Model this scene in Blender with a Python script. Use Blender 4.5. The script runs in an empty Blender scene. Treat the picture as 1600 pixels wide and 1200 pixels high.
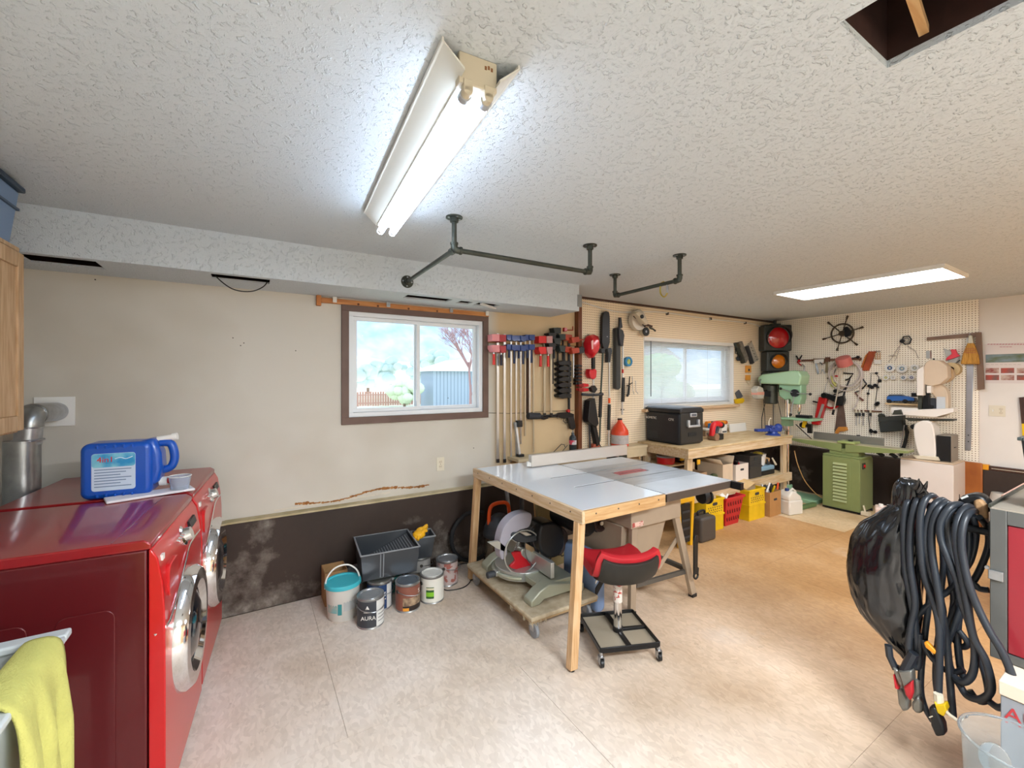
import bpy, bmesh, math, random
from mathutils import Matrix, Vector, Euler
random.seed(7)
SC=bpy.context.scene; COL=SC.collection
R=math.radians; PI=math.pi
# ---------- camera ----------
CH=1.587; YAW=R(31.4); FPX=671.0; HY=592.0
cd=bpy.data.cameras.new('camera'); cam=bpy.data.objects.new('camera',cd); COL.objects.link(cam)
cam.location=(0,0,CH); cam.rotation_euler=(R(90),0,-YAW)
cd.sensor_width=36; cd.sensor_fit='HORIZONTAL'; cd.lens=FPX/1600*36; cd.shift_y=-(600-HY)/1600
cd.clip_start=.02; cd.clip_end=3000; SC.camera=cam
# ---------- world, sun, exposure ----------
def sr(h):
    h=h.lstrip('#'); o=[]
    for i in (0,2,4):
        v=int(h[i:i+2],16)/255; o.append(v/12.92 if v<=.04045 else ((v+.055)/1.055)**2.4)
    return (*o,1)
W=bpy.data.worlds.new('sky'); SC.world=W; W.use_nodes=True
nt=W.node_tree; bg=nt.nodes['Background']
tc=nt.nodes.new('ShaderNodeTexCoord'); sx=nt.nodes.new('ShaderNodeSeparateXYZ'); rp=nt.nodes.new('ShaderNodeValToRGB')
nt.links.new(tc.outputs['Generated'],sx.inputs[0]); nt.links.new(sx.outputs['Z'],rp.inputs[0]); nt.links.new(rp.outputs[0],bg.inputs[0])
rp.color_ramp.elements[0].color=sr('#f4f7fb'); rp.color_ramp.elements[1].color=sr('#a9cdf2')
bg.inputs[1].default_value=1.9
sd=bpy.data.lights.new('sun','SUN'); sd.energy=1.3; sd.angle=R(3); sd.color=(1,.96,.9)
so=bpy.data.objects.new('sun',sd); COL.objects.link(so); so.rotation_euler=Euler((R(-48),R(-20),0)); so.location=(0,0,30)
VS=SC.view_settings; VS.view_transform='Standard'; VS.look='None'; VS.gamma=1; VS.exposure=.55; VS.use_curve_mapping=False
TUBE_E=19; PANEL_E=10.5; REAR_W=85
# ---------- materials ----------
MATS={}
def M(name,col,rough=.5,metal=0,var=0,vs=20,bump=0,bs=80,col2=None,coat=0,trans=0,emit=0,alpha=1,stretch=None,ior=1.45,lo=.35,hi=.65,det=6):
    if name in MATS: return MATS[name]
    m=bpy.data.materials.new(name); m.use_nodes=True; n=m.node_tree.nodes; l=m.node_tree.links
    b=n['Principled BSDF']; c=sr(col)
    b.inputs['Base Color'].default_value=c; b.inputs['Roughness'].default_value=rough; b.inputs['Metallic'].default_value=metal
    b.inputs['IOR'].default_value=ior
    if coat: b.inputs['Coat Weight'].default_value=coat; b.inputs['Coat Roughness'].default_value=.08
    if trans: b.inputs['Transmission Weight'].default_value=trans
    if alpha<1: b.inputs['Alpha'].default_value=alpha
    if emit: b.inputs['Emission Color'].default_value=c; b.inputs['Emission Strength'].default_value=emit
    t=n.new('ShaderNodeTexCoord'); mp=n.new('ShaderNodeMapping'); l.new(t.outputs['Object'],mp.inputs[0])
    if stretch: mp.inputs['Scale'].default_value=stretch
    if col2 or var:
        nz=n.new('ShaderNodeTexNoise'); nz.inputs['Scale'].default_value=vs; nz.inputs['Detail'].default_value=det; l.new(mp.outputs[0],nz.inputs['Vector'])
        r=n.new('ShaderNodeValToRGB'); r.color_ramp.elements[0].position=lo; r.color_ramp.elements[1].position=hi
        r.color_ramp.elements[0].color=c
        c2=sr(col2) if col2 else tuple(min(1,x*(1-var)) for x in c[:3])+(1,)
        r.color_ramp.elements[1].color=c2; l.new(nz.outputs[0],r.inputs[0]); l.new(r.outputs[0],b.inputs['Base Color'])
        if metal==0 and rough>.2:
            mr=n.new('ShaderNodeMapRange'); mr.inputs[3].default_value=max(0,rough-.08); mr.inputs[4].default_value=min(1,rough+.08)
            l.new(nz.outputs[0],mr.inputs[0]); l.new(mr.outputs[0],b.inputs['Roughness'])
    if bump:
        nb=n.new('ShaderNodeTexNoise'); nb.inputs['Scale'].default_value=bs; nb.inputs['Detail'].default_value=4; l.new(mp.outputs[0],nb.inputs['Vector'])
        bp=n.new('ShaderNodeBump'); bp.inputs['Strength'].default_value=bump; bp.inputs['Distance'].default_value=.005
        l.new(nb.outputs[0],bp.inputs['Height']); l.new(bp.outputs[0],b.inputs['Normal'])
    MATS[name]=m; return m
# ---------- mesh builder ----------
class MB:
    def __init__(s): s.v=[]; s.f=[]
    def add(s,vs,fs,T=None):
        k=len(s.v); s.v+=[tuple(T@Vector(v)) if T else tuple(v) for v in vs]; s.f+=[tuple(k+i for i in f) for f in fs]; return s
    def box(s,x0,x1,y0,y1,z0,z1,T=None):
        return s.add([(x0,y0,z0),(x1,y0,z0),(x1,y1,z0),(x0,y1,z0),(x0,y0,z1),(x1,y0,z1),(x1,y1,z1),(x0,y1,z1)],
            [(0,3,2,1),(4,5,6,7),(0,1,5,4),(1,2,6,5),(2,3,7,6),(3,0,4,7)],T)
    def bx(s,c,sz,rot=(0,0,0)):
        T=Matrix.Translation(c)@Euler(rot).to_matrix().to_4x4(); a,b,d=[q/2 for q in sz]
        return s.box(-a,a,-b,b,-d,d,T)
    def taper(s,c,sz,top,rot=(0,0,0)):
        T=Matrix.Translation(c)@Euler(rot).to_matrix().to_4x4(); a,b,d=[q/2 for q in sz]; e,f=top[0]/2,top[1]/2
        return s.add([(-a,-b,-d),(a,-b,-d),(a,b,-d),(-a,b,-d),(-e,-f,d),(e,-f,d),(e,f,d),(-e,f,d)],
            [(0,3,2,1),(4,5,6,7),(0,1,5,4),(1,2,6,5),(2,3,7,6),(3,0,4,7)],T)
    def beam(s,p0,p1,w,t,up=(0,0,1)):
        p0=Vector(p0);p1=Vector(p1);d=(p1-p0);L=d.length;d.normalize();u=Vector(up)
        if abs(d.dot(u))>.98:u=Vector((1,0,0))
        a=d.cross(u).normalized();b=a.cross(d).normalized()
        vs=[]
        for q in(p0,p1):
            for i,j in((-1,-1),(1,-1),(1,1),(-1,1)): vs.append(q+a*i*w/2+b*j*t/2)
        return s.add(vs,[(0,3,2,1),(4,5,6,7),(0,1,5,4),(1,2,6,5),(2,3,7,6),(3,0,4,7)])
    def cyl(s,p0,p1,r,r2=None,n=16):
        p0=Vector(p0);p1=Vector(p1);r2=r if r2 is None else r2;d=(p1-p0).normalized()
        a=d.orthogonal().normalized();b=d.cross(a);vs=[]
        for q,rr in((p0,r),(p1,r2)):
            for i in range(n):
                t=2*PI*i/n; vs.append(q+a*rr*math.cos(t)+b*rr*math.sin(t))
        fs=[(i,(i+1)%n,n+(i+1)%n,n+i) for i in range(n)]+[tuple(range(n))[::-1],tuple(range(n,2*n))]
        return s.add(vs,fs)
    def tube(s,pts,r,n=8,closed=False,caps=True):
        P=[Vector(p) for p in pts];m=len(P);vs=[];prev=None
        for i,p in enumerate(P):
            if closed: d=P[(i+1)%m]-P[i-1]
            else: d=P[min(i+1,m-1)]-P[max(i-1,0)]
            d.normalize()
            if prev is None: a=d.orthogonal().normalized()
            else:
                a=prev-d*prev.dot(d)
                a=a.normalized() if a.length>1e-6 else d.orthogonal().normalized()
            prev=a;b=d.cross(a);rr=r[i] if isinstance(r,(list,tuple)) else r
            for k in range(n):
                t=2*PI*k/n; vs.append(p+a*rr*math.cos(t)+b*rr*math.sin(t))
        fs=[]
        for i in range(m if closed else m-1):
            j=(i+1)%m
            for k in range(n): fs.append((i*n+k,i*n+(k+1)%n,j*n+(k+1)%n,j*n+k))
        if not closed and caps: fs+=[tuple(range(n))[::-1],tuple(range((m-1)*n,m*n))]
        return s.add(vs,fs)
    def lathe(s,prof,T=None,n=24,cap=True):
        vs=[];m=len(prof)
        for r,z in prof:
            for k in range(n):
                t=2*PI*k/n; vs.append((r*math.cos(t),r*math.sin(t),z))
        fs=[(i*n+k,i*n+(k+1)%n,(i+1)*n+(k+1)%n,(i+1)*n+k) for i in range(m-1) for k in range(n)]
        if cap: fs+=[tuple(range(n))[::-1],tuple(range((m-1)*n,m*n))]
        return s.add(vs,fs,T)
    def prism(s,pts,a,b,ax='y',T=None):
        n=len(pts)
        if ax=='y': f=lambda p,q:(p[0],q,p[1])
        elif ax=='x': f=lambda p,q:(q,p[0],p[1])
        else: f=lambda p,q:(p[0],p[1],q)
        vs=[f(p,a) for p in pts]+[f(p,b) for p in pts]
        return s.add(vs,[tuple(range(n)),tuple(range(n,2*n))[::-1]]+[(i,n+i,n+(i+1)%n,(i+1)%n) for i in range(n)],T)
    def ring(s,c,r,t,ax='y',n=32,k=8,sx=1,sz=1):
        pts=[]
        for i in range(n):
            u=2*PI*i/n;x,z=r*sx*math.cos(u),r*sz*math.sin(u)
            pts.append((c[0]+x,c[1],c[2]+z) if ax=='y' else (c[0],c[1]+x,c[2]+z) if ax=='x' else (c[0]+x,c[1]+z,c[2]))
        return s.tube(pts,t,k,closed=True)
    def ball(s,c,r,sc=(1,1,1),n=16,m=10):
        T=Matrix.Translation(c)@Matrix.Diagonal((*[r*q for q in sc],1))
        return s.lathe([(max(.001,math.sin(PI*i/m)),-math.cos(PI*i/m)) for i in range(m+1)],T,n)
    def build(s,name,mat,parent=None,bevel=0,seg=2,ang=40,loc=None,sub=0,solid=0):
        me=bpy.data.meshes.new(name); me.from_pydata(s.v,[],s.f)
        bm=bmesh.new(); bm.from_mesh(me); bmesh.ops.recalc_face_normals(bm,faces=bm.faces[:]); bm.to_mesh(me); bm.free()
        me.polygons.foreach_set('use_smooth',[True]*len(me.polygons)); me.set_sharp_from_angle(angle=R(ang))
        o=bpy.data.objects.new(name,me); COL.objects.link(o); me.materials.append(mat)
        if parent: o.parent=parent
        if loc: o.location=loc
        if solid:
            q=o.modifiers.new('s','SOLIDIFY'); q.thickness=solid; q.offset=0
        if bevel:
            q=o.modifiers.new('b','BEVEL'); q.width=bevel; q.segments=seg; q.limit_method='ANGLE'; q.angle_limit=R(35)
        if sub:
            q=o.modifiers.new('u','SUBSURF'); q.levels=sub; q.render_levels=sub
        return o
def tag(o,label=None,cat=None,group=None,kind=None):
    if label:o['label']=label
    if cat:o['category']=cat
    if group:o['group']=group
    if kind:o['kind']=kind
    return o
def T(name,label,cat,loc=(0,0,0),rz=0,group=None,rx=0,ry=0):
    o=bpy.data.objects.new(name,None); COL.objects.link(o); o.empty_display_size=.05
    o.location=loc; o.rotation_euler=(rx,ry,rz); return tag(o,label,cat,group)
def copy_tree(o,parent=None):
    c=o.copy(); COL.objects.link(c); c.parent=parent
    for ch in list(o.children): copy_tree(ch,c)
    return c
def text(name,s,size,mat,parent,loc,rot=(PI/2,0,0),ext=.0006,sx=1,align='CENTER'):
    cu=bpy.data.curves.new(name,'FONT'); cu.body=s; cu.size=size; cu.extrude=ext; cu.align_x=align; cu.align_y='CENTER'
    t=bpy.data.objects.new('t',cu); COL.objects.link(t)
    me=bpy.data.meshes.new_from_object(t.evaluated_get(bpy.context.evaluated_depsgraph_get())); me.name=name
    bpy.data.objects.remove(t); me.materials.clear(); me.materials.append(mat)
    o=bpy.data.objects.new(name,me); COL.objects.link(o); o.parent=parent; o.location=loc; o.rotation_euler=rot; o.scale=(sx,1,1); return o
# ---------- measuring: from the photograph's sight lines to real positions on a known plane ----------
ss,cc=math.sin(YAW),math.cos(YAW)
def ray(px,py):
    a=(px-800)/FPX; return (ss+a*cc,cc-a*ss,-(py-HY)/FPX)
def PZ(px,py,z=0):
    d=ray(px,py);t=(z-CH)/d[2];return (d[0]*t,d[1]*t,z)
def PY(px,py,y):
    d=ray(px,py);t=y/d[1];return (d[0]*t,y,CH+d[2]*t)
def PX(px,py,x):
    d=ray(px,py);t=x/d[0];return (x,d[1]*t,CH+d[2]*t)
BY=3.50; BP=3.478; EX=6.75; EP=6.728; H=2.45
class WT:  # a thing hung on a wall: local x to the right, y into the wall, z up
    def __init__(s,name,label,cat,wall,px,py,group=None,surf=None,mk=True):
        s.w=wall; s.s=surf if surf is not None else {'b':BY,'p':BP,'e':EP,'E':EX}[wall]
        s.back=wall in 'bp'
        s.o=PY(px,py,s.s) if s.back else PX(px,py,s.s)
        s.r=T(name,label,cat,s.o,0 if s.back else -PI/2,group)
    def p(s,px,py,o=0):
        q=PY(px,py,s.s-o) if s.back else PX(px,py,s.s-o)
        return (q[0]-s.o[0],-o,q[2]-s.o[2]) if s.back else (-(q[1]-s.o[1]),-o,q[2]-s.o[2])
    def poly(s,name,mat,pts,o0,o1,bevel=.002,parent=None):
        P=[s.p(x,y,o1) for x,y in pts]
        return MB().prism([(a[0],a[2]) for a in P],-o1,-o0).build(name,mat,parent or s.r,bevel=bevel)
    def rect(s,name,mat,x0,x1,y0,y1,o0,o1,bevel=.002,parent=None):
        a=s.p((x0+x1)/2,y0,o1);b=s.p((x0+x1)/2,y1,o1);c=s.p(x0,(y0+y1)/2,o1);d=s.p(x1,(y0+y1)/2,o1)
        return MB().box(c[0],d[0],-o1,-o0,b[2],a[2]).build(name,mat,parent or s.r,bevel=bevel)
    def tube(s,name,mat,pts,r,parent=None,closed=False,n=8):
        P=[s.p(*q) for q in pts]; return MB().tube(P,r,n,closed).build(name,mat,parent or s.r)
    def spoly(s,name,mat,pts,o0,o1,bevel=.006,parent=None):
        P=smooth([s.p(x,y,o1) for x,y in pts],4,True)
        return MB().prism([(a[0],a[2]) for a in P],-o1,-o0).build(name,mat,parent or s.r,bevel=bevel)
    def disc(s,name,mat,px,py,r,o0,o1,parent=None,hole=0,n=28):
        a=s.p(px,py,o1); m=MB()
        if hole: m.lathe([(hole,0),(r,0),(r,o1-o0),(hole,o1-o0),(hole,0)],Matrix.Translation((a[0],-o0,a[2]))@Matrix.Rotation(PI/2,4,'X'),n,cap=False)
        else: m.cyl((a[0],-o0,a[2]),(a[0],-o1,a[2]),r,n=n)
        return m.build(name,mat,parent or s.r,bevel=.0015)
def smooth(pts,k=6,closed=False):
    P=[Vector(p) for p in pts];n=len(P);o=[]
    for i in range(n if closed else n-1):
        g=lambda j:P[j%n] if closed else P[max(0,min(n-1,j))]
        a,b,c,d=g(i-1),g(i),g(i+1),g(i+2)
        for q in range(k):
            t=q/k; o.append(.5*((2*b)+(c-a)*t+(2*a-5*b+4*c-d)*t*t+(3*b-a-3*c+d)*t**3))
    if not closed:o.append(P[-1])
    return o
# shared materials
mWood=M('pine','#c9a577',.6,col2='#b58a58',vs=6,stretch=(1,12,12),bump=.15,bs=30)
mWoodV=M('pine_upright','#d3b088',.6,col2='#bd9464',vs=6,stretch=(12,12,1),bump=.15,bs=30)
mBlack=M('black_plastic','#17181a',.4,bump=.05); mBlackM=M('black_metal','#1b1c1e',.35,.3)
mDark=M('dark_grey_plastic','#33363a',.5); mSteel=M('steel','#b9bcc0',.28,.9,var=.2,vs=30); mAlu=M('aluminium','#cfd3d8',.35,.6,var=.15,vs=25)
mChrome=M('chrome','#e8e8ea',.08,1); mWhite=M('white_plastic','#e6e4de',.4); mRed=M('red_paint','#c01a1e',.35,coat=.3)
mRedP=M('red_plastic','#cf1f25',.4); mBlue=M('blue_paint','#1d3c7c',.35,coat=.3); mYel=M('yellow_plastic','#e8bf14',.45,var=.15,vs=8)
mOrange=M('orange_plastic','#e8551c',.4); mGreyP=M('grey_plastic','#8c9095',.5); mRub=M('rubber','#1e1e1f',.75)
mIron=M('dark_iron','#4d5048',.45,.6,var=.3,vs=20); mCream=M('cream_plastic','#d8cdb6',.45); mCard=M('cardboard','#b28a5c',.85,var=.15,vs=10)
mBrownD=M('dark_brown_wood','#4d3226',.5,col2='#3a241b',vs=8,stretch=(10,10,1)); mScrew=M('screw_head','#55504a',.5,.5)
# ================= THE SETTING =================
def panel(name,xs,ys,holes,z0,z1,axis,mat,parent=None,kind='structure',bevel=0):
    # slab with rectangular openings; axis 'z': in xy, 'y': in xz, 'x': in yz
    X=sorted({*xs,*[h[0] for h in holes],*[h[1] for h in holes]}); Y=sorted({*ys,*[h[2] for h in holes],*[h[3] for h in holes]})
    m=MB()
    bm=bmesh.new(); vc={}
    def V(i,j,k):
        if (i,j,k) not in vc:
            q=z1 if k else z0
            vc[(i,j,k)]=bm.verts.new({'z':(X[i],Y[j],q),'y':(X[i],q,Y[j]),'x':(q,X[i],Y[j])}[axis])
        return vc[(i,j,k)]
    def solid(i,j):
        if i<0 or j<0 or i>=len(X)-1 or j>=len(Y)-1:return False
        cx,cy=(X[i]+X[i+1])/2,(Y[j]+Y[j+1])/2
        return not any(h[0]<cx<h[1] and h[2]<cy<h[3] for h in holes)
    for i in range(len(X)-1):
        for j in range(len(Y)-1):
            if not solid(i,j):continue
            for k in(0,1): bm.faces.new([V(i,j,k),V(i+1,j,k),V(i+1,j+1,k),V(i,j+1,k)])
            if not solid(i-1,j): bm.faces.new([V(i,j,0),V(i,j+1,0),V(i,j+1,1),V(i,j,1)])
            if not solid(i+1,j): bm.faces.new([V(i+1,j,0),V(i+1,j+1,0),V(i+1,j+1,1),V(i+1,j,1)])
            if not solid(i,j-1): bm.faces.new([V(i,j,0),V(i+1,j,0),V(i+1,j,1),V(i,j,1)])
            if not solid(i,j+1): bm.faces.new([V(i,j+1,0),V(i+1,j+1,0),V(i+1,j+1,1),V(i,j+1,1)])
    bmesh.ops.recalc_face_normals(bm,faces=bm.faces[:])
    me=bpy.data.meshes.new(name); bm.to_mesh(me); bm.free(); me.materials.append(mat)
    o=bpy.data.objects.new(name,me); COL.objects.link(o)
    if parent:o.parent=parent
    elif kind:o['kind']=kind
    return o
# --- wall paint: beige, warmer bare panel right of the window, stained near the plinth
def wall_mat():
    m=M('wall_paint','#c3b9a6',.75,bump=.06,bs=25); n=m.node_tree.nodes; l=m.node_tree.links; b=n['Principled BSDF']
    t=n.new('ShaderNodeTexCoord'); s=n.new('ShaderNodeSeparateXYZ'); l.new(t.outputs['Object'],s.inputs[0])
    nz=n.new('ShaderNodeTexNoise'); nz.inputs['Scale'].default_value=1.3; nz.inputs['Detail'].default_value=3; l.new(t.outputs['Object'],nz.inputs[0])
    r1=n.new('ShaderNodeMapRange'); r1.inputs[1].default_value=1.9; r1.inputs[2].default_value=2.0; l.new(s.outputs['X'],r1.inputs[0])
    rw=n.new('ShaderNodeMapRange'); rw.inputs[1].default_value=6.76; rw.inputs[2].default_value=6.74; l.new(s.outputs['X'],rw.inputs[0])
    mu=n.new('ShaderNodeMath'); mu.operation='MULTIPLY'; l.new(r1.outputs[0],mu.inputs[0]); l.new(rw.outputs[0],mu.inputs[1])
    mx=n.new('ShaderNodeMix'); mx.data_type='RGBA'; mx.inputs['A'].default_value=sr('#d0cbc0'); mx.inputs['B'].default_value=sr('#d3bb95'); l.new(mu.outputs[0],mx.inputs['Factor'])
    mx2=n.new('ShaderNodeMix'); mx2.data_type='RGBA'; mx2.blend_type='MULTIPLY'; mx2.inputs['Factor'].default_value=.35
    l.new(mx.outputs['Result'],mx2.inputs['A']); rr=n.new('ShaderNodeValToRGB'); rr.color_ramp.elements[0].color=sr('#d0c6b4'); rr.color_ramp.elements[1].color=(1,1,1,1); rr.color_ramp.elements[0].position=.35; rr.color_ramp.elements[1].position=.6
    l.new(nz.outputs[0],rr.inputs[0]); l.new(rr.outputs[0],mx2.inputs['B']); l.new(mx2.outputs['Result'],b.inputs['Base Color']); return m
mWall=wall_mat()
mWallE=M('wall_paint_right','#e6e1da',.7,bump=.05,bs=25,var=.05,vs=3)
def ceil_mat():
    m=M('ceiling_texture','#c9d0d4',.85); n=m.node_tree.nodes; l=m.node_tree.links; b=n['Principled BSDF']
    t=n.new('ShaderNodeTexCoord'); w=n.new('ShaderNodeTexNoise'); w.inputs['Scale'].default_value=9; l.new(t.outputs['Object'],w.inputs[0])
    ad=n.new('ShaderNodeVectorMath'); ad.operation='MULTIPLY_ADD'; ad.inputs[1].default_value=(.06,.06,.06); l.new(w.outputs[1],ad.inputs[0]); l.new(t.outputs['Object'],ad.inputs[2])
    def nz(sc,lo,hi,det=3):
        q=n.new('ShaderNodeTexNoise'); q.inputs['Scale'].default_value=sc; q.inputs['Detail'].default_value=det; l.new(ad.outputs[0],q.inputs[0])
        r=n.new('ShaderNodeMapRange'); r.interpolation_type='SMOOTHSTEP'; r.inputs[1].default_value=lo; r.inputs[2].default_value=hi; l.new(q.outputs[0],r.inputs[0]); return r
    a=nz(55,.56,.66); c=nz(130,.5,.75)
    s=n.new('ShaderNodeMath'); s.operation='MULTIPLY_ADD'; s.inputs[1].default_value=.35; l.new(c.outputs[0],s.inputs[0]); l.new(a.outputs[0],s.inputs[2])
    bp=n.new('ShaderNodeBump'); bp.inputs['Strength'].default_value=.8; bp.inputs['Distance'].default_value=.004; l.new(s.outputs[0],bp.inputs['Height']); l.new(bp.outputs[0],b.inputs['Normal'])
    return m
mCeil=ceil_mat()
def floor_mat(name,ca,cb,cd):
    m=M(name,ca,.7); n=m.node_tree.nodes; l=m.node_tree.links; b=n['Principled BSDF']
    t=n.new('ShaderNodeTexCoord')
    def nz(sc,det,st=(1,1,1),rough=.6):
        mp=n.new('ShaderNodeMapping'); mp.inputs['Scale'].default_value=st; l.new(t.outputs['Object'],mp.inputs[0])
        q=n.new('ShaderNodeTexNoise'); q.inputs['Scale'].default_value=sc; q.inputs['Detail'].default_value=det; q.inputs['Roughness'].default_value=rough; l.new(mp.outputs[0],q.inputs[0]); return q
    def ramp(src,els):
        r=n.new('ShaderNodeValToRGB'); e=r.color_ramp.elements
        e[0].position,e[0].color=els[0]; e[1].position,e[1].color=els[-1]
        for p,c in els[1:-1]: k=e.new(p); k.color=c
        l.new(src.outputs[0],r.inputs[0]); return r
    def mix(A,B,f,mode='MIX'):
        x=n.new('ShaderNodeMix'); x.data_type='RGBA'; x.blend_type=mode
        l.new(A,x.inputs['A']); l.new(B,x.inputs['B'])
        if isinstance(f,float): x.inputs['Factor'].default_value=f
        else: l.new(f,x.inputs['Factor'])
        return x.outputs['Result']
    nb_=nz(1.1,6)
    base=ramp(nb_,[(.36,sr(ca)),(.5,sr(cb)),(.66,sr(cd))])
    if name=='floor_board':
        w2=ramp(nb_,[(.36,sr('#cfa677')),(.5,sr('#c49966')),(.66,sr('#b48753'))]); sp=n.new('ShaderNodeSeparateXYZ'); l.new(t.outputs['Object'],sp.inputs[0])
        mr=n.new('ShaderNodeMapRange'); mr.inputs[1].default_value=1.2; mr.inputs[2].default_value=3.6; l.new(sp.outputs['X'],mr.inputs[0])
        x_=n.new('ShaderNodeMix'); x_.data_type='RGBA'; l.new(base.outputs[0],x_.inputs['A']); l.new(w2.outputs[0],x_.inputs['B']); l.new(mr.outputs[0],x_.inputs['Factor'])
        class _o: outputs=[x_.outputs['Result']]
        base=_o
    v=n.new('ShaderNodeTexVoronoi'); v.inputs['Scale'].default_value=75; v.inputs['Randomness'].default_value=1
    mp=n.new('ShaderNodeMapping'); mp.inputs['Scale'].default_value=(1,.45,1); mp.inputs['Rotation'].default_value=(0,0,.5)
    w=nz(7,2); ad=n.new('ShaderNodeVectorMath'); ad.operation='MULTIPLY_ADD'; ad.inputs[1].default_value=(.08,.08,0); l.new(w.outputs[1],ad.inputs[0]); l.new(t.outputs['Object'],ad.inputs[2])
    l.new(ad.outputs[0],mp.inputs[0]); l.new(mp.outputs[0],v.inputs[0])
    hs=n.new('ShaderNodeSeparateColor'); l.new(v.outputs['Color'],hs.inputs[0])
    chips=n.new('ShaderNodeValToRGB'); chips.color_ramp.elements[0].color=sr('#b5aca2'); chips.color_ramp.elements[1].color=(1,1,1,1); l.new(hs.outputs[0],chips.inputs[0])
    c1=mix(base.outputs[0],chips.outputs[0],.28,'MULTIPLY')
    st=ramp(nz(9,8,(1,1,1),.75),[(.60,(0,0,0,1)),(.72,(1,1,1,1))])
    dk=n.new('ShaderNodeRGB'); dk.outputs[0].default_value=sr('#7a5f49'); sf=n.new('ShaderNodeMath'); sf.operation='MULTIPLY'; sf.inputs[1].default_value=.5; l.new(st.outputs[0],sf.inputs[0])
    c2=mix(c1,dk.outputs[0],sf.outputs[0]); 
    pl=ramp(nz(.9,5,(1,1,1),.7),[(.6,(0,0,0,1)),(.74,(1,1,1,1))]); gp=n.new('ShaderNodeRGB'); gp.outputs[0].default_value=sr('#cfc9c2')
    pf=n.new('ShaderNodeMath'); pf.operation='MULTIPLY'; pf.inputs[1].default_value=.45; l.new(pl.outputs[0],pf.inputs[0]); c3=mix(c2,gp.outputs[0],pf.outputs[0])
    l.new(c3,b.inputs['Base Color'])
    bp=n.new('ShaderNodeBump'); bp.inputs['Strength'].default_value=.12; bp.inputs['Distance'].default_value=.002; l.new(hs.outputs[0],bp.inputs['Height']); l.new(bp.outputs[0],b.inputs['Normal'])
    return m
mFl=floor_mat('floor_board','#eadfd4','#dfd1c2','#c9b7a3'); mFl2=floor_mat('floor_board_pale','#e8d4b2','#dcc29a','#cfb084'); mFl3=floor_mat('floor_board_warm','#ccaa85','#c3a079','#b28c66')
fl=MB().box(-1.2,6.8,-1.6,3.55,-.06,-.012).build('floor',M('subfloor','#7d6a58',.9)); tag(fl,kind='structure')
ys=[-1.6,-.44,.78,2.0,3.42]
for j in range(4):
    x=-1.17-(j%2)*.9
    while x<6.75:
        a,b=max(x,-1.17),min(x+2.44,6.75)
        if b-a>.05:
            mt=mFl
            if j==3 and a>3.6: mt=mFl2
            MB().box(a+.0008,b-.0008,ys[j]+.0008,ys[j+1]-.0008,-.0118,0).build('floor_panel',mt,fl)
        x+=2.44
# ceiling with the open cut-out at the right
ce=panel('ceiling',(-1.2,6.8),(-1.6,3.55),[(1.22,1.51,.16,.475)],H,H+.02,'z',mCeil)
mCav=M('dark_cavity_wood','#3a1f17',.8,var=.4,vs=12)
cv=MB(); 
for a in((1.20,1.22,.14,.495,H+.02,H+.22),(1.51,1.53,.14,.495,H+.02,H+.22),(1.2,1.53,.14,.16,H+.02,H+.22),(1.2,1.53,.475,.495,H+.02,H+.22),(1.2,1.53,.14,.495,H+.22,H+.24)): cv.box(*a)
cv.build('cavity',mCav,ce)
MB().beam((1.21,.36,H+.06),(1.52,.40,H+.05),.02,.02).build('lath',mWood,ce)
MB().box(-1.2,6.8,-1.6,3.6,H+.26,H+.3).build('roof_deck',mCav,ce)
# back wall with two windows
w1=(PY(540,560,BY)[0],PY(754,570,BY)[0],1.29,2.06)
X0,X1=PY(533,600,BY)[0],PY(762,580,BY)[0]; Z0,Z1=PY(533,664,BY)[2],PY(533,474,BY)[2]
V0,V1=PY(1003,580,BY)[0],PY(1144,580,BY)[0]; U0,U1=1.24,2.08
T1=.055
bw=panel('wall_back',(-1.2,6.9),(0,H+.02),[(X0+T1,X1-T1,Z0+T1,Z1-T1),(V0,V1,U0,U1)],BY,BY+.14,'y',mWall)
panel('wall_left',(-1.7,3.64),(0,H+.02),[],-1.31,-1.17,'x',mWall)
ew=panel('wall_right',(-1.7,3.64),(0,H+.02),[],EX,EX+.14,'x',mWallE)
panel('wall_front',(-1.3,6.9),(0,H+.02),[],-1.74,-1.6,'y',mWall)
# concrete plinths, dark paint with bare patches
def plinth_mat():
    m=M('plinth_paint','#4a3c33',.6,bump=.25,bs=18); n=m.node_tree.nodes; l=m.node_tree.links; b=n['Principled BSDF']
    t=n.new('ShaderNodeTexCoord'); a=n.new('ShaderNodeTexNoise'); a.inputs['Scale'].default_value=1.9; a.inputs['Detail'].default_value=9; a.inputs['Roughness'].default_value=.65; l.new(t.outputs['Object'],a.inputs[0])
    s=n.new('ShaderNodeSeparateXYZ'); l.new(t.outputs['Object'],s.inputs[0])
    g=n.new('ShaderNodeMapRange'); g.inputs[1].default_value=.55; g.inputs[2].default_value=0; g.inputs[3].default_value=0; g.inputs[4].default_value=.12; l.new(s.outputs['Z'],g.inputs[0])
    ad=n.new('ShaderNodeMath'); l.new(a.outputs[0],ad.inputs[0]); l.new(g.outputs[0],ad.inputs[1])
    r=n.new('ShaderNodeValToRGB'); e=r.color_ramp.elements; e[0].position=.3; e[0].color=sr('#2f241e'); e[1].position=.78; e[1].color=sr('#b3ada4')
    k=e.new(.6); k.color=sr('#3b2e27'); k=e.new(.68); k.color=sr('#6f665d')
    l.new(ad.outputs[0],r.inputs[0]); l.new(r.outputs[0],b.inputs['Base Color']); return m
mPl=plinth_mat()
bb=MB().box(-1.17,6.75,3.42,3.5,0,.615).build('baseboard_back',mPl,bevel=.006); tag(bb,kind='structure')
br=MB().box(6.67,6.75,-1.6,3.42,0,.62).build('baseboard_right',mPl,bevel=.006); tag(br,kind='structure')
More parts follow.
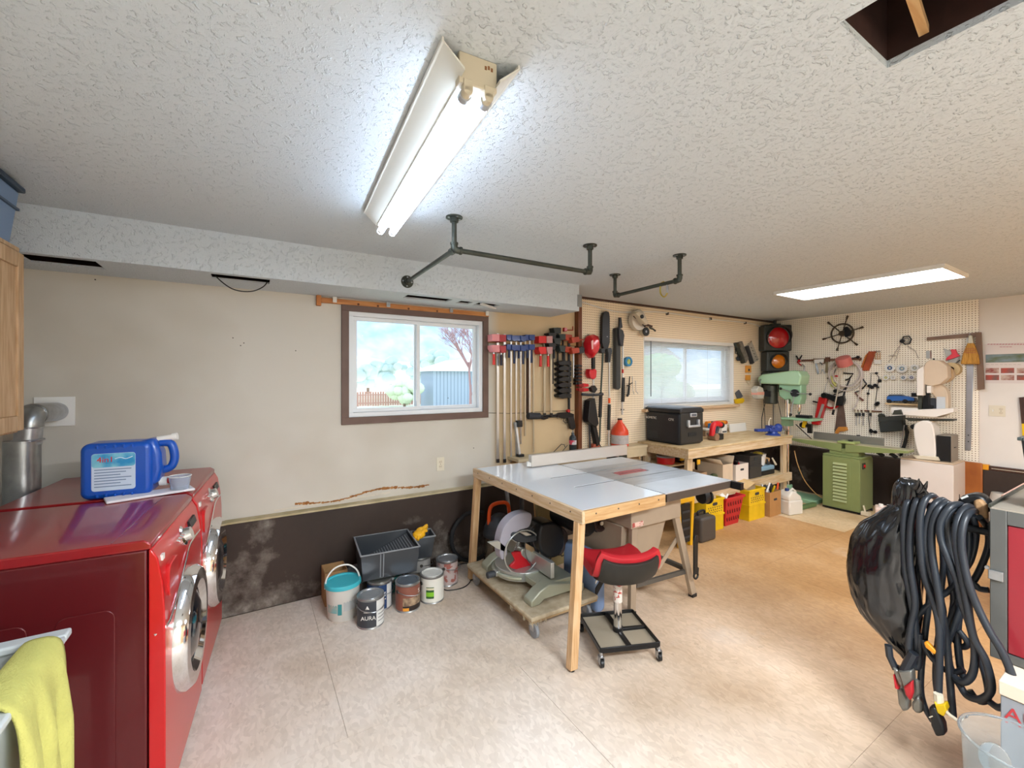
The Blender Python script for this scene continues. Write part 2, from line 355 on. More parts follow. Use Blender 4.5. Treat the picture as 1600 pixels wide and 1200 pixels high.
mLedge=M('ledge_paint','#cdbf9f',.7,col2='#9f9268',vs=5)
tag(MB().box(-1.17,2.1,3.425,3.5,.615,.628).build('trim_1',mLedge),kind='structure')
# torn, rusty strip at the foot of the wall
random.seed(3); mTorn=M('torn_paper','#b5824f',.9,col2='#8d5a2d',vs=30); mTorn2=M('torn_white','#d8cfbf',.9)
tn=tag(T('trim_2',None,None,(0,3.5,0)),kind='structure')
tw=MB(); x=.28
while x<1.3:
    L=random.uniform(.015,.06); zc=.665+.035*(x-.28)+.018*math.sin(x*9); h=random.uniform(.004,.013)
    P=[(x+L*i/5,zc+h*random.uniform(.4,1)) for i in range(6)]+[(x+L*(5-i)/5,zc-h*random.uniform(.4,1.2)) for i in range(6)]
    tw.prism(P,-.004,.0); x+=L*random.uniform(.75,1.15)
tag(tw.build('torn_edge',mTorn,tn),kind='stuff'); tw=MB(); x=.15
while x<1.0:
    L=random.uniform(.03,.09); zc=.648+.02*(x-.15); h=random.uniform(.004,.010)
    P=[(x+L*i/5,zc+h*random.uniform(.4,1)) for i in range(6)]+[(x+L*(5-i)/5,zc-h*random.uniform(.4,1.2)) for i in range(6)]
    tw.prism(P,-.002,.0); x+=L*random.uniform(.9,1.5)
tag(tw.build('torn_patch',mTorn2,tn),kind='stuff')
# soffit box with openings in its underside
SZ=2.21; SX=2.585
hl=[(-1.0,-.70,3.10,3.30),(-.20,.11,3.10,3.25),(1.00,1.36,3.12,3.26),(1.44,1.55,3.14,3.26),(1.60,1.80,3.14,3.26)]
sf=panel('trim_3',(-1.17,SX),(3.05,3.5),hl,SZ,SZ+.012,'z',mCeil)
MB().box(-1.17,SX,3.05,3.065,SZ+.012,H).build('soffit_face',mCeil,sf)
MB().box(SX-.015,SX,3.065,3.5,SZ+.012,H).build('soffit_end',mCeil,sf)
MB().box(-1.17,SX-.015,3.07,3.5,SZ+.10,SZ+.11).box(-1.17,SX-.015,3.066,3.07,SZ+.012,SZ+.1).box(-1.17,SX-.015,3.496,3.5,SZ+.012,SZ+.1).build('cavity',mCav,sf)
MB().beam((SX+.004,3.055,H-.09),(SX+.004,3.055,SZ+.04),.02,.05).build('corner_bead',M('bead','#8c8f90',.5,.5),sf)
MB().tube(smooth([(-.19,3.2,2.26),(-.17,3.14,2.2),(-.09,3.09,2.13),(.0,3.10,2.125),(.07,3.15,2.17),(.1,3.2,2.23),(.1,3.22,2.3)]),.0035,6).build('loose_cable',mBlack,sf)
MB().beam((1.62,3.13,2.2),(1.82,3.27,2.2),.03,.012).build('lath',mWhite,sf)
# timber post and ceiling trim
tag(MB().box(2.905,2.955,3.44,3.5,.62,SZ+.2).build('trim_4',M('stained_post','#7a4424',.45,col2='#5a2f18',vs=6,stretch=(8,8,1))),kind='structure')
tag(MB().box(2.96,6.75,3.455,3.5,H-.018,H).build('trim_5',mBrownD),kind='structure')
# ---- pegboards (holes are round, one inch apart) ----
def peg_mat(name,ax,col):
    m=M(name,col,.6); n=m.node_tree.nodes; l=m.node_tree.links; b=n['Principled BSDF']
    t=n.new('ShaderNodeTexCoord'); s=n.new('ShaderNodeSeparateXYZ'); l.new(t.outputs['Object'],s.inputs[0])
    def cell(o):
        a=n.new('ShaderNodeMath'); a.operation='DIVIDE'; a.inputs[1].default_value=.0254; l.new(o,a.inputs[0])
        f=n.new('ShaderNodeMath'); f.operation='FRACT'; l.new(a.outputs[0],f.inputs[0])
        q=n.new('ShaderNodeMath'); q.operation='SUBTRACT'; q.inputs[1].default_value=.5; l.new(f.outputs[0],q.inputs[0])
        w=n.new('ShaderNodeMath'); w.operation='POWER'; w.inputs[1].default_value=2; ab=n.new('ShaderNodeMath'); ab.operation='ABSOLUTE'; l.new(q.outputs[0],ab.inputs[0]); l.new(ab.outputs[0],w.inputs[0]); return w
    a=cell(s.outputs[ax]); c=cell(s.outputs['Z']); ad=n.new('ShaderNodeMath'); l.new(a.outputs[0],ad.inputs[0]); l.new(c.outputs[0],ad.inputs[1])
    r=n.new('ShaderNodeMapRange'); r.inputs[1].default_value=.026; r.inputs[2].default_value=.044; l.new(ad.outputs[0],r.inputs[0])
    x=n.new('ShaderNodeMix'); x.data_type='RGBA'; x.inputs['A'].default_value=sr('#7d6548'); x.inputs['B'].default_value=sr(col); l.new(r.outputs[0],x.inputs['Factor']); l.new(x.outputs['Result'],b.inputs['Base Color'])
    return m
pbE=panel('pegboard',(1.335,3.46),(.63,H),[],EP,EP+.006,'x',peg_mat('pegboard_right','Y','#fbf3e2'),kind=None)
tag(pbE,'large cream pegboard covering the end wall behind the machines','pegboard')
MB().box(EP+.006,EX,1.34,3.46,.64,.7).box(EP+.006,EX,1.34,3.46,2.38,H).box(EP+.006,EX,1.34,1.38,.7,2.38).build('batten',mWood,pbE)
pbB=panel('pegboard',(2.96,6.728),(.63,H-.02),[(V0,V1,U0,U1)],BP,BP+.006,'y',peg_mat('pegboard_back','X','#f3e2c6'),kind=None)
tag(pbB,'cream pegboard around the window with the white blinds','pegboard')
MB().box(2.97,6.72,BP+.006,BY,.64,.7).box(2.97,V0-.02,BP+.006,BY,2.3,2.36).box(V1+.02,6.7,BP+.006,BY,2.3,2.36).build('batten',mWood,pbB)
# ---- window 1 ----
mVinyl=M('window_vinyl','#e3e7ea',.35); mTrimB=M('window_trim_brown','#6b5349',.5,var=.15,vs=8)
mGlass=M('window_glass','#ffffff',.0,trans=1,ior=1.02)
def frame(mb,x0,x1,z0,z1,w,y0,y1):
    mb.box(x0,x1,y0,y1,z0,z0+w).box(x0,x1,y0,y1,z1-w,z1).box(x0,x0+w,y0,y1,z0+w,z1-w).box(x1-w,x1,y0,y1,z0+w,z1-w); return mb
wn=tag(T('window_1',None,None,((X0+X1)/2,BY,(Z0+Z1)/2)),kind='structure'); hx,hz=(X1-X0)/2,(Z1-Z0)/2
frame(MB(),-hx,hx,-hz,hz,T1,-.018,0).build('window_trim',mTrimB,wn,bevel=.002)
a,b=hx-T1,hz-T1
frame(MB(),-a,a,-b,b,.035,0,.1).build('window_frame',mVinyl,wn,bevel=.002)
mid=PY(654,570,BY)[0]-(X0+X1)/2
sl=frame(MB(),-a+.036,mid+.02,-b+.036,b-.036,.03,.02,.045).build('sash',mVinyl,wn,bevel=.002)
MB().box(-a+.066,mid-.01,.031,.034,-b+.066,b-.066).build('pane',mGlass,sl)
sl=frame(MB(),mid-.02,a-.036,-b+.036,b-.036,.03,.055,.08).build('sash',mVinyl,wn,bevel=.002)
MB().box(mid+.01,a-.066,.066,.069,-b+.066,b-.066).build('pane',mGlass,sl)
MB().box(mid-.02,mid-.008,.008,.02,-.3,-.2).build('latch',mVinyl,wn)
# ---- window 2 ----
wn=tag(T('window_2',None,None,((V0+V1)/2,BY,(U0+U1)/2)),kind='structure'); hx,hz=(V1-V0)/2,(U1-U0)/2
frame(MB(),-hx,hx,-hz,hz,.012,-.024,.13).build('window_trim',mWhite,wn,bevel=.002)
MB().box(-hx-.03,hx+.04,-.09,-.022,-hz-.035,-hz-.005).build('window_sill',M('sill_wood','#cfb08c',.6),wn,bevel=.003)
frame(MB(),-hx+.012,hx-.012,-hz+.012,hz-.012,.05,.06,.12).build('window_frame',mVinyl,wn,bevel=.002)
for s,(p,q) in zip((0,1),((-hx+.062,.01),(-.01,hx-.062))):
    sl=frame(MB(),p,q,-hz+.062,hz-.062,.035,.07+s*.02,.09+s*.02).build('sash',mVinyl,wn)
    MB().box(p+.035,q-.035,.079+s*.02,.081+s*.02,-hz+.097,hz-.097).build('pane',mGlass,sl)
bl=T('window_blinds','white horizontal slat blinds in the window above the black cooler','blinds',((V0+V1)/2,BY,U1))
MB().box(-hx+.004,hx-.004,-.03,.005,-.045,-.004).build('head_rail',mWhite,bl,bevel=.003)
s0=MB().bx((0,0,0),(2*hx-.03,.024,.0016),(R(29),0,0)).build('slat',M('blind_slat','#eef0f2',.4),bl); s0.location=(0,.028,-.06)
nsl=44
for i in range(1,nsl):
    c=s0.copy(); COL.objects.link(c); c.location=(0,.028,-.06-i*(2*hz-.1)/nsl)
MB().box(-hx+.015,hx-.015,.015,.04,-2*hz+.015,-2*hz+.03).build('bottom_rail',mWhite,bl)
MB().cyl((-hx+.13,-.02,-.04),(-hx+.13,-.02,-.7),.006,n=6).build('wand',M('wand_grey','#5d6063',.3),bl)
for x in(-.55,-.1,.35): MB().cyl((x,.005,-.04),(x,.005,-2*hz+.03),.0012,n=4).build('cord',mWhite,bl)
# wall bits
for px,py in((149,437),(364,528),(381,536),(462,548),(376,540),(700,622),(740,700)):
    q=PY(px,py,BY); tag(MB().cyl((q[0],BY,q[2]),(q[0],BY-.004,q[2]),.004,n=8).build('trim_9',mScrew),kind='structure')
# ================= OUTSIDE =================
GZ=-.8
mGr=M('lawn','#d9d6c2',.9,col2='#b9c29a',vs=.25)
g=MB().box(-60,160,3.8,62,GZ-.3,GZ).build('ground',mGr); tag(g,kind='structure')
# wooden fence, picket by picket
FY=38.0; mFe=M('fence_wood','#c99c8a',.8,var=.2,vs=1)
fn=T('picket_fence','reddish wooden fence across the far end of the yard','fence',(PY(650,620,FY)[0],FY,GZ))
xa,xb=PY(538,620,FY)[0]-fn.location[0],PY(745,620,FY)[0]-fn.location[0]
n=0; x=xa; pk=None
while x<xb:
    if pk is None: pk=MB().box(-.09,.09,-.02,.0,.05,1.28).build('picket',mFe,fn); c=pk
    else: c=pk.copy(); COL.objects.link(c)
    c.location=(x,0,random.uniform(-.03,.03)); x+=.215
MB().box(xa,xb,0,.05,.25,.35).box(xa,xb,0,.05,.95,1.05).build('rail',mFe,fn)
# shed
SY=33; p0=PY(677,620,SY)[0]; p1=PY(760,620,SY)[0]; pz=PY(700,580,SY)[2]
sh=T('garden_shed','blue grey garden shed with vertical siding beyond the window','shed',((p0+p1)/2,SY,GZ)); w=(p1-p0)/2; hh=pz-GZ
mSh=M('shed_siding','#a3b2c1',.7)
MB().box(-w,w,0,3,0,hh).build('wall',M('shed_wall','#94a3b2',.7),sh)
bd=None
for i in range(16):
    x=-w+.12+i*(2*w-.2)/15
    if bd is None: bd=MB().box(-.12,.12,-.03,0,0,hh).build('board',mSh,sh);c=bd
    else: c=bd.copy();COL.objects.link(c)
    c.location=(x,0,0)
MB().prism([(-w-.3,hh),(w+.3,hh),(w+.3,hh+.12),(0,hh+1.0),(-w-.3,hh+.12)],-.4,3.4).build('roof',M('snow_roof','#eef0f2',.8),sh)
# hill flank far behind
def ridge(name,label,y,zb,x0,x1,f,mat,dy):
    m=MB(); vs=[];fs=[];nx,ny=70,14
    for j in range(ny):
        for i in range(nx):
            x=x0+(x1-x0)*i/(nx-1);v=j/(ny-1)
            vs.append((x,y+dy*v,zb+f(x)*math.sin(v*PI/2)*(1+.12*math.sin(i*.9+j*1.7)*v)+random.uniform(-1,1)*f(x)*.015))
    for j in range(ny-1):
        for i in range(nx-1): fs.append((j*nx+i,j*nx+i+1,(j+1)*nx+i+1,(j+1)*nx+i))
    m.add(vs,fs); o=m.build(name,mat); return tag(o,label,kind='structure')
ridge('hill_far',None,260,GZ,-250,500,lambda x:95+22*math.sin(x*.017+1)+8*math.sin(x*.06),M('hill_forest_hazed','#9db7ca',.9,col2='#c9d8e1',vs=.07),160)  # distance haze is painted in: forest colours paled towards blue
ridge('hill_near',None,120,GZ,-120,300,lambda x:11+3*math.sin(x*.05+2),M('hill_meadow_hazed','#b9c6c4',.9,col2='#dfe4e2',vs=.12),40)  # near slope paled too, its haze is in the colour
def blob(name,label,cat,x,y,z,r,mat,n=26,trunk=None,group=None,seed=1):
    random.seed(seed); t=T(name,label,cat,(x,y,GZ),group=group); m=MB()
    for i in range(n):
        a=random.uniform(0,2*PI);q=random.uniform(0,.75)*r;h_=random.uniform(.3,1)*z
        m.ball((q*math.cos(a),q*math.sin(a),h_),r*random.uniform(.22,.42),(1,1,.8),8,6)
    m.build('foliage',mat,t)
    MB().cyl((0,0,0),(0,0,z*.6),r*.07,n=8).build('trunk',M('bark','#7b6a5c',.9),t); return t
q=PY(632,600,34); blob('green_bush','pale green round bush in front of the fence','bush',q[0],34,2.0,1.5,M('spring_leaves','#cfdcc2',.8),seed=4)
for i,(px,y,z,r,c) in enumerate(((575,70,5,3.4,'left'),(610,75,6,3.2,''),(660,72,5.4,3,''),(690,60,7,3.3,''))):
    q=PY(px,600,y); blob('hillside_tree',('rounded hazy tree farthest left beyond the fence','taller hazy tree second from left beyond the fence','hazy tree beyond the fence beside the middle of the window','hazy tree rising behind the garden shed')[i],'tree',q[0],y,z,r,M('hazy_leaves','#b2c4bd',.9),seed=i+9,n=16)  # haze on these trees is only their pale leaf colour
# bare reddish tree before the shed
tr=T('bare_tree','bare pinkish branching tree in front of the garden shed','tree',(*PY(735,600,20)[:2],GZ)); tm=MB(); random.seed(11)
def br_(p,d,L,r,k):
    e=p+d*L; tm.cyl(p,e,r,r*.65,n=5)
    if k==0:return
    for _ in range(3 if k>1 else 4):
        nd=(d+Vector((random.uniform(-.75,.75),random.uniform(-.75,.75),random.uniform(-.25,.5)))).normalized(); br_(e-d*L*random.uniform(0,.35),nd,L*random.uniform(.6,.82),r*.62,k-1)
br_(Vector((0,0,0)),Vector((0,0,1)),2.1,.10,6); tm.build('branches',M('reddish_bark','#a98685',.8),tr)
# neighbouring house seen through the blinds
hs=T('neighbour_house','pale neighbouring house behind the blinds','house',(11.5,12,GZ)); MB().box(-2.2,3.5,0,5,0,3.2).build('wall',M('house_wall','#cfcbc4',.8),hs)
MB().prism([(-2.6,3.2),(3.9,3.2),(.6,4.7)],-.4,5.4).build('roof',M('house_roof','#a5a4a6',.8),hs)
blob('hedge_bush','green leafy shrub seen through the right half of the blinds','bush',10.2,8.5,2.8,1.2,M('hedge_leaves','#9dbb86',.8),seed=21,n=20)
# ================= LIGHTS OF THE ROOM AND REAR FILL =================
mTube=M('lit_tube','#d3e6ff',.4,emit=TUBE_E); mFix=M('fixture_enamel','#d8d6cb',.4); mFixE=M('fixture_end','#c9bda4',.5)
def shop_light(loc,rz,label):
    t=T('fluorescent_light',label,'light',loc,rz)   # local y along the tubes, z=0 at ceiling
    L=.60
    MB().box(-.05,.05,-L,L,-.078,0).build('channel',mFix,t,bevel=.003)
    for s in(-1,1):
        MB().prism([(s*.05,-.07),(s*.108,-.016),(s*.108,-.012),(s*.05,-.062)],-L-.04,L+.02).build('reflector',mFix,t)
        MB().prism([(s*.106,-.018),(s*.111,-.016),(s*.111,-.004),(s*.106,-.004)],-L-.04,L+.02).build('rim',mFix,t)
        u=s*.03
        MB().cyl((u,-L+.03,-.1),(u,L+.01,-.1),.0165,n=16).build('tube',mTube,t)
        for e in(-1,1):
            MB().cyl((u,e*(L-.025),-.1),(u,e*(L-.005),-.1),.0172,n=16).build('tube_cap',mAlu,t)
    MB().box(-.055,.055,-L-.012,-L+.02,-.082,0).build('end_cap',mFixE,t,bevel=.003)
    for u in(-.03,.03):
        for e in(-1,1):
            k=MB().box(u-.013,u+.013,e*(L+.004)-.011,e*(L+.004)+.011,-.1,-.07); k.cyl((u,e*(L+.004)-.011,-.1),(u,e*(L+.004)+.011,-.1),.013,n=14)
            k.build('lamp_holder',mFixE,t,bevel=.001)
    return t
fx=shop_light((.565,1.64,H),R(-3.9),'open twin tube fluorescent fixture above the middle of the room')
cx=fx
mk=MB()
for k_ in range(3): mk.box(.018+k_*.009,.024+k_*.009,-.6128,-.612,-.028+.003*(k_%2),-.018+.003*(k_%2))
mk.build('print_mark',M('print_brown','#8a5a34',.6),fx)
lp=T('ceiling_panel_light','flat rectangular lit ceiling panel above the machines','light',(4.72,1.665,H))
frame_=MB(); a,b=.30,.615
frame_.box(-a,a,-b,-b+.018,-.032,0).box(-a,a,b-.018,b,-.032,0).box(-a,-a+.018,-b+.018,b-.018,-.032,0).box(a-.018,a,-b+.018,b-.018,-.032,0).build('frame',mWhite,lp,bevel=.001)
MB().box(-a+.018,a-.018,-b+.018,b-.018,-.027,-.012).build('diffuser',M('lit_diffuser','#f6f9ff',.5,emit=PANEL_E),lp)
# added fill light: two unseen area lamps behind the camera, without fixtures
for x,y in((1.2,-.9),(4.2,-.7)):
    ad=bpy.data.lights.new('rear_fill','AREA'); ad.shape='RECTANGLE'; ad.size=1.2; ad.size_y=.3; ad.energy=REAR_W*(1.4 if x<2 else .75); ad.color=(.86,.93,1) if x<2 else (.94,.97,1)
    ao=bpy.data.objects.new('rear_fill',ad); COL.objects.link(ao); ao.location=(x,y,H-.1)
# ---- pipes on the ceiling ----
def flange(mb,c,ax):
    c=Vector(c); d=Vector(ax)
    mb.cyl(c,c+d*.006,.045,n=24); mb.cyl(c+d*.006,c+d*.028,.022,n=16)
    a=d.orthogonal().normalized();b=d.cross(a)
    return [(c+d*.0055+(a*math.cos(q)+b*math.sin(q))*.032,c+d*.0095+(a*math.cos(q)+b*math.sin(q))*.032) for q in(.7,2.3,3.9,5.4)]
def pipe_rack(name,label,pts,wall_leg=None):
    t=T(name,label,'pipe rack',pts[0]); o=Vector(pts[0]); Q=[Vector(p)-o for p in pts]
    zz=-.175
    m=MB()
    for q in Q: m=MB(); sc=flange(m,q,(0,0,-1)); m.build('flange',mIron,t); n=MB(); [n.cyl(a,b,.006,n=6) for a,b in sc]; n.build('screw',mSteel,t)
    for q in Q: MB().cyl(q+Vector((0,0,-.02)),q+Vector((0,0,zz)),.0135,n=12).build('drop_pipe',mIron,t)
    a,b=Q[0]+Vector((0,0,zz)),Q[1]+Vector((0,0,zz)); MB().cyl(a,b,.0135,n=12).build('pipe',mIron,t)
    for q,d in((a,(b-a).normalized()),(b,(a-b).normalized())):
        e=MB().tube([q+Vector((0,0,.035)),q+Vector((0,0,.012)),q+d*.004,q+d*.016,q+d*.04],.0185,10); e.cyl(q+Vector((0,0,.028)),q+Vector((0,0,.038)),.0215,n=12); e.cyl(q+d*.032,q+d*.042,.0215,n=12); e.build('elbow',mIron,t)
    if wall_leg:
        w=Vector(wall_leg)-o; MB().cyl(a,w,.0135,n=12).build('pipe',mIron,t)
        m=MB(); sc=flange(m,w,(0,-1,0)); m.build('flange',mIron,t); n=MB(); [n.cyl(u,v,.006,n=6) for u,v in sc]; n.build('screw',mSteel,t)
        MB().tube([a,a+(w-a).normalized()*.045],.0195,10).build('tee',mIron,t)
    return t
pipe_rack('pipe_rack','grey iron pipe rack with a third leg to the soffit',[(.93,2.115,H),(1.875,2.105,H)],(.972,3.05,H-.16))
r2=pipe_rack('pipe_rack','short grey iron pipe rail with a yellow carabiner on it',[(2.58,2.59,H),(2.555,1.945,H)])
ca=T('carabiner','yellow carabiner hanging on the short pipe rail','carabiner',(2.56,2.08,H-.215))
MB().tube(smooth([(0,0,.055),(0,.03,.045),(0,.032,-.02),(0,0,-.055),(0,-.03,-.03)],6),.005,8).build('hook',M('brass_yellow','#b7a44c',.4,.5),ca)
MB().cyl((0,-.03,-.03),(0,-.026,.035),.006,n=8).cyl((0,-.031,-.012),(0,-.028,.018),.0085,n=8).build('gate',mSteel,ca)
# white cable along the ceiling trim
cb=T('ceiling_cable','thin white cable drooping along the brown ceiling trim','cable',(2.96,3.45,H-.03))
P=[(0,0,-.03),(.5,0,-.09),(1.0,0,-.05),(1.35,0,-.035),(2.2,.0,-.05),(3.0,0,-.04),(3.3,-.0,-.06),(3.66,-.02,-.13)]
MB().tube(smooth(P,5),.006,6).build('cable',mWhite,cb)
for x in(1.35,2.2,3.0): MB().box(x-.008,x+.008,-.012,.02,-.06,-.03).build('clip',mScrew,cb)
# ================= LEFT: LAUNDRY =================
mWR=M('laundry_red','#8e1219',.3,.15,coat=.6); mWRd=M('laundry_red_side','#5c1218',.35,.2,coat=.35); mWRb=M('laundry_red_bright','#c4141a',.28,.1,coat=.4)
def rrect(x0,x1,z0,z1,r,n=5):
    o=[]
    for cx,cz,a in((x1-r,z1-r,0),(x0+r,z1-r,90),(x0+r,z0+r,180),(x1-r,z0+r,270)):
        for i in range(n+1):
            t=R(a+90*i/n); o.append((cx+r*math.cos(t),cz+r*math.sin(t)))
    return o
def washer(name,label,loc,rz,W_=.69,side=True):
    t=T(name,label,'laundry machine',loc,rz); w=W_/2; D=-.70
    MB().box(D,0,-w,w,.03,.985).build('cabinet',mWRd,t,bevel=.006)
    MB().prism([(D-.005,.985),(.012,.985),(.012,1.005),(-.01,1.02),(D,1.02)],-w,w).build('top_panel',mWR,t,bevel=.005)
    MB().box(-.10,-.096,-w+.01,w-.01,1.0195,1.0215).build('seam',mWR,t)
    pr=[(.004,.03),(.052,.03),(.052,.5),(.050,.76),(.044,.86),(.03,.95),(.012,.985),(.004,.985)]
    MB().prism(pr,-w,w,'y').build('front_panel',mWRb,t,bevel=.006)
    # accent curve
    MB().tube(smooth([(.02,-w-.001,.68),(.0535,-w+.05,.70),(.0525,-.05,.80),(.047,.1,.845),(.046,w-.02,.84)],6),.004,6).build('accent_line',mChrome,t)
    # door
    c=(.078,.0,.50)
    TT=Matrix.Translation((.046,-.01,.535))@Matrix.Rotation(PI/2,4,'Y')
    d=MB().lathe([(.155,.0),(.245,.0),(.243,.03),(.225,.05),(.18,.052),(.155,.03),(.155,0)],TT,40,cap=False).build('door',mChrome,t)
    MB().lathe([(.001,-.0),(.157,.0),(.15,.026),(.09,.05),(.001,.055)],TT,32).build('door_glass',M('door_glass','#1b1f26',.08,coat=1),d)
    # detergent drawer, knob, buttons
    s=MB().prism(rrect(-w+.05,-w+.19,.78,.90,.03),.03,.054,'x').build('drawer',mWRb,t,bevel=.003)
    kt=Matrix.Translation((.032,.0,.915))@Euler((0,R(72),0)).to_matrix().to_4x4()
    MB().lathe([(.042,0),(.042,.01),(.03,.016),(.026,.04),(.001,.042)],kt,24).build('dial',mChrome,t)
    MB().add([(.018,.12,.91),(.018,.24,.91),(.018,.24,.94),(.018,.12,.94),(.049,.12,.91),(.049,.24,.91),(.0405,.24,.94),(.0405,.12,.94)],[(0,3,2,1),(4,5,6,7),(0,1,5,4),(1,2,6,5),(2,3,7,6),(3,0,4,7)]).build('display',mBlack,t)
    for i in range(4): MB().cyl((.04,-.12+i*.03,.935),(.052,-.12+i*.03,.93),.006,n=10).build('button',mChrome,t)
    MB().box(.03,.0385,-w+.03,-w+.055,.93,.95).build('badge',mWhite,t)
    if side:
        for a,b in((-.235,-.085),(-.52,-.30)):
            MB().prism(rrect(a,b,.14,.80,.03),-w-.004,-w).build('side_recess',mWRd,t,bevel=.003)
        MB().cyl((-.14,-w-.006,.12),(-.14,-w,.12),.02,n=16).build('plug',mBlack,t)
    for x in(D+.08,-.08):
        for y in(-w+.06,w-.06): MB().cyl((x,y,0),(x,y,.035),.022,n=12).build('foot',mBlack,t)
    return t
washer('front_loading_washer','glossy red front loader nearest the grey laundry sink',(-.283,2.302,0),R(-4.3))
washer('front_loading_dryer','glossy red front loader in the corner beside the back wall',(-.232,3.03,0),R(-4.3),.68,side=False)
# detergent jug lying on its side, spout to the right
mJug=M('jug_blue','#0d4fb0',.3,coat=.3)
jg=T('detergent_jug','big blue detergent jug lying sideways on the red machines','jug',(-.665,2.80,1.0215),R(-6))
body=MB(); pts=rrect(0,.265,.0,.262,.035,6)
body.prism(pts,-.075,.075).build('body',mJug,jg,bevel=.022,seg=3)
MB().prism([(.20,.02),(.285,.05),(.30,.12),(.295,.2),(.27,.275),(.2,.26)],-.055,.055).build('shoulder',mJug,jg,bevel=.02,seg=3)
MB().tube(smooth([(.28,0,.245),(.325,0,.235),(.34,0,.17),(.325,0,.12),(.285,0,.105)],6),.019,10).build('handle',mJug,jg)
MB().cyl((.27,0,.262),(.345,0,.272),.014,n=14).cyl((.33,0,.27),(.352,0,.273),.018,n=14).build('vent_cap',mWhite,jg)
s=MB().cyl((.28,0,.05),(.312,0,.05),.022,n=16).build('spigot',mWhite,jg); MB().cyl((.306,0,.05),(.318,0,.05),.014,n=12).build('spigot_button',mRedP,s)
for i in range(5):
    for z in(.018,.245): MB().tube([(.065+i*.032,-.0775,z-.006),(.065+i*.032,-.079,z+.008)],.005,6).build('rib',mJug,jg)
lb=MB().prism(rrect(.045,.205,.04,.215,.012),-.0765,-.0745).build('label',M('label_pale_blue','#c5d3e4',.5),jg)
MB().prism(rrect(.046,.204,.15,.214,.011),-.0772,-.0765).build('label_band',M('label_sea_blue','#2b8fc4',.5,col2='#8fd0d8',vs=14),lb)
text('lettering','4in1',.036,mRedP,lb,(.095,-.0776,.185)); 
MB().tube(smooth([(.13,-.0774,.188),(.15,-.0774,.193),(.17,-.0774,.186),(.195,-.0774,.195)],4),.0015,5).build('print_wave',M('label_white','#f1f5fa',.5),lb)
for i,z in enumerate((.137,.124,.111,.098,.085,.072,.058)): MB().box(.055,.19-.02*(i%3),-.0772,-.0765,z,z+.004).build('print_line',M('print_slate','#6b7f9c',.6),lb)
# white tray / folded cloth and measuring cup
fc=MB(); n=16
pp=PZ(172,776,1.022); q=PZ(300,752,1.022); 
m=M('white_cloth','#e4dfe3',.8,bump=.2,bs=60)
cl=MB().bx((0,0,.006),(.33,.11,.012)).build('folded_cloth',m,None,bevel=.005,seg=3); cl.location=(-.41,2.70,1.0215); cl.rotation_euler=(0,0,R(17)); tag(cl,'folded white cloth under the cup beside the blue jug','cloth')
cu=T('measuring_cup','clear plastic measuring cup on the folded white cloth','cup',(-.300,2.715,1.034))
MB().lathe([(.001,0),(.037,0),(.046,.062),(.049,.063),(.0475,.066),(.044,.064),(.035,.004),(.001,.003)],None,28,cap=False).build('cup_body',M('clear_plastic_blue','#dfe9f7',.12,trans=.75,ior=1.2),cu)
MB().ring((0,0,.065),.047,.002,'z',28,6).build('rim',mWhite,cu)
# dryer duct
mGal=M('galvanised','#a7a9a8',.3,.85,var=.35,vs=9)
dd=T('dryer_duct','galvanised elbow duct running up behind the dryer to the wall','duct',(-1.0,3.2,0))
MB().cyl((0,0,.3),(0,0,1.27),.068,n=28).build('lower_pipe',mGal,dd)
MB().cyl((.02,0,1.25),(.025,0,1.345),.052,n=28).ring((.022,0,1.27),.055,.006,'z').ring((.023,0,1.335),.054,.004,'z').build('upper_pipe',mSteel,dd)
q=Vector((.044,.30,1.398)); m_=[Vector((.025,0,1.34)),Vector((.025,.0,1.37)),Vector((.03,.035,1.40)),Vector((.037,.075,1.405)),q]
MB().tube([m_[0],m_[1],Vector((.027,.012,1.39)),m_[2]],.054,28).build('elbow',mGal,dd)
MB().tube([m_[2]-Vector((0,.01,0)),m_[3],q-Vector((0,.01,0))],.053,28).build('elbow_outer',mSteel,dd)
MB().tube([m_[2]-Vector((0,.006,.0)),m_[2]+Vector((.001,.006,.001))],.057,28).build('crimp_ring',mGal,dd)
pl=PY(90,643,BY); MB().box(pl[0]+1.0-.095,pl[0]+1.0+.075,.292,.30,pl[2]-.085,pl[2]+.085).build('wall_plate',mWhite,dd,bevel=.002)
# oak wall cabinet
mOak=M('oak','#c4a27c',.5,col2='#ab8860',vs=7,stretch=(9,9,1),bump=.1)
kb=T('wall_cabinet','light oak wall cabinet with panelled doors over the machines','cabinet',(-1.17,2.36,1.353))
MB().box(0,.30,-.38,.38,0,.79).build('body',mOak,kb,bevel=.002)
for i,(a,b) in enumerate(((-.375,-.005),(.005,.375))):
    d=MB(); 
    for c in((a,a+.055,.01,.78),(b-.055,b,.01,.78),(a+.055,b-.055,.01,.075),(a+.055,b-.055,.715,.78)): d.box(.301,.321,c[0],c[1],c[2],c[3])
    dr=d.build('cabinet_door',mOak,kb,bevel=.003)
    MB().box(.301,.314,a+.052,b-.052,.072,.718).build('door_panel',mOak,dr,bevel=.006)
MB().box(.0,.305,-.382,.382,.79,.81).build('cornice',mOak,kb,bevel=.003)
tb=T('storage_tote','blue storage tote with dark lid on top of the oak cabinet','tote',(-1.0,2.52,2.163))
MB().taper((0,0,.12),(.24,.36,.24),(.28,.42)).build('tub',M('tote_blue','#6f86a3',.5),tb,bevel=.01)
MB().box(-.15,.155,-.22,.22,.24,.262).build('lid',M('tote_lid','#273747',.5),tb,bevel=.004)
MB().box(.12,.142,-.2,.2,.155,.165).build('rim_line',M('tote_lid2','#3d4f63',.5),tb)
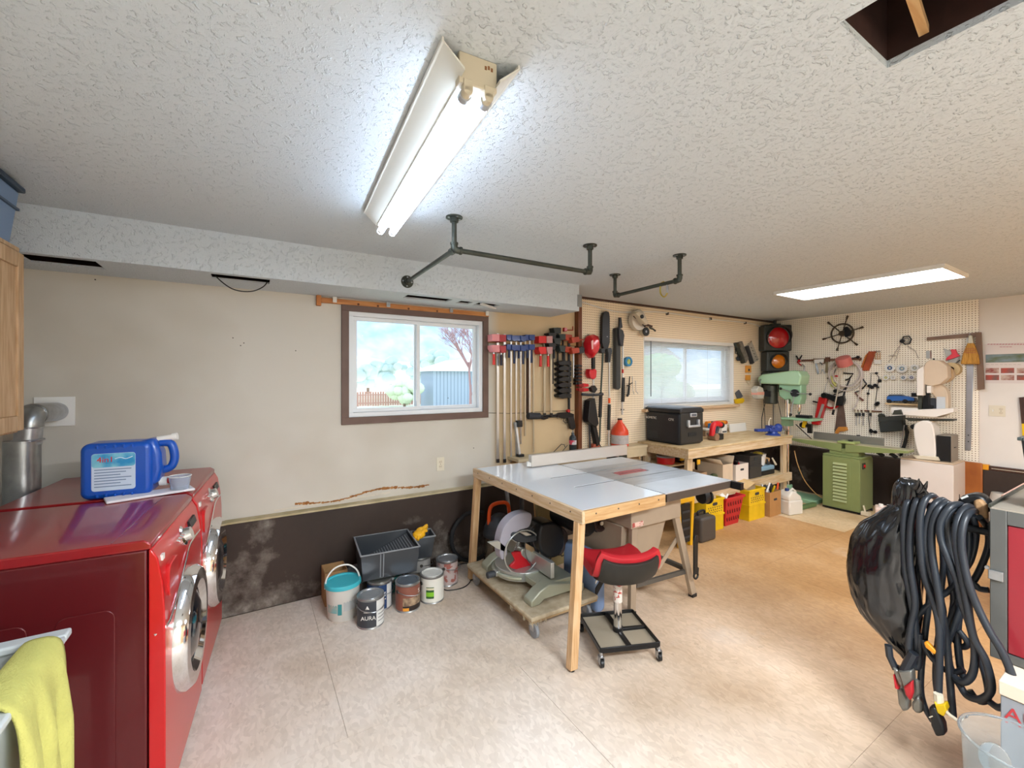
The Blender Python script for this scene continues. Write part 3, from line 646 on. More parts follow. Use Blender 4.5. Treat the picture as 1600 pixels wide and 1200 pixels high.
# laundry sink
mTub=M('sink_plastic','#bfc6c8',.35); sk=T('laundry_sink','pale grey plastic laundry sink in front of the red washer','sink',(-.80,1.46,0))
X_,Y_=.355,.29
def shell(mb,z0,z1,a0,b0,a1,b1,t):
    vs=[(-a0,-b0,z0),(a0,-b0,z0),(a0,b0,z0),(-a0,b0,z0),(-a1,-b1,z1),(a1,-b1,z1),(a1,b1,z1),(-a1,b1,z1)]
    vs+=[(-a0+t,-b0+t,z0+t),(a0-t,-b0+t,z0+t),(a0-t,b0-t,z0+t),(-a0+t,b0-t,z0+t),(-a1+t,-b1+t,z1),(a1-t,-b1+t,z1),(a1-t,b1-t,z1),(-a1+t,b1-t,z1)]
    f=[(0,3,2,1),(8,9,10,11)]
    for i in range(4):
        j=(i+1)%4; f+=[(i,j,4+j,4+i),(8+j,8+i,12+i,12+j),(4+i,4+j,12+j,12+i)]
    return mb.add(vs,f)
shell(MB(),.46,.845,X_-.06,Y_-.05,X_-.015,Y_-.015,.012).build('basin',mTub,sk,bevel=.008)
r_=MB(); o=.05
for c in((-X_,X_,-Y_,-Y_+o),(-X_,X_,Y_-o,Y_),(-X_,-X_+o,-Y_+o,Y_-o),(X_-o,X_,-Y_+o,Y_-o)): r_.box(c[0],c[1],c[2],c[3],.838,.86)
r_.build('rim',mTub,sk,bevel=.006)
for x in(-.27,.27):
    for y in(-.22,.22): MB().taper((x,y,.235),(.045,.045,.47),(.06,.06)).build('leg',mTub,sk,bevel=.003)
MB().cyl((0,0,.455),(0,0,.476),.04,n=20).cyl((0,0,.3),(0,0,.46),.02,n=12).build('drain',mSteel,sk)
# towel over the right rim
def towel():
    nu,nv=40,20; vs=[];fs=[]
    prof=[(q.x,q.y) for q in smooth([(a,b,0) for a,b in [(-.075,-.20),(-.07,-.05),(-.06,.005),(-.03,.016),(.005,.008),(.022,-.03),(.028,-.12),(.03,-.24),(.034,-.36)]],4)]
    m=len(prof)
    for i,(x,z) in enumerate(prof):
        for j in range(nv):
            v=j/(nv-1); y=(v-.5)*.30
            am=min(1,max(0,(-z)/.15)); wx=.010*am*math.sin(v*17+z*6)+.006*am*math.sin(v*31)
            dz=-.05*v*am if x>0 else 0
            vs.append((x+wx+.006*(1 if x>0 else -1)*am,y*(1-.12*am),z+dz))
    for i in range(m-1):
        for j in range(nv-1): fs.append((i*nv+j,i*nv+j+1,(i+1)*nv+j+1,(i+1)*nv+j))
    return MB().add(vs,fs)
tw_=towel().build('hand_towel',M('towel_yellow','#cbc871',.95,var=.12,vs=14,bump=.7,bs=160),None,solid=.008,ang=180); tw_.location=(-.462,1.52,.862)
tag(tw_,'yellow towel draped over the right rim of the laundry sink','towel')
# scrap of foil on the floor
q=PZ(295,1085,0); sc=MB().add([(0,0,0.001),(.05,.01,.004),(.04,.05,.012),(.0,.045,.003),(.02,.02,.014)],[(0,1,4),(1,2,4),(2,3,4),(3,0,4)]).build('foil_scrap',M('foil','#cfd4d8',.3,.5),None,solid=.001); sc.location=q; tag(sc,'crumpled scrap of foil on the floor beside the red washer','scrap')
# ================= BACK WALL: TOOLS =================
# curtain board above the window
t=WT('curtain_board','orange pine board with white brackets above the brown window','board','b',628,472)
a=t.p(497,462,.02); b=t.p(764,486,.02); mCB=M('curtain_pine','#c98a4e',.5,col2='#a9652f',vs=5,stretch=(1,10,10))
zc=2.178-t.o[2]
MB().box(a[0],b[0],-.02,0,zc-.02,zc+.018).build('board',mCB,t.r,bevel=.002)
MB().box(a[0]-.012,a[0]+.02,-.04,0,zc-.045,zc+.03).build('block',M('pine_dark','#b8743c',.6),t.r,bevel=.002)
for f in(.08,.36,.74,.985):
    x=a[0]+(b[0]-a[0])*f; MB().box(x-.014,x+.014,-.032,-.02,zc-.012,zc+.03).cyl((x,-.032,zc+.008),(x,-.036,zc+.008),.006,n=8).build('bracket',mWhite if f in(.08,.985) else mSteel,t.r,bevel=.001)
for x in(-.35,-.2,.05,.3): MB().cyl((x,-.02,zc-.01),(x,-.0215,zc-.01),.009,n=10).build('knot',M('knot','#5d3218',.7),t.r)
# outlets
def outlet(name,label,wall,px,py,sw=False):
    t=WT(name,label,'outlet',wall,px,py); w=.035 if not sw else .06
    MB().box(-w,w,-.006,0,-.058,.058).build('cover_plate',M('outlet_cream','#ded6c2',.4),t.r,bevel=.002)
    xs=(0,) if not sw else (-.028,.028)
    for k,x in enumerate(xs):
        if sw and k==0:
            MB().box(x-.005,x+.005,-.016,-.006,-.008,.012).build('toggle',mWhite,t.r); continue
        for z in(-.02,.02):
            s=MB().cyl((x,-.0055,z),(x,-.0085,z),.0165,n=20).build('socket',mCream,t.r)
            MB().box(x-.007,x-.005,-.0092,-.0084,z-.005,z+.005).box(x+.005,x+.007,-.0092,-.0084,z-.004,z+.004).build('slot',mBlack,s)
        MB().cyl((x,-.0058,0),(x,-.008,0),.003,n=8).build('screw',mScrew,t.r)
outlet('power_outlet','cream duplex power outlet below the brown framed window','b',688,725)
outlet('power_outlet','cream switch and outlet plate under the pictures','E',1558,642,True)
# rails the clamps hang on
def rail(px0,px1,y,label):
    t=WT('clamp_rail',label,'rail','b',(px0+px1)/2,y); t.rect('board',mWood,px0,px1,y-3,y+3,0,.03); return t
rail(764,834,534,'short pine rail carrying the blue bar clamps beside the window')
rail(841,900,536,'short pine rail carrying the red and black clamps beside the post')
mPink=M('clamp_pink','#e08f93',.4); mBar=M('clamp_bar','#c8cbce',.3,.85); mHndR=M('handle_red','#d8241c',.4,coat=.3); mHndK=M('handle_dark','#2a2130',.45)
def parallel_clamp(label,px,py,mj,mh,mb,w=11,o=.04,yb=722,group='clamps on the wall rails',low=None):
    t=WT('parallel_clamp',label,'clamp','b',px,py,group=group)
    t.poly('fixed_jaw',mj,[(px-w/2,py-14),(px+w/2,py-14),(px+w/2,py-3),(px-w/2,py-3)],o-.01,o+.08,.002)
    t.poly('sliding_jaw',mj,[(px-w/2,py+3),(px+w/2,py+3),(px+w/2,py+14),(px-w/4,py+14),(px-w/2,py+8)],o-.01,o+.08,.002)
    a=t.p(px+w*.22,py-15,o);b=t.p(px+w*.22,yb,o)
    MB().box(a[0]-.012,a[0]+.012,-o-.006,-o+.004,b[2],a[2]).build('bar',mb,t.r,bevel=.001)
    MB().box(a[0]-.014,a[0]+.014,-o-.012,-o+.004,b[2]-.005,b[2]+.03).build('bar_end',mBlack,t.r,bevel=.002)
    h0=t.p(px-w*.28,py+14,o+.03);h1=t.p(px-w*.28,py+34,o+.03)
    MB().cyl(h0,(h0[0],h0[1],h0[2]-.02),.007,n=8).build('spindle',mSteel,t.r)
    MB().cyl((h0[0],h0[1],h0[2]-.018),h1,.012,.014,n=12).build('handle',mh,t.r,bevel=.003)
    return t
parallel_clamp('bar clamp with pink jaws and red handle, nearest the window',775,536,mPink,mHndR,mBar,12)
parallel_clamp('bar clamp with red and grey jaws, second from the window',786,537,M('clamp_red2','#a8323a',.4),mHndK,mBar,10,.045)
parallel_clamp('bar clamp with red jaws and red handle hanging right of the blue ones',848,539,M('clamp_red','#d31f1d',.35),mHndR,M('clamp_bar_tan','#b6ad98',.4,.7),12,yb=650)
parallel_clamp('bar clamp with grey faced red jaws, between the red handled one and the black ones',859,539,M('clamp_grey_red','#b98a88',.4),mHndR,M('clamp_bar_tan2','#bdb49f',.4,.7),9,.05,yb=650)
blu=[(797,533,560,722,'steel'),(805,534,600,716,'steel'),(812,534,608,700,'light'),(819,535,0,690,'tan'),(826,533,0,660,'steel'),(832,533,0,722,'tan')]
words=['first','second','third','fourth','fifth','rightmost']
for i,(px,py,hy,yb,b) in enumerate(blu):
    t=WT('bar_clamp','blue jawed bar clamp, %s of the six blue ones from the window'%words[i],'clamp','b',px,py,group='blue bar clamps')
    o=.035+.01*(i%2)
    for dy in(-6,9):
        t.poly('jaw',mBlue,[(px-5,py+dy-4),(px+4,py+dy-4),(px+4,py+dy+4),(px-1,py+dy+5),(px-5,py+dy+3)],o,o+.07,.002)
    a=t.p(px+1.5,py-9,o);z=t.p(px+1.5,yb-i*3,o)
    MB().box(a[0]-.008,a[0]+.008,-o-.004,-o+.003,z[2],a[2]).build('bar',{'steel':mBar,'light':mSteel,'tan':M('clamp_bar_tan','',.4)}[b],t.r)
    h0=t.p(px-1.5,py+12,o+.045);h1=t.p(px-1.5,py+(34 if i%2 else 26),o+.045)
    MB().cyl(h0,h1,.009,.011,n=10).build('handle',M('handle_navy','#1b2a4f',.4),t.r)
# long dark straight edge behind the clamps
t=WT('straightedge','dark brown straightedge hanging behind the rightmost blue clamp','straightedge','b',824,600); t.rect('blade',mBrownD,821.5,826,527,646,.004,.012)
# black and orange clamps by the post
def black_clamp(label,px,py,mat,yb,bw=6,hh=12,bar=mBlackM,sz=.08):
    t=WT('bar_clamp',label,'clamp','b',px,py,group='clamps on the wall rails')
    t.poly('fixed_jaw',mat,[(px-bw,py-hh),(px+bw,py-hh),(px+bw,py-hh+9),(px-bw+2,py-hh+9)],.03,.03+sz,.003)
    t.poly('sliding_jaw',mat,[(px-bw,py+2),(px+bw,py+2),(px+bw-1,py+13),(px-bw+2,py+11)],.03,.03+sz,.003)
    a=t.p(px,py-hh,.03);z=t.p(px,yb,.03); MB().box(a[0]-.01,a[0]+.01,-.038,-.03,z[2],a[2]).build('bar',bar,t.r)
    h=t.p(px+3,py+12,.08); MB().cyl(h,(h[0],h[1],h[2]-.09),.008,.01,n=10).build('handle',mBlack,t.r)
black_clamp('black bar clamp with wide block head, left of the tall black one',863,534,mBlack,600,6,14)
black_clamp('tall black bar clamp whose square head stands highest by the post',871,526,M('clamp_charcoal','#242b2a',.5),612,6,14)
black_clamp('black clamp with dark green grey body beside the orange pipe clamps',879,538,M('clamp_greenblack','#2b3432',.5),585,5,16)
mOR=M('clamp_orange_red','#b8452b',.5,var=.25,vs=20)
t=WT('pipe_clamp','orange red pipe clamp on a black pipe left of the post','clamp','b',889,537,group='orange red pipe clamps')
for dy in(-10,9): t.poly('jaw',mOR,[(883,537+dy-5),(894,537+dy-4),(895,537+dy+4),(886,537+dy+5),(882,537+dy+2)],.03,.10,.004)
a=t.p(889,524,.04);z=t.p(889,648,.04); MB().cyl(a,z,.0135,n=12).build('pipe',mBlackM,t.r)
t=WT('pipe_clamp','orange red pipe clamp with black crank hanging across the post','clamp','b',901,540,group='orange red pipe clamps',surf=3.44)
for dy in(-9,8): t.poly('jaw',mOR,[(893,540+dy-4),(905,540+dy-5),(906,540+dy+3),(895,540+dy+5)],.01,.08,.004)
t.poly('crank',mDark,[(903,545),(910,541),(914,544),(913,551),(906,553)],.02,.06,.004)
a=t.p(896,545,.02);z=t.p(896,590,.02); MB().cyl(a,z,.008,n=10).build('screw',mSteel,t.r)
t.tube('pull_bar',mOR,[(898,532,.06),(906,531,.07),(913,530,.06)],.005)
t=WT('small_f_clamp','small red crank shaped clamp high beside the post','clamp','b',890,515)
t.tube('bar',mOR,[(882,515,.01),(888,516,.02),(895,516,.02),(895,510,.02)],.006); t.rect('jaw',mRed,882,886,512,518,.0,.03)
# stack of black trigger clamps
for i in range(7):
    y=567+i*8.5
    t=WT('trigger_clamp','black trigger clamp, %s from the top of the stack left of the post'%['first','second','third','fourth','fifth','sixth','lowest'][i],'clamp','b',882,y,group='stack of black trigger clamps')
    t.poly('grip',mBlack,[(873,y-1),(881,y-4),(891,y-2),(890,y+3),(880,y+4+(i>3)*1),(874,y+3)],.005,.09,.004)
    t.rect('jaw',mDark,888,893,y-3,y+4,.01,.05,.002)
    t.tube('bar',mSteel,[(884,y-3,.06),(890,y-1,.05)],.004)
for i in range(6):
    y=572+i*5.5
    t=WT('spring_clamp','small black spring clamp, %s of the column on the pegboard edge'%['topmost','second','third','fourth','fifth','lowest'][i],'clamp','p',905,y,group='column of small black spring clamps')
    t.poly('jaws',mBlack,[(900,y-1.5),(905,y-2.5),(910,y-1),(910,y+1),(905,y+1.5),(900,y+1.5)],.004,.05,.002); t.tube('handle',mDark,[(902,y,.05),(905,y,.08)],.006)
for i,y in enumerate((602,609)):
    t=WT('spring_clamp','red spring clamp, %s of the two beside the post'%('upper','lower')[i],'clamp','p',912,y)
    t.poly('jaws',mRedP,[(904,y-2),(912,y-3),(920,y-2),(920,y+2),(911,y+3),(905,y+2)],.004,.05,.003); t.rect('handle',M('handle_wine','#8a1a1a',.5),905,912,y-2,y+2,.05,.07)
# air pistol on hooks with silencer
t=WT('air_pistol','long barrelled black air pistol hung on the wall below the clamps','pistol','b',862,655)
t.tube('muzzle',M('foam_grey','#34353a',.8),[(825,650,.05),(843,650,.05)],.032,n=16)
t.tube('barrel',mBlackM,[(842,650,.05),(880,648,.05)],.009); t.tube('lower_tube',mBlackM,[(845,652,.05),(874,651,.05)],.006)
t.poly('receiver',mBlackM,[(870,648),(874,645),(888,644),(897,647),(897,653),(880,654),(873,652)],.035,.065,.003)
t.poly('grip',mBlack,[(888,652),(897,651),(900,668),(896,672),(892,670)],.033,.067,.004)
t.tube('trigger_guard',mBlackM,[(881,653,.05),(880,658,.05),(884,661,.05),(888,660,.05),(889,655,.05)],.004)
t.tube('trigger',mBlackM,[(885,654,.05),(884,658,.05)],.003)
t.poly('clip',mBlackM,[(846,652),(856,651),(857,654),(850,656),(846,655)],.035,.06,.002); t.disc('sight_knob',mRed,889,642,.016,.04,.07)
for px in(848,872): t.tube('hook',mSteel,[(px,654,.0),(px,654,.05),(px,650,.06)],.003)
t=WT('wall_wire','thin wire strung along the wall above the air pistol','wire','b',830,644); t.tube('wire',mScrew,[(764,645,.004),(795,646,.006),(822,645,.004),(845,643,.004),(880,642,.006),(897,641,.004)],.0022)
# narrow shelf left of the workbench with the torch bottle and jug
mSh2=M('shelf_paint','#cdbd9c',.6,var=.15,vs=5)
sx0=PY(812,710,3.28)[0]
sh=T('wall_shelf','narrow cream wooden shelf between the clamps and the workbench','shelf',(sx0,3.5,.853))
MB().box(0,2.955-sx0-.05,-.20,0,-.028,0).box(2.955-sx0-.05,3.79-sx0,-.20,-.025,-.028,0).build('board',mSh2,sh,bevel=.002)
MB().box(.01,3.78-sx0,-.195,-.175,-.12,-.028).build('front_rail',mSh2,sh)
for x in(.06,.8,1.6): MB().prism([(x,-.028),(x+.02,-.028),(x+.02,-.16),(x,-.16)],-.17,-.05).build('bracket',mWood,sh)
q=PY(895,699,3.40)
bt=T('torch_bottle','small black gas bottle with pale label on the narrow shelf','gas bottle',(q[0],3.40,.853))
MB().lathe([(.001,0),(.034,0),(.038,.006),(.038,.12),(.034,.145),(.016,.165),(.014,.19),(.001,.19)],None,24).build('cylinder',M('bottle_navy','#15242e',.35,coat=.3),bt)
MB().lathe([(.0385,.07),(.0385,.115)],None,24,cap=False).build('label',M('bottle_label','#c8c4c8',.5,col2='#d64a62',vs=18,lo=.5,hi=.52),bt); MB().cyl((0,0,.19),(0,0,.21),.009,n=10).build('valve',mSteel,bt)
q2=PY(870,700,3.36)
st=T('wire_stand','bent wire stand leaning beside the black gas bottle','stand',(q2[0],3.36,.853))
MB().tube([(-.09,-.03,.006),(0.08,.03,.085),(.12,.03,.075),(.10,.0,.06)],.004).build('wire',mScrew,st); MB().tube([(.0,-.05,.006),(.14,.01,.07)],.004).build('wire',mScrew,st)
# red jug
q=PY(968,697,3.40); jj=T('chemical_jug','red plastic jug with grey label on the shelf end left of the cooler','jug',(q[0]+.005,3.40,.853))
MB().lathe([(.001,0),(.085,0),(.094,.01),(.094,.15),(.088,.175),(.05,.235),(.028,.262),(.024,.285),(.001,.285)],None,28).build('body',M('jug_red','#dd4a2c',.35),jj)
MB().lathe([(.0948,.03),(.0948,.125)],None,28,cap=False).build('label',M('jug_label','#bdb7b6',.5,var=.15,vs=40),jj); MB().cyl((0,0,.285),(0,0,.302),.026,n=16).build('cap',mBlack,jj)
# leaning aluminium profile in the corner of the clamps
t=WT('aluminium_rail','white aluminium rail leaning under the blue clamps with black foot','rail','b',811,690); a=t.p(805,660,.05);b=t.p(812,716,.08)
MB().beam(a,b,.03,.02).build('rail',mAlu,t.r); MB().bx(t.p(811,662,.07),(.05,.05,.06)).build('joint',mBlack,t.r,bevel=.004); MB().bx(t.p(813,713,.08),(.06,.05,.045)).build('foot',mBlack,t.r,bevel=.004)
# ---- garden and cutting tools on the pegboard ----
mSil=M('pole_silver','#d2d3d4',.3,.6)
t=WT('string_trimmer','red string trimmer hanging head up on the pegboard','trimmer','p',927,560)
t.poly('backplate',mDark,[(916,528),(921,522),(921,556),(917,550)],.02,.05,.003)
P=[t.p(x,y,.12) for x,y in((919,536),(923,524),(930,521),(938,525),(940,538),(937,551),(930,559),(927,560),(921,552))]
m=MB(); c=t.p(930,541,.17); k=len(P); lo=[(p[0],-.04,p[2]) for p in P]; mi=[(p[0]*.97+c[0]*.03,-.10,p[2]*.97+c[2]*.03) for p in P]; hi=[(p[0]*.6+c[0]*.4,-.155,p[2]*.6+c[2]*.4) for p in P]
vs=lo+mi+hi; fs=[tuple(range(k))[::-1],tuple(range(2*k,3*k))]+[(r*k+i,r*k+(i+1)%k,(r+1)*k+(i+1)%k,(r+1)*k+i) for r in(0,1) for i in range(k)]
m.add(vs,fs).build('guard',M('trimmer_red','#d3202c',.25,coat=.6),t.r,bevel=.01,seg=3,ang=60)
t.poly('guard_mark',M('pinkish_print','#efb3ae',.4),[(924,533),(927,531),(927,545),(925,546)],.155,.158,.0)
t.tube('neck',mBlack,[(927,558,.08),(927,576,.07)],.022,n=10)
t.poly('motor',M('trimmer_red','',.3),[(922,576),(925,578),(930,576),(933,579),(932,590),(928,593),(923,591),(921,583)],.03,.10,.008)
t.tube('pole',mSil,[(927,592,.06),(927,650,.05)],.012); t.poly('clamp_handle',mBlack,[(924,606),(930,602),(934,608),(930,614),(926,612)],.04,.09,.004)
t=WT('crossbar_handle','black crossbar handle in front of the trimmer pole','handle','p',925,616); t.tube('bar',mDark,[(909,616,.10),(918,617,.10),(932,617,.10),(942,616,.10)],.014); t.tube('clip',mBlack,[(927,617,.03),(927,617,.11)],.012)
t=WT('demolition_tool','black long nosed power tool standing nose down below the trimmer','power tool','p',927,660)
t.poly('body',mBlack,[(922,626),(930,622),(934,650),(936,662),(932,668),(920,660),(919,655)],.03,.12,.006)
t.poly('shaft',mBlack,[(926,664),(932,662),(938,694),(933,698)],.04,.10,.006); t.poly('tip',M('tip_copper','#9c4a35',.5),[(928,695),(936,692),(938,700),(926,701)],.03,.09,.004)
t.tube('rod',mDark,[(920,640,.05),(922,700,.05)],.010); t.tube('rod',mBlackM,[(933,690,.04),(940,699,.04)],.006)
t=WT('pole_saw','pole saw with a long black blade cover standing tallest on the pegboard','saw','p',947,520)
t.poly('scabbard',mBlack,[(942,495),(944,488),(948,486),(952,488),(953,495),(953,535),(950,546),(944,546),(941,535)],.02,.06,.004)
t.poly('clasp',mDark,[(940,545),(946,544),(945,552),(940,551)],.02,.07,.003); t.tube('pole',M('pole_green','#4a564f',.4,.4),[(942,550,.05),(939,612,.05),(937,690,.05)],.010); t.tube('grip',mBlack,[(939,613,.05),(937.5,652,.05)],.019,n=12)
t.disc('screw',mSteel,949,526,.006,.06,.064)
t=WT('telescopic_pole','slim silver pole with black head and orange ring on the pegboard','pole','p',953,600)
t.poly('head',mDark,[(949,545),(955,543),(957,548),(955,556),(954,566),(950,566),(951,552)],.02,.07,.004); t.tube('pole',mSil,[(952,562,.04),(952,625,.04),(951,696,.04)],.010); t.tube('ring',mOrange,[(952,622,.04),(952,630,.04)],.013); t.tube('grip',mBlack,[(952,632,.04),(951,672,.04)],.018,n=12)
t=WT('hedge_trimmer','dark long bar hedge trimmer hanging beside the blue tape','trimmer','p',967,560)
t.poly('blade_cover',M('cover_grey','#3c3e3c',.5),[(963,513),(966,511),(970,514),(970,606),(967,609),(963,607)],.02,.07,.004); t.poly('blade',mBlackM,[(968,496),(971,496),(973,512),(968,514)],.03,.05,.002)
t.poly('motor',mDark,[(967,512),(974,516),(976,524),(974,541),(970,540),(968,528)],.03,.10,.005); t.tube('pole',mSil,[(973,540,.05),(973,590,.05),(972,648,.05)],.010); t.tube('mark',mRed,[(973,577,.05),(973,583,.05)],.0115); t.tube('grip',mBlack,[(974,590,.05),(973,628,.05)],.019,n=12)
t.tube('foot',mBlackM,[(970,640,.05),(975,640,.05)],.006)
t=WT('tape_roll','roll of bright blue tape hanging beside the hedge trimmer','tape','p',983,565); t.disc('tape',M('tape_blue','#2d83b5',.5),983,565,.055,.0,.04,hole=.03); t.disc('core',M('tape_core','#8fae3d',.6,col2='#cfd08a',vs=50),983,565,.031,.005,.035)
t=WT('hand_drill','small dark hand brace on the pegboard below the blue tape','hand tool','p',985,605); t.tube('shaft',mBlackM,[(984,588,.03),(983,602,.03)],.006); t.tube('handle',mBlack,[(983,602,.03),(982,616,.03),(980,619,.03)],.013); t.tube('crank',mBlackM,[(980,603,.03),(985,600,.045),(988,598,.045)],.006)
t=WT('coping_pin','pair of thin hooks on the pegboard left of the blinds','hook','p',992,610)
t.tube('hook',mSteel,[(988,588,.01),(989,610,.02),(991,616,.02)],.003); t.tube('hook',mSteel,[(993,595,.01),(994,612,.02),(997,615,.02)],.003)
t=WT('circular_saw','cream circular saw hung above the left corner of the blinds','saw','p',1002,500)
t.disc('blade_guard',M('saw_guard','#c9c1b3',.4,.3),999,500,.115,.03,.085); t.disc('blade_rim',mBlackM,998,500,.122,.02,.05); t.poly('motor',M('saw_cream','#cfc4ad',.45),[(994,489),(999,486),(1012,500),(1014,506),(1010,508)],.08,.16,.01)
t.disc('bearing',mBlack,1004,494.5,.022,.16,.175); t.poly('base_plate',mBlackM,[(990,494),(993,491),(1011,508),(1008,511)],.09,.10,.001); t.tube('handle',mBrownD,[(1004,506,.12),(1012,508,.12),(1018,510,.1)],.014)
t=WT('round_sander','small round black faced tool hanging at the corner of the blinds','sander','p',1010,518,surf=BY-.03); t.disc('head',M('sander_cream','#c9bba0',.4),1010,517,.062,.0,.05); t.disc('pad',mBlack,1010,518,.05,.05,.065); t.disc('hub',mSteel,1010,518,.014,.065,.07); t.tube('handle',mIron,[(1014,512,.04),(1020,514,.04),(1024,517,.04)],.010)
# right of window 2
t=WT('jointing_guide','slanted grey metal plate with round knob right of the blinds','guide','p',1160,551)
t.poly('frame',mIron,[(1150,536),(1153,535),(1165,567),(1162,568)],.01,.05,.002); t.poly('plate',M('plate_grey','#8f8a80',.45,.4,var=.4,vs=30),[(1155,535),(1160,533),(1170,560),(1166,567)],.02,.06,.003); t.disc('knob',mBlackM,1158,560,.035,.03,.08); t.tube('bracket',mBlackM,[(1150,538,.02),(1149,552,.02),(1154,553,.02)],.006)
t=WT('perforated_plate','slanted pale plate with dark marks nearest the traffic light','plate','p',1176,552)
t.poly('plate',M('plate_pale','#b7b2a5',.45,.3),[(1170,540),(1175,534),(1186,562),(1178,567)],.02,.05,.002); t.poly('edge',mDark,[(1167,542),(1170,540),(1179,567),(1176,569)],.01,.05,.002)
for i in range(5): t.tube('slot',mBlack,[(1173+i*2.2,543+i*4.6,.051),(1175+i*2.2,544+i*4.6,.051)],.004)
t.tube('arm',mBlackM,[(1168,542,.03),(1174,533,.03)],.006)
t=WT('tape_gauge','upper small orange gauge below the hanging plates','gauge','p',1171,577); t.rect('body',M('gauge_orange','#d9973c',.4),1168,1174,571,582,.005,.04,.003); t.disc('knob',mDark,1171,578,.016,.04,.05)
t=WT('tape_gauge','lower small orange gauge with a pale loop above the scraper','gauge','p',1171,592); t.rect('body',M('gauge_orange','',.4),1168,1173,586,594,.005,.04,.003); t.tube('loop',mCream,[(1168,595,.02),(1171,601,.02),(1174,598,.02),(1173,593,.02)],.005)
t=WT('scraper','grey bladed scraper with bright yellow handle right of the blinds','scraper','p',1157,620); t.poly('blade',M('blade_slate','#74777d',.4,.5),[(1149,614),(1155,609),(1161,619),(1154,626)],.01,.02,.001); t.poly('handle',mYel,[(1151,624),(1162,622),(1164,626),(1161,630),(1153,631)],.005,.05,.006)
# ================= CENTRE =================
TZ=.87
# outfeed table
ot=T('outfeed_table','white topped outfeed table with pine edging and two pine legs','table',(1.55,1.80,0)); ox,oy=1.55,1.80
def slot(p,q,w=.006):
    a=PZ(*p,TZ); b=PZ(*q,TZ); y=(a[1]+b[1])/2; return y
s1=PZ(860,747,TZ); s2=PZ(898,761,TZ); y1,y2=s1[1]-oy,s2[1]-oy
mLam=M('laminate','#d4dbe2',.22,coat=.3)
top=panel('tabletop',(0,.655),(0,1.29),[(s1[0]-ox,.655,y1-.01,y1+.01),(s2[0]-ox,.655,y2-.01,y2+.01)],TZ-.003,TZ,'z',mLam,parent=ot,kind=None)
MB().box(.0,.655,.0,1.29,TZ-.03,TZ-.0032).build('underlay',M('underlay_dark','#4a4540',.7),ot)
MB().box(-.02,0,-.02,1.31,TZ-.07,TZ-.001).build('edge_strip',M('pine_pale','#d6bfa0',.6,col2='#c2a27a',vs=6,stretch=(12,1,12)),ot,bevel=.002)
MB().box(0,.655,-.02,0,TZ-.07,TZ-.001).build('edge_strip',mWood,ot,bevel=.002)
MB().box(0,.655,1.29,1.31,TZ-.07,TZ-.001).build('edge_strip',mWood,ot,bevel=.002)
for i in range(7):
    MB().cyl((-.02,.08+i*.19,TZ-.025),(-.0215,.08+i*.19,TZ-.025),.005,n=8).build('screw',mScrew,ot)
for i in range(4): MB().cyl((.08+i*.17,-.02,TZ-.025),(.08+i*.17,-.0215,TZ-.025),.005,n=8).build('screw',mScrew,ot)
for y in(0.005,1.245):
    l_=MB().beam((.0,y+.02,TZ-.07),(-.055,y+.02,.012),.05,.042,(0,1,0)).build('leg',mWoodV,ot,bevel=.002)
    MB().cyl((-.055,y+.02,0),(-.055,y+.02,.014),.016,n=12).build('glide',mBlack,l_)
# table saw
sw=T('table_saw','beige contractor table saw with grey iron top and rip fence','table saw',(2.215,1.79,0)); bx_,by_=2.215,1.79
mIronT=M('cast_top','#b9bdc1',.3,.45,var=.2,vs=5,stretch=(1,4,1)); mSawB=M('saw_beige','#a3917c',.5,var=.08,vs=6); mWingE=M('wing_edge','#4b423b',.5)
ys1,ys2=s1[1]-by_,s2[1]-by_
panel('saw_top',(0,.70),(.26,.84),[(-.01,.71,ys1-.01,ys1+.01),(-.01,.71,ys2-.01,ys2+.01),(.14,.46,(ys1+ys2)/2-.05,(ys1+ys2)/2+.05)],TZ-.015,TZ,'z',mIronT,parent=sw,kind=None)
MB().box(.005,.695,.265,.835,TZ-.045,TZ-.016).build('top_web',mWingE,sw)
ins=MB().prism(rrect(.142,.458,(ys1+ys2)/2-.048,(ys1+ys2)/2+.048,.047,8),TZ-.01,TZ-.001,'z').build('throat_plate',M('throat_red','#b8575f',.4,var=.25,vs=30),sw)
MB().box(.17,.43,(ys1+ys2)/2-.012,(ys1+ys2)/2-.008,TZ-.0015,TZ+.0002).build('blade_slot',mBlack,ins)
for a,b,nm in((0,.257,'wing'),(.843,1.06,'wing')):
    MB().box(0,.70,a,b,TZ-.006,TZ).build(nm,M('wing_metal','#cdd2d6',.3,.4,var=.12,vs=4),sw)
    MB().box(0,.70,a,a+.012,TZ-.055,TZ-.006).box(0,.012,a,b,TZ-.055,TZ-.006).box(.69,.70,a,b,TZ-.055,TZ-.006).box(0,.7,b-.012,b,TZ-.055,TZ-.006).build('wing_web',mWingE,sw)
MB().box(.70,.735,-.07,1.25,TZ-.06,TZ-.01).build('front_rail',mBlackM,sw,bevel=.002); MB().box(-.012,.0,.30,1.25,TZ-.06,TZ-.02).build('rear_rail',mBlackM,sw)
fy=PZ(830,731,TZ)[1]-by_-.005; fx0=PZ(830,731,TZ)[0]-bx_
fen=MB().box(fx0,.80,fy,fy+.045,TZ+.006,TZ+.10).build('rip_fence',M('fence_alu','#cfc9c2',.35,.35),sw,bevel=.002)
MB().box(fx0-.02,fx0,fy+.005,fy+.04,TZ+.012,TZ+.04).cyl((fx0-.022,fy+.02,TZ+.012),(fx0-.022,fy+.02,TZ+.05),.011,n=12).build('fence_clamp',mWhite,fen); MB().box(.735,.80,fy-.0,fy+.045,TZ-.03,TZ+.01).build('fence_head',mIron,fen,bevel=.004)
MB().box(-.13,.36,.16,.70,.62,TZ-.045).build('body',mSawB,sw,bevel=.004)
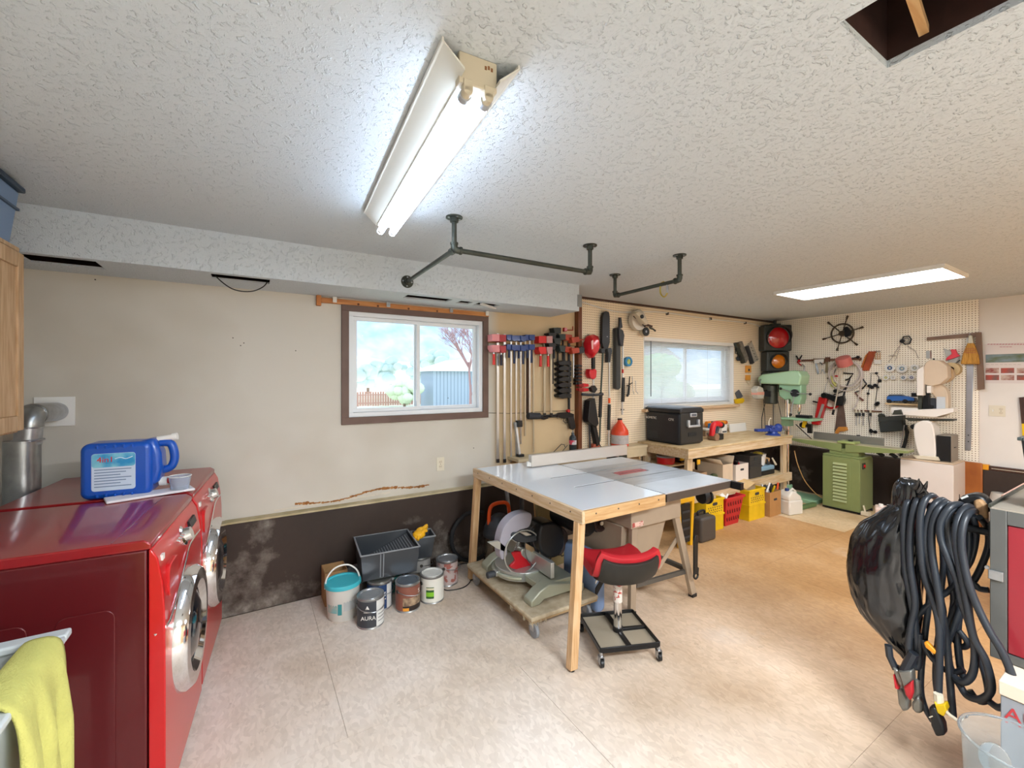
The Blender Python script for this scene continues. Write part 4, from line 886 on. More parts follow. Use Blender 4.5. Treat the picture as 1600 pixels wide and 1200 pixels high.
MB().taper((.08,.48,.43),(.34,.36,.38),(.44,.50)).build('dust_chute',mSawB,sw,bevel=.004)
MB().box(-.12,-.02,.158,.16,.63,.66).build('badge',M('badge_pink','#d9b9ac',.5,col2='#a84a43',vs=60,lo=.5,hi=.55),sw)
for tx,ty,fx_,fy_ in((.33,.19,.545,.20),(-.08,.19,-.02,.26),(.33,.66,.545,.72),(-.08,.66,-.16,.80)):
    l_=MB().beam((tx,ty,.66),(fx_,fy_,.02),.05,.03,(0,1,0)).build('leg',mSawB,sw,bevel=.002); MB().bx((fx_,fy_,.012),(.05,.04,.024)).build('foot',mBlack,l_,bevel=.003)
MB().beam((.50,.22,.2),(.5,.7,.2),.03,.03).beam((.50,.20,.2),(-.0,.24,.2),.02,.03).build('stand_brace',M('brace_grey','#5e5a54',.5,.4),sw); MB().beam((.42,.21,.48),(.22,.24,.26),.035,.006,(0,1,0)).build('stand_strut',mSawB,sw)
mt=MB().cyl((-.26,.43,.60),(-.26,.75,.60),.085,n=24).cyl((-.26,.40,.60),(-.26,.43,.60),.06,n=20).build('motor',mBlackM,sw,bevel=.004)
TT=Matrix.Translation((-.165,.42,.60))@Matrix.Rotation(PI/2,4,'X')
MB().lathe([(.012,-.02),(.06,-.02),(.063,-.012),(.052,0),(.063,.012),(.06,.02),(.05,.022),(.045,.008),(.02,.008),(.016,.024),(.001,.024)],TT,28).build('pulley',M('pulley_rust','#3b2a26',.45,.4),sw)
MB().cyl((-.165,.39,.60),(-.165,.395,.60),.014,n=12).build('pulley_hub',mCream,mt)
MB().tube([(-.165+.062*math.cos(t),.42,.60+.062*math.sin(t)) for t in[R(a) for a in range(90,271,20)]]+[(.0,.42,.73),(.05,.42,.78),(.02,.42,.80)],.006,6,closed=True).build('belt',mRub,sw)
MB().beam((-.26,.5,.67),(.02,.5,.8),.06,.02).beam((-.1,.36,.72),(.0,.36,.74),.03,.03).build('motor_bracket',mIron,sw)
MB().tube(smooth([(.0,.17,.80),(-.03,.15,.77),(-.09,.2,.74),(-.1,.3,.77)],5),.006,6).build('power_cord',mBlack,sw)
MB().cyl((.70,.24,.69),(.76,.24,.69),.05,n=20).cyl((.76,.24,.69),(.775,.24,.69),.06,n=20).build('hand_wheel',mBlack,sw,bevel=.006)
ps=T('push_stick','black plastic push stick hanging on the leg of the table saw','push stick',(2.70,1.93,.20)); MB().prism([(-.02,.0),(.03,.0),(.035,.04),(.02,.05),(.025,.27),(-.005,.28),(-.02,.25)],-.012,0).build('stick',mBlack,ps,bevel=.003); MB().ring((.005,-.006,-.01),.022,.007).build('hook_end',mBlack,ps)
# dolly
mCpt=M('carpet_tan','#c5b69b',.95,col2='#b2a083',vs=20,bump=.9,bs=220)
dl=T('furniture_dolly','carpeted furniture dolly on grey casters under the outfeed table','dolly',(1.44,2.13,0))
MB().box(0,.52,0,.89,.118,.142).build('deck',M('plywood_deck','#a98d66',.7,var=.2,vs=10),dl)
MB().box(-.006,.526,-.006,.896,.13,.157).build('carpet',mCpt,dl,bevel=.009,seg=3)
random.seed(5); fr=MB()
for i in range(30): x=random.uniform(-.005,.1) if i<16 else -.006; y=-.006 if i<16 else random.uniform(0,.25); fr.cyl((x,y,.132),(x+random.uniform(-.006,.006),y-.004,.132-random.uniform(.01,.03)),.0015,n=4)
tag(fr.build('fringe',mCpt,dl),kind='stuff')
for x,y in((.05,.05),(.47,.05),(.05,.84),(.47,.84)):
    c=MB().box(x-.03,x+.03,y-.03,y+.03,.112,.118).box(x-.018,x-.012,y-.02,y+.02,.045,.113).box(x+.012,x+.018,y-.02,y+.02,.045,.113).build('caster_fork',mSteel,dl); MB().cyl((x-.011,y,.045),(x+.011,y,.045),.045,n=20).build('wheel',mGreyP,c,bevel=.003)
# mitre saw (drawn on its blade plane)
ms=WT('mitre_saw','grey green compound mitre saw with clear blade guard on the dolly','mitre saw','b',815,925,surf=2.60); mMs=M('mitre_body','#a9ab97',.4,.35,var=.08,vs=8); mMs2=M('mitre_silver','#b9bbb6',.3,.7)
bz=.157-ms.o[2]; rx=ms.o[0]; gx=lambda X:X-rx
for yw,dy in((2.27,-.045),(2.86,-.045)):
    o=2.60-yw
    MB().prism([(gx(1.50),bz),(gx(1.56),bz),(gx(1.60),bz+.025),(gx(1.84),bz+.025),(gx(1.88),bz),(gx(1.93),bz),(gx(1.93),bz+.05),(gx(1.64),bz+.11),(gx(1.57),bz+.085),(gx(1.50),bz+.035)],-o-.045,-o+.045).build('foot',mMs,ms.r,bevel=.007)
MB().box(gx(1.60),gx(1.88),-.33,.30,bz+.05,bz+.095).build('base',mMs,ms.r,bevel=.006)
MB().cyl((gx(1.67),.02,bz+.045),(gx(1.67),.02,bz+.108),.185,n=40).build('turntable',mMs2,ms.r,bevel=.004)
MB().tube([(gx(1.67)+.195*math.cos(R(a)),.02+.195*math.sin(R(a)),bz+.075) for a in range(120,241,8)],.013,8).build('mitre_scale',mMs,ms.r)
MB().box(gx(1.46),gx(1.60),-.0,.05,bz+.055,bz+.09).build('mitre_arm',mMs2,ms.r,bevel=.005); MB().cyl((gx(1.40),.025,bz+.07),(gx(1.46),.025,bz+.07),.022,n=16).build('lock_knob',mDark,ms.r,bevel=.005)
for a,b in((-.31,-.05),(.10,.30)): MB().box(gx(1.70),gx(1.73),a,b,bz+.105,bz+.21).build('fence',mMs2,ms.r,bevel=.005)
MB().box(gx(1.72),gx(1.90),-.02,.14,bz+.09,bz+.20).build('pivot_block',mDark,ms.r,bevel=.01)
ms.spoly('main_arm',mMs2,[(815,862),(822,857),(850,868),(868,880),(866,892),(850,890),(820,872)],.02,.08,.006)
ms.spoly('motor_housing',mBlackM,[(846,822),(856,817),(870,818),(880,828),(882,850),(874,868),(858,872),(846,862),(843,842)],.0,.17,.014)
ms.spoly('upper_guard',mDark,[(832,836),(836,824),(848,816),(858,820),(860,850),(850,864),(838,862)],.03,.10,.008)
ms.disc('saw_blade',M('blade_steel','#8f8c8a',.25,.9),826,862,.128,.045,.048,n=48); ms.spoly('kerf_insert',M('guard_red','#b3141f',.35),[(801,864),(820,863),(842,874),(838,884),(812,890),(797,886),(805,876)],.05,.07,.003)
mClr=M('clear_guard','#cfcdd2',.18,trans=.55,ior=1.15)
ms.spoly('clear_guard',M('smoky_guard','#b7b3bd',.25,trans=.35,ior=1.15),[(784,874),(781,850),(787,826),(799,810),(814,802),(829,802),(831,812),(826,824),(812,829),(800,838),(793,852),(792,868)],.04,.12,.006)
ms.poly('guard_plate',mMs2,[(763,848),(779,845),(792,856),(788,862),(776,857)],.10,.12,.001)
c=ms.p(817,862,.13); MB().ring(c,.145,.005,'y',40,6).build('guard_rim',mMs2,ms.r); c=ms.p(845,850,.10); MB().ring(c,.150,.004,'y',40,6,.9,1.05).build('guard_rim',M('rim_dark','#4a4442',.4),ms.r)
ms.spoly('handle',mDark,[(799,837),(803,832),(812,833),(820,838),(830,838),(840,836),(842,841),(836,846),(820,848),(806,846)],.05,.13,.008); ms.poly('trigger',mMs2,[(812,832),(822,831),(832,836),(822,838)],.06,.12,.003)
ms.tube('carry_handle',mDark,[(842,824,.08),(850,818,.08),(862,819,.08),(866,828,.08)],.011); ms.poly('name_plate',M('gold_plate','#b79b77',.35,.6),[(820,848),(846,862),(844,870),(822,858)],.081,.085,.001)
ms.spoly('belt_cover',M('dirty_brown','#3d302b',.6),[(860,828),(876,822),(888,835),(884,858),(872,868)],.0,.12,.01); ms.tube('power_cord',mBlack,[(880,840,.05),(884,852,.08),(884,866,.1),(878,869,.1),(874,864,.1)],.004)
# things behind, under the table
gp=T('grey_post','grey metal post standing behind the mitre saw under the table','post',(2.12,3.30,0)); MB().box(-.015,.015,-.015,.015,0,.72).build('tube',M('post_grey','#777d84',.4,.5),gp); MB().box(-.05,.05,-.05,.05,0,.006).build('foot_plate',M('post_grey','',.4),gp)
wl=T('aluminium_strut','pale aluminium strut leaning on the plinth under the table','strut',(1.98,3.25,0)); MB().beam((.03,0,0.02),(-.01,.12,.78),.035,.02).build('strut',mAlu,wl); MB().bx((.03,0,.012),(.05,.04,.024)).build('foot',mBlack,wl)
for i,(x,y,z,l,rz) in enumerate(((2.18,2.95,0,.9,.2),(2.25,3.05,.0,.8,-.1))): 
    b=T('timber_offcut',['olive board end standing under the table beside the grey post','tan offcut standing farthest under the table'][i],'offcut',(x,y,z),rz); MB().bx((0,0,.30-i*.02),(.28,.025,.60-i*.04),(R(-8),0,0)).build('board',M('olive_board','#8c8058',.7) if i==0 else mWood,b,bevel=.002)
cs=T('blue_case','rounded pale blue case with black stripes wedged under the table saw','case',(2.02,2.34,0),R(2)); MB().prism(rrect(-.045,.05,0,.40,.04),-.17,.17).build('shell',M('case_blue','#7d93b8',.35,coat=.2),cs,bevel=.02,seg=3)
MB().prism([(-.047,.12),(-.047,.18),(.052,.29),(.052,.23)],-.174,-.168).build('stripe',mBlack,cs); MB().prism([(-.047,.21),(-.047,.225),(.052,.335),(.052,.32)],-.174,-.168).build('stripe',mWhite,cs); MB().prism([(-.046,.26),(-.046,.30),(.03,.39),(.045,.36)],-.174,-.168).build('stripe',mBlack,cs)
# stool
so_=T('mechanic_stool','low rolling mechanic stool with red padded seat and black back','stool',(1.875,1.86,0),R(-22)); mSeat=M('seat_red','#b8222c',.45,coat=.15,bump=.05,bs=120)
def seatgrid(w,off,prof):
    vs=[];fs=[];nu=15
    P=smooth([(a,b,0) for a,b in prof],4); nv=len(P)
    for q in P:
        for i in range(nu):
            u=2*i/(nu-1)-1; wid=w*(1-.18*max(0,(q.y-.52)/.09)**2 if q.y>.52 else 1)*(1-.12*max(0,(q.x-.12)/.08))
            vs.append((u*wid,q.x+(.03*u*u if q.x<-.1 else 0),q.y+.028*abs(u)**3+off))
    for j in range(nv-1):
        for i in range(nu-1): fs.append((j*nu+i,j*nu+i+1,(j+1)*nu+i+1,(j+1)*nu+i))
    return MB().add(vs,fs)
pf=[(.20,.475),(.17,.478),(.06,.462),(-.06,.452),(-.125,.465),(-.158,.51),(-.175,.565),(-.185,.60)]
seatgrid(.19,0,pf).build('seat_pad',mSeat,so_,solid=.038,bevel=.012,ang=180)
pf2=[(.16,.452),(.06,.437),(-.07,.424),(-.142,.437),(-.182,.49),(-.2,.54),(-.208,.572)]
seatgrid(.168,-.004,pf2).build('seat_shell',M('shell_black','#262420',.55),so_,solid=.02,bevel=.004,ang=180)
MB().cyl((0,0,.10),(0,0,.28),.024,n=20).cyl((0,0,.28),(0,0,.43),.017,n=20).build('gas_lift',mChrome,so_); MB().cyl((0,0,.26),(0,0,.37),.0265,n=24).build('lift_label',M('lift_label','#d6cfc6',.5,col2='#b4483f',vs=60,lo=.55,hi=.6),so_); MB().cyl((0,0,.085),(0,0,.11),.03,n=20).build('lower_collar',mBlack,so_); MB().cyl((0,0,.40),(0,0,.43),.035,n=20).build('upper_collar',mBlack,so_)
MB().tube([(.0,.0,.425),(.09,-.06,.42),(.13,-.08,.42)],.006).build('lever',mBlackM,so_)
a=.175; f=MB()
for c in((-a,a,-a-.004,-a+.004),(-a,a,a-.004,a+.004),(-a-.004,-a+.004,-a,a),(a-.004,a+.004,-a,a)): f.box(c[0],c[1],c[2],c[3],.075,.105)
f.box(-.012,.012,-a,a,.08,.10).box(0,a,-.01,.01,.08,.10).build('base_frame',mBlackM,so_,bevel=.002)
MB().box(-a+.004,-.012,-a+.004,a-.004,.078,.084).box(.012,a-.004,.01,a-.004,.078,.084).box(.012,a-.004,-a+.004,-.01,.078,.084).build('tray',M('tray_tan','#a69a86',.5,.2),so_)
for x in(-a+.005,a-.005):
    for y in(-a+.005,a-.005):
        c=MB().cyl((x,y,.05),(x,y,.08),.010,n=10).box(x-.014,x-.011,y-.018,y+.012,.02,.06).box(x+.011,x+.014,y-.018,y+.012,.02,.06).box(x-.014,x+.014,y-.015,y+.015,.055,.06).build('caster_fork',mSteel,so_); MB().cyl((x-.01,y-.006,.023),(x+.01,y-.006,.023),.023,n=18).build('wheel',mBlack,c,bevel=.003)
# shop vacuum and hose
vc=T('shop_vacuum','small shop vacuum with black lid and orange handle beside the plinth','vacuum',(1.82,3.19,0))
MB().lathe([(.001,.05),(.12,.05),(.128,.06),(.13,.26),(.001,.26)],None,32).build('tank',M('tank_steel','#a39684',.25,.8),vc)
MB().lathe([(.001,.255),(.138,.255),(.142,.27),(.138,.285),(.128,.33),(.105,.38),(.07,.41),(.05,.43),(.001,.435)],None,32).build('lid',M('vac_lid','#3b3f45',.35),vc)
MB().tube(smooth([(-.10,0,.36),(-.10,0,.43),(-.085,0,.50),(-.04,0,.525),(.04,0,.525),(.085,0,.50),(.10,0,.43),(.10,0,.36)],5),.016,10).build('handle',mOrange,vc)
for a in(30,150,270): MB().cyl((.12*math.cos(R(a)),.12*math.sin(R(a)),.02),(.12*math.cos(R(a)),.12*math.sin(R(a)),.06),.014,n=10).cyl((.12*math.cos(R(a))-.01,.12*math.sin(R(a)),.02),(.12*math.cos(R(a))+.01,.12*math.sin(R(a)),.02),.02,n=14).build('caster',mBlack,vc)
MB().box(-.03,.05,-.15,-.135,.30,.36).box(.04,.06,-.15,-.12,.2,.36).build('latch',M('vac_grey','#9da1a6',.4),vc,bevel=.003); MB().box(-.02,.06,-.136,-.128,.09,.13).build('badge',mOrange,vc)
hr=T('vacuum_hose','black ribbed vacuum hose looped upright against the plinth','hose',(1.655,3.375,.225)); 
pts=[(.205*math.cos(R(a))*(1+.02*(a>300)),-.0-.00012*a,.205*math.sin(R(a))) for a in range(60,352,3)]
MB().tube(pts,[.0165+.0025*(i%2) for i in range(len(pts))],10).build('hose',mRub,hr)
# paint cans
def can(label,x,y,lab,lid='#b9bcc0',z=0,rz=0,h=.19,r=.083,metal=True,bail=-1,cat='paint can'):
    t=T('paint_can',label,cat,(x,y,z),rz,None)
    MB().lathe([(.001,0),(r,0),(r+.002,.003),(r,.006),(r,h-.008),(r+.003,h-.004),(r+.002,h),(r-.012,h),(r-.013,h-.004),(.001,h-.004)],None,32).build('can_body',M('can_tin','#a9acae',.3,.8),t)
    MB().lathe([(r+.0008,.012),(r+.0008,h-.016)],None,32,cap=False).build('wrapper',lab,t)
    l=MB().lathe([(.001,h-.003),(r-.02,h-.003),(r-.018,h+.002),(r-.008,h+.003),(r-.008,h-.001)],None,32,cap=False).build('lid',M('lid_'+lid,lid,.3,.7 if metal else .1,var=.15,vs=20),t)
    for s in(-1,1): MB().cyl((s*r,0,h*.72),(s*(r+.006),0,h*.72),.012,n=14).build('bail_ear',mScrew,t)
    s=bail
    MB().tube(smooth([(-r-.004,0,h*.72),(-r*.8,s*.07,h*.72-.01+.0),(0,s*.105,h*.72-.02),(r*.8,s*.07,h*.72-.01),(r+.004,0,h*.72)],6),.0025,6).build('bail_handle',mSteel,t)
    return t
def band(t,r,z0,z1,a0,a1,mat,name='print_patch',off=.0018):
    vs=[];fs=[];n=10
    for i in range(n+1):
        u=R(a0+(a1-a0)*i/n)
        for z in(z0,z1): vs.append(((r+off)*math.cos(u),(r+off)*math.sin(u),z))
    for i in range(n): fs.append((2*i,2*i+2,2*i+3,2*i+1))
    return MB().add(vs,fs).build(name,mat,t)
c=can('dark grey and white labelled paint can at the front of the group',.67,2.865,M('label_charcoal','#3c3f45',.5),rz=R(0))
band(c,.083,.012,.174,-78,40,M('label_offwhite','#d9d9d6',.5))
TA=R(-122); 
def ontocan(t,s,size,ang,z,mat,r=.0845): 
    u=R(ang); return text('lettering',s,size,mat,t,(r*math.cos(u)*1.004,r*math.sin(u)*1.004,z),(PI/2,0,u+PI/2))
ontocan(c,'AURA',.035,-112,.075,mWhite,.087); band(c,.083,.108,.112,-132,-96,mWhite,'print_line',.0024); 
m=MB(); u=R(-116); ctr=Vector((.0865*math.cos(u),.0865*math.sin(u),.14)); tx=Vector((-math.sin(u),math.cos(u),0)); m.add([ctr-tx*.013-Vector((0,0,.01)),ctr+tx*.013-Vector((0,0,.01)),ctr+Vector((0,0,.014))],[(0,1,2)]).build('triangle_mark',mWhite,c,solid=.001)
for k in(0,1,2,3): band(c,.083,.04+k*.022,.044+k*.022,-70,-25,mDark,'print_line',.0024)
c=can('navy labelled paint can with spotted grey lid behind the front one',.775,3.05,M('label_navy','#24406b',.5),'#8f8f86',rz=R(25)); band(c,.083,.012,.174,-95,-60,M('label_offwhite','',.5)); 
for k in(0,1,2): band(c,.083,.12-k*.022,.126-k*.022,-130,-100,mWhite,'print_line',.0024)
c=can('brown labelled paint can with city scene and orange patch',.938,2.93,M('label_brown','#8a5546',.45),'#7d8792',rz=R(20)); band(c,.083,.045,.10,-150,-20,M('label_tan_photo','#b49a7c',.5,col2='#6f5848',vs=30)); band(c,.083,.012,.045,-150,-20,M('label_dark','#2b211d',.5)); band(c,.083,.014,.034,-150,-122,M('label_orange','#e39a35',.5),off=.0024); ontocan(c,'S',.04,-70,.13,mWhite,.087)
c=can('white paint can with green label at the right of the group',1.124,2.95,M('label_white2','#dedcd2',.45),'#e3e2dc',metal=False,rz=R(10),bail=1); band(c,.083,.04,.12,-150,-112,M('label_green_dark','#2e5a2a',.5)); band(c,.083,.055,.085,-150,-112,M('label_green','#7dbb2d',.5),off=.0024); band(c,.083,.10,.115,-150,-112,M('label_cream','#d9d2b4',.5),off=.0024)
can('grey paint can with dented lid by the wall behind the white one',1.315,3.13,M('label_pinkgrey','#b5a49f',.5,col2='#9a5a50',vs=18,lo=.5,hi=.55),rz=R(50))
can('pale paint can holding up the black bucket by the plinth',1.15,3.29,M('label_grey3','#9d9a95',.5),rz=R(80)); can('white and teal paint can under the black roller tray',.905,3.24,M('label_teal','#3b7d78',.5,col2='#d0d4d0',vs=10,lo=.48,hi=.52),rz=R(60)); can('paint can hidden half under the left of the roller tray',.69,3.30,M('label_grey4','#8d8983',.5))
# teal pail
tp=T('plastic_pail','white plastic pail with turquoise lid and raised white handle','pail',(.535,3.06,0))
MB().lathe([(.001,0),(.092,0),(.096,.005),(.108,.215),(.108,.222),(.001,.222)],None,36).build('pail_body',M('pail_white','#d6d4cd',.4),tp)
MB().lathe([(.001,.226),(.10,.226),(.102,.236),(.113,.236),(.1165,.228),(.1165,.21),(.111,.21)],None,36,cap=False).build('lid',M('lid_turquoise','#45bccb',.35),tp)
MB().tube(smooth([(-.112,.0,.2),(-.10,-.0,.27),(-.05,.0,.325),(.03,.0,.33),(.09,.0,.28),(.112,.0,.2)],6),.0055,8).build('handle',mWhite,tp); 
band(tp,.100,.06,.15,-165,-120,M('pail_print','#c7b3a6',.5,col2='#7aa9a8',vs=20)); band(tp,.101,.05,.12,-118,-104,M('print_teal','#3b8f92',.5)); band(tp,.101,.07,.17,-98,-45,M('print_greyish','#b4b6b4',.5))
# cardboard box with cans behind, roller tray, bucket with yellow glove
cbx=T('cardboard_box','plain cardboard box behind the turquoise lidded pail','box',(.52,3.31,0)); shell(MB(),0,.23,.075,.085,.075,.085,.004).build('carton',mCard,cbx)
tr_=T('roller_tray','deep black plastic roller tray with ribbed slope on top of the cans','tray',(.86,3.20,.197),R(-5)); mTr=M('tray_black','#3a3e43',.3,coat=.3)
shell(MB(),0,.185,.185,.175,.20,.195,.005).build('tub',mTr,tr_); f=MB()
for c in((-.207,.207,-.202,-.19),(-.207,.207,.19,.202),(-.207,-.195,-.19,.19),(.195,.207,-.19,.19)): f.box(*c,.18,.188)
f.build('rim',M('tray_rim','#8b9094',.3),tr_,bevel=.002)
MB().add([(-.09,-.17,.05),(.188,-.17,.165),(.188,.17,.165),(-.09,.17,.05),(-.09,-.17,.04),(.188,-.17,.155),(.188,.17,.155),(-.09,.17,.04)],[(0,1,2,3),(7,6,5,4),(0,4,5,1),(1,5,6,2),(2,6,7,3),(3,7,4,0)]).build('slope',mTr,tr_)
for i in range(14): x=-.06+i*.0175; MB().tube([(x,-.15,.064+i*.0073),(x,.15,.064+i*.0073)],.003,6).build('rib',M('rib_grey','#8d949a',.3),tr_)
for x in(-.07,-.05): MB().tube([(x,-.197,.175),(x,-.178,.01)],.004,6).build('tub_rib',M('rib_grey','',.3),tr_)
bk=T('paint_bucket','square black paint bucket with grey rim standing on a can','bucket',(1.165,3.26,.197),R(-8)); shell(MB(),0,.17,.055,.06,.078,.085,.004).build('tub',mTr,bk); f=MB()
for c in((-.084,.084,-.091,-.08),(-.084,.084,.08,.091),(-.084,-.074,-.08,.08),(.074,.084,-.08,.08)): f.box(*c,.165,.173)
f.build('rim',M('tray_rim','',.3),bk)
gl=T('rubber_glove','crumpled yellow rubber glove lying in the square black bucket','glove',(1.13,3.22,.372)); random.seed(2); m=MB(); m.ball((-.02,-.03,.02),.045,(1.1,1,.75),14,10); m.ball((.01,.0,.035),.035,(1.3,.9,.8),14,10); m.build('palm',M('glove_yellow','#f0b31e',.45),gl,bevel=0)
for a,b in(((-.05,-.05,.01),(-.075,-.07,-.01)),((-.03,-.06,.02),(-.05,-.09,-.0)),((.0,-.05,.04),(.03,-.07,.05)),((.03,0,.05),(.06,.0,.07)),((.03,.01,.05),(.065,.02,.04))): MB().tube([a,tuple((p+q)/2+.004 for p,q in zip(a,b)),b],[.014,.013,.009],8).build('finger',M('glove_yellow','',.4),gl)
cd_=T('extension_cord','thin black cord trailing on the floor beside the paint cans','cord',(1.3,3.1,0)); MB().tube(smooth([(-.02,.1,.004),(.12,.2,.004),(.25,.26,.005),(.3,.2,.004),(.22,-.0,.004),(.1,-.12,.004),(-.03,-.11,.004),(-.06,-.05,.004)],6),.004,6).build('cord',mBlack,cd_)
# ================= WORKBENCH =================
WX,WY=3.83,2.815; WL,WD=2.04,.65
mPly=M('bench_ply','#d9c39a',.55,col2='#bfa274',vs=5,stretch=(1,6,1),bump=.1,bs=30); mBP=M('bench_pine','#d8c4a4',.6,col2='#c4a67c',vs=5,stretch=(1,10,10)); mBPV=M('bench_pine_up','#d8c4a4',.6,col2='#c4a67c',vs=5,stretch=(10,10,1))
wb=T('workbench','long homemade pine workbench under the window with the blinds','workbench',(WX,WY,0))
MB().box(-.02,WL+.02,-.02,WD,.85,.87).build('bench_top',mPly,wb,bevel=.003)
MB().box(-.015,WL,-.015,.025,.765,.849).build('apron',mBP,wb,bevel=.002); MB().box(-.015,.025,.026,WD,.765,.849).build('apron',mBP,wb,bevel=.002); MB().box(WL-.03,WL+.01,.026,WD,.765,.849).build('apron',mBP,wb,bevel=.002)
for x in(.03,WL-.12):
    for y in(.027,WD-.07): MB().box(x,x+.085,y,y+.04,0,.764).build('leg',mBPV,wb,bevel=.002)
MB().box(.02,WL-.02,.04,WD-.05,.385,.40).build('shelf',mPly,wb); MB().box(0,WL+.01,-.012,.026,.30,.402).build('shelf_apron',mBP,wb,bevel=.002)
MB().box(.02,.50,.28,WD-.02,.625,.64).build('upper_shelf',mPly,wb); MB().box(.02,.05,.28,.30,.40,.625).box(.47,.50,.28,.30,.40,.625).box(.47,.50,WD-.05,WD-.03,.40,.625).build('shelf_support',mBPV,wb)
bt_=lambda n,l,c,x,y,z=.87,rz=0,g=None: T(n,l,c,(x,y,z),rz,g)
# cooler
ck=bt_('portable_cooler','large black portable cooler standing on the left end of the workbench','cooler',4.125,3.215); mCk=M('cooler_black','#20242a',.45,var=.15,vs=40); mCk2=M('cooler_end','#2e2c29',.4)
MB().box(-.20,.20,-.235,.235,.0,.355).build('body',mCk,ck,bevel=.035,seg=4)
MB().box(-.19,.19,-.2375,-.22,.02,.345).build('end_panel',mCk2,ck,bevel=.012,seg=3)
l_=MB().prism([(-.205,.345),(.205,.345),(.205,.385),(.16,.405),(-.16,.405),(-.205,.385)],-.24,.24).build('lid',M('lid_black','#2a2b2d',.4),ck,bevel=.012,seg=3)
MB().box(-.045,.065,-.252,-.236,.30,.345).build('display_frame',mAlu,ck,bevel=.006); MB().box(-.03,.05,-.254,-.251,.31,.335).build('display',M('lcd_grey','#5c6068',.2),ck)
h=MB().box(-.10,-.07,-.265,-.236,.20,.27).box(.07,.10,-.265,-.236,.20,.27).box(-.10,.10,-.27,-.25,.19,.215).build('end_handle',mAlu,ck,bevel=.005)
v=MB().box(-.07,.08,-.242,-.236,.09,.135).build('vent',mBlack,ck,bevel=.003)
for i in range(5): MB().box(-.055+i*.025,-.045+i*.025,-.244,-.241,.1,.125).build('vent_rib',mDark,v)
t_=text('lettering','DOMETIC',.036,mWhite,ck,(-.2015,.155,.275),(PI/2,0,-PI/2),.0004,1,'CENTER'); text('lettering','CFX',.038,mWhite,ck,(-.2015,-.12,.272),(PI/2,0,-PI/2),.0004)
MB().add([(-.2018,.235,.278),(-.2018,.225,.288),(-.2018,.205,.266)],[(0,1,2)]).build('logo_wing',mWhite,ck,solid=.0005)
for i in range(7): MB().box(-.2012,-.2005,.06,.19-.01*(i%3),.05+i*.012,.053+i*.012).build('print_line',M('print_dim','#3d4148',.5),ck)
q=PZ(1107,682,.87); t=bt_('battery_charger','small grey charger with striped top right of the cooler','charger',q[0],q[1]+.05); MB().box(-.05,.05,-.045,.045,0,.07).build('base',M('charger_tan','#9b8068',.5),t,bevel=.006); MB().box(-.05,.05,-.045,.045,.075,.10).build('top',mWhite,t,bevel=.004); MB().box(-.048,.048,-.04,.04,.068,.078).build('gap',mDark,t)
for x in(-.02,.015): MB().box(x-.01,x+.01,-.047,-.043,.02,.05).build('port',mBlack,t)
t=bt_('radio_box','slim black case leaning behind the red cordless tool','case',4.60,3.37,.87,0); MB().bx((0,0,.10),(.10,.05,.20),(0,R(14),0)).build('shell',mBlack,t,bevel=.006)
# cordless red tool
t=bt_('cordless_sander','red cordless power tool standing right of the grey charger','power tool',4.66,3.06,.873)
MB().tube(smooth([(-.06,0,.05),(-.05,0,.13),(-.02,0,.18),(.05,0,.185),(.10,0,.17)],5),.032,14).build('body',mRedP,t); MB().ball((.12,0,.165),.038,(1,1,1)).build('nose',mBlack,t); MB().cyl((-.03,-.05,.035),(-.03,.05,.035),.045,n=20).build('sanding_wheel',M('brown_wheel','#8a6a50',.8),t,bevel=.005); MB().box(.03,.11,-.04,.04,0,.07).build('battery',mBlack,t,bevel=.006); MB().tube([(.0,0,.05),(.04,0,.10),(.06,0,.15)],.018,10).build('grip',mDark,t)
t=bt_('spray_bottle','bright blue container with black base behind the red power tool','container',4.95,3.28); MB().box(-.05,.05,-.04,.04,.045,.16).build('body',M('blue_bright','#1d6fb8',.35),t,bevel=.008); MB().box(-.05,.05,-.04,.04,0,.044).build('base',mBlack,t,bevel=.004); MB().cyl((0,0,.16),(0,0,.185),.02,n=12).build('cap',mBlack,t)
t=bt_('orange_sander','long orange tool lying on a block behind the blue container','tool',5.18,3.39,.99); m=MB().cyl((-.2,0,.02),(.18,0,.02),.035,.03,n=16); m.build('body',M('orange_tool','#e38a22',.4),t,bevel=.01); MB().cyl((.18,0,.02),(.22,0,.02),.026,n=14).build('nose',M('orange_dark','#c05a14',.4),t); MB().box(-.15,.0,-.03,.03,-.12,-.014).build('stand',mWood,t)
t=bt_('white_box','small white box on the workbench left of the white board','box',5.36,3.42); MB().box(-.06,.06,-.035,.035,0,.15).build('carton',mWhite,t,bevel=.003); MB().box(-.045,.045,-.037,-.034,.01,.028).build('print_patch',mDark,t)
t=bt_('white_board','blank white board propped behind the blue bench vise','board',5.67,3.39); MB().bx((0,0,.055),(.38,.012,.11),(R(-6),0,0)).build('board',mWhite,t,bevel=.001)
vs_=bt_('bench_vise','blue bench vise bolted to the right end of the workbench','vise',5.66,2.95,.87,R(-20)); mV=M('vise_blue','#27408f',.4,coat=.2)
MB().lathe([(.001,0),(.085,0),(.085,.012),(.06,.025),(.05,.05),(.001,.05)],Matrix.Translation((.03,0,0)),24).build('base',mV,vs_)
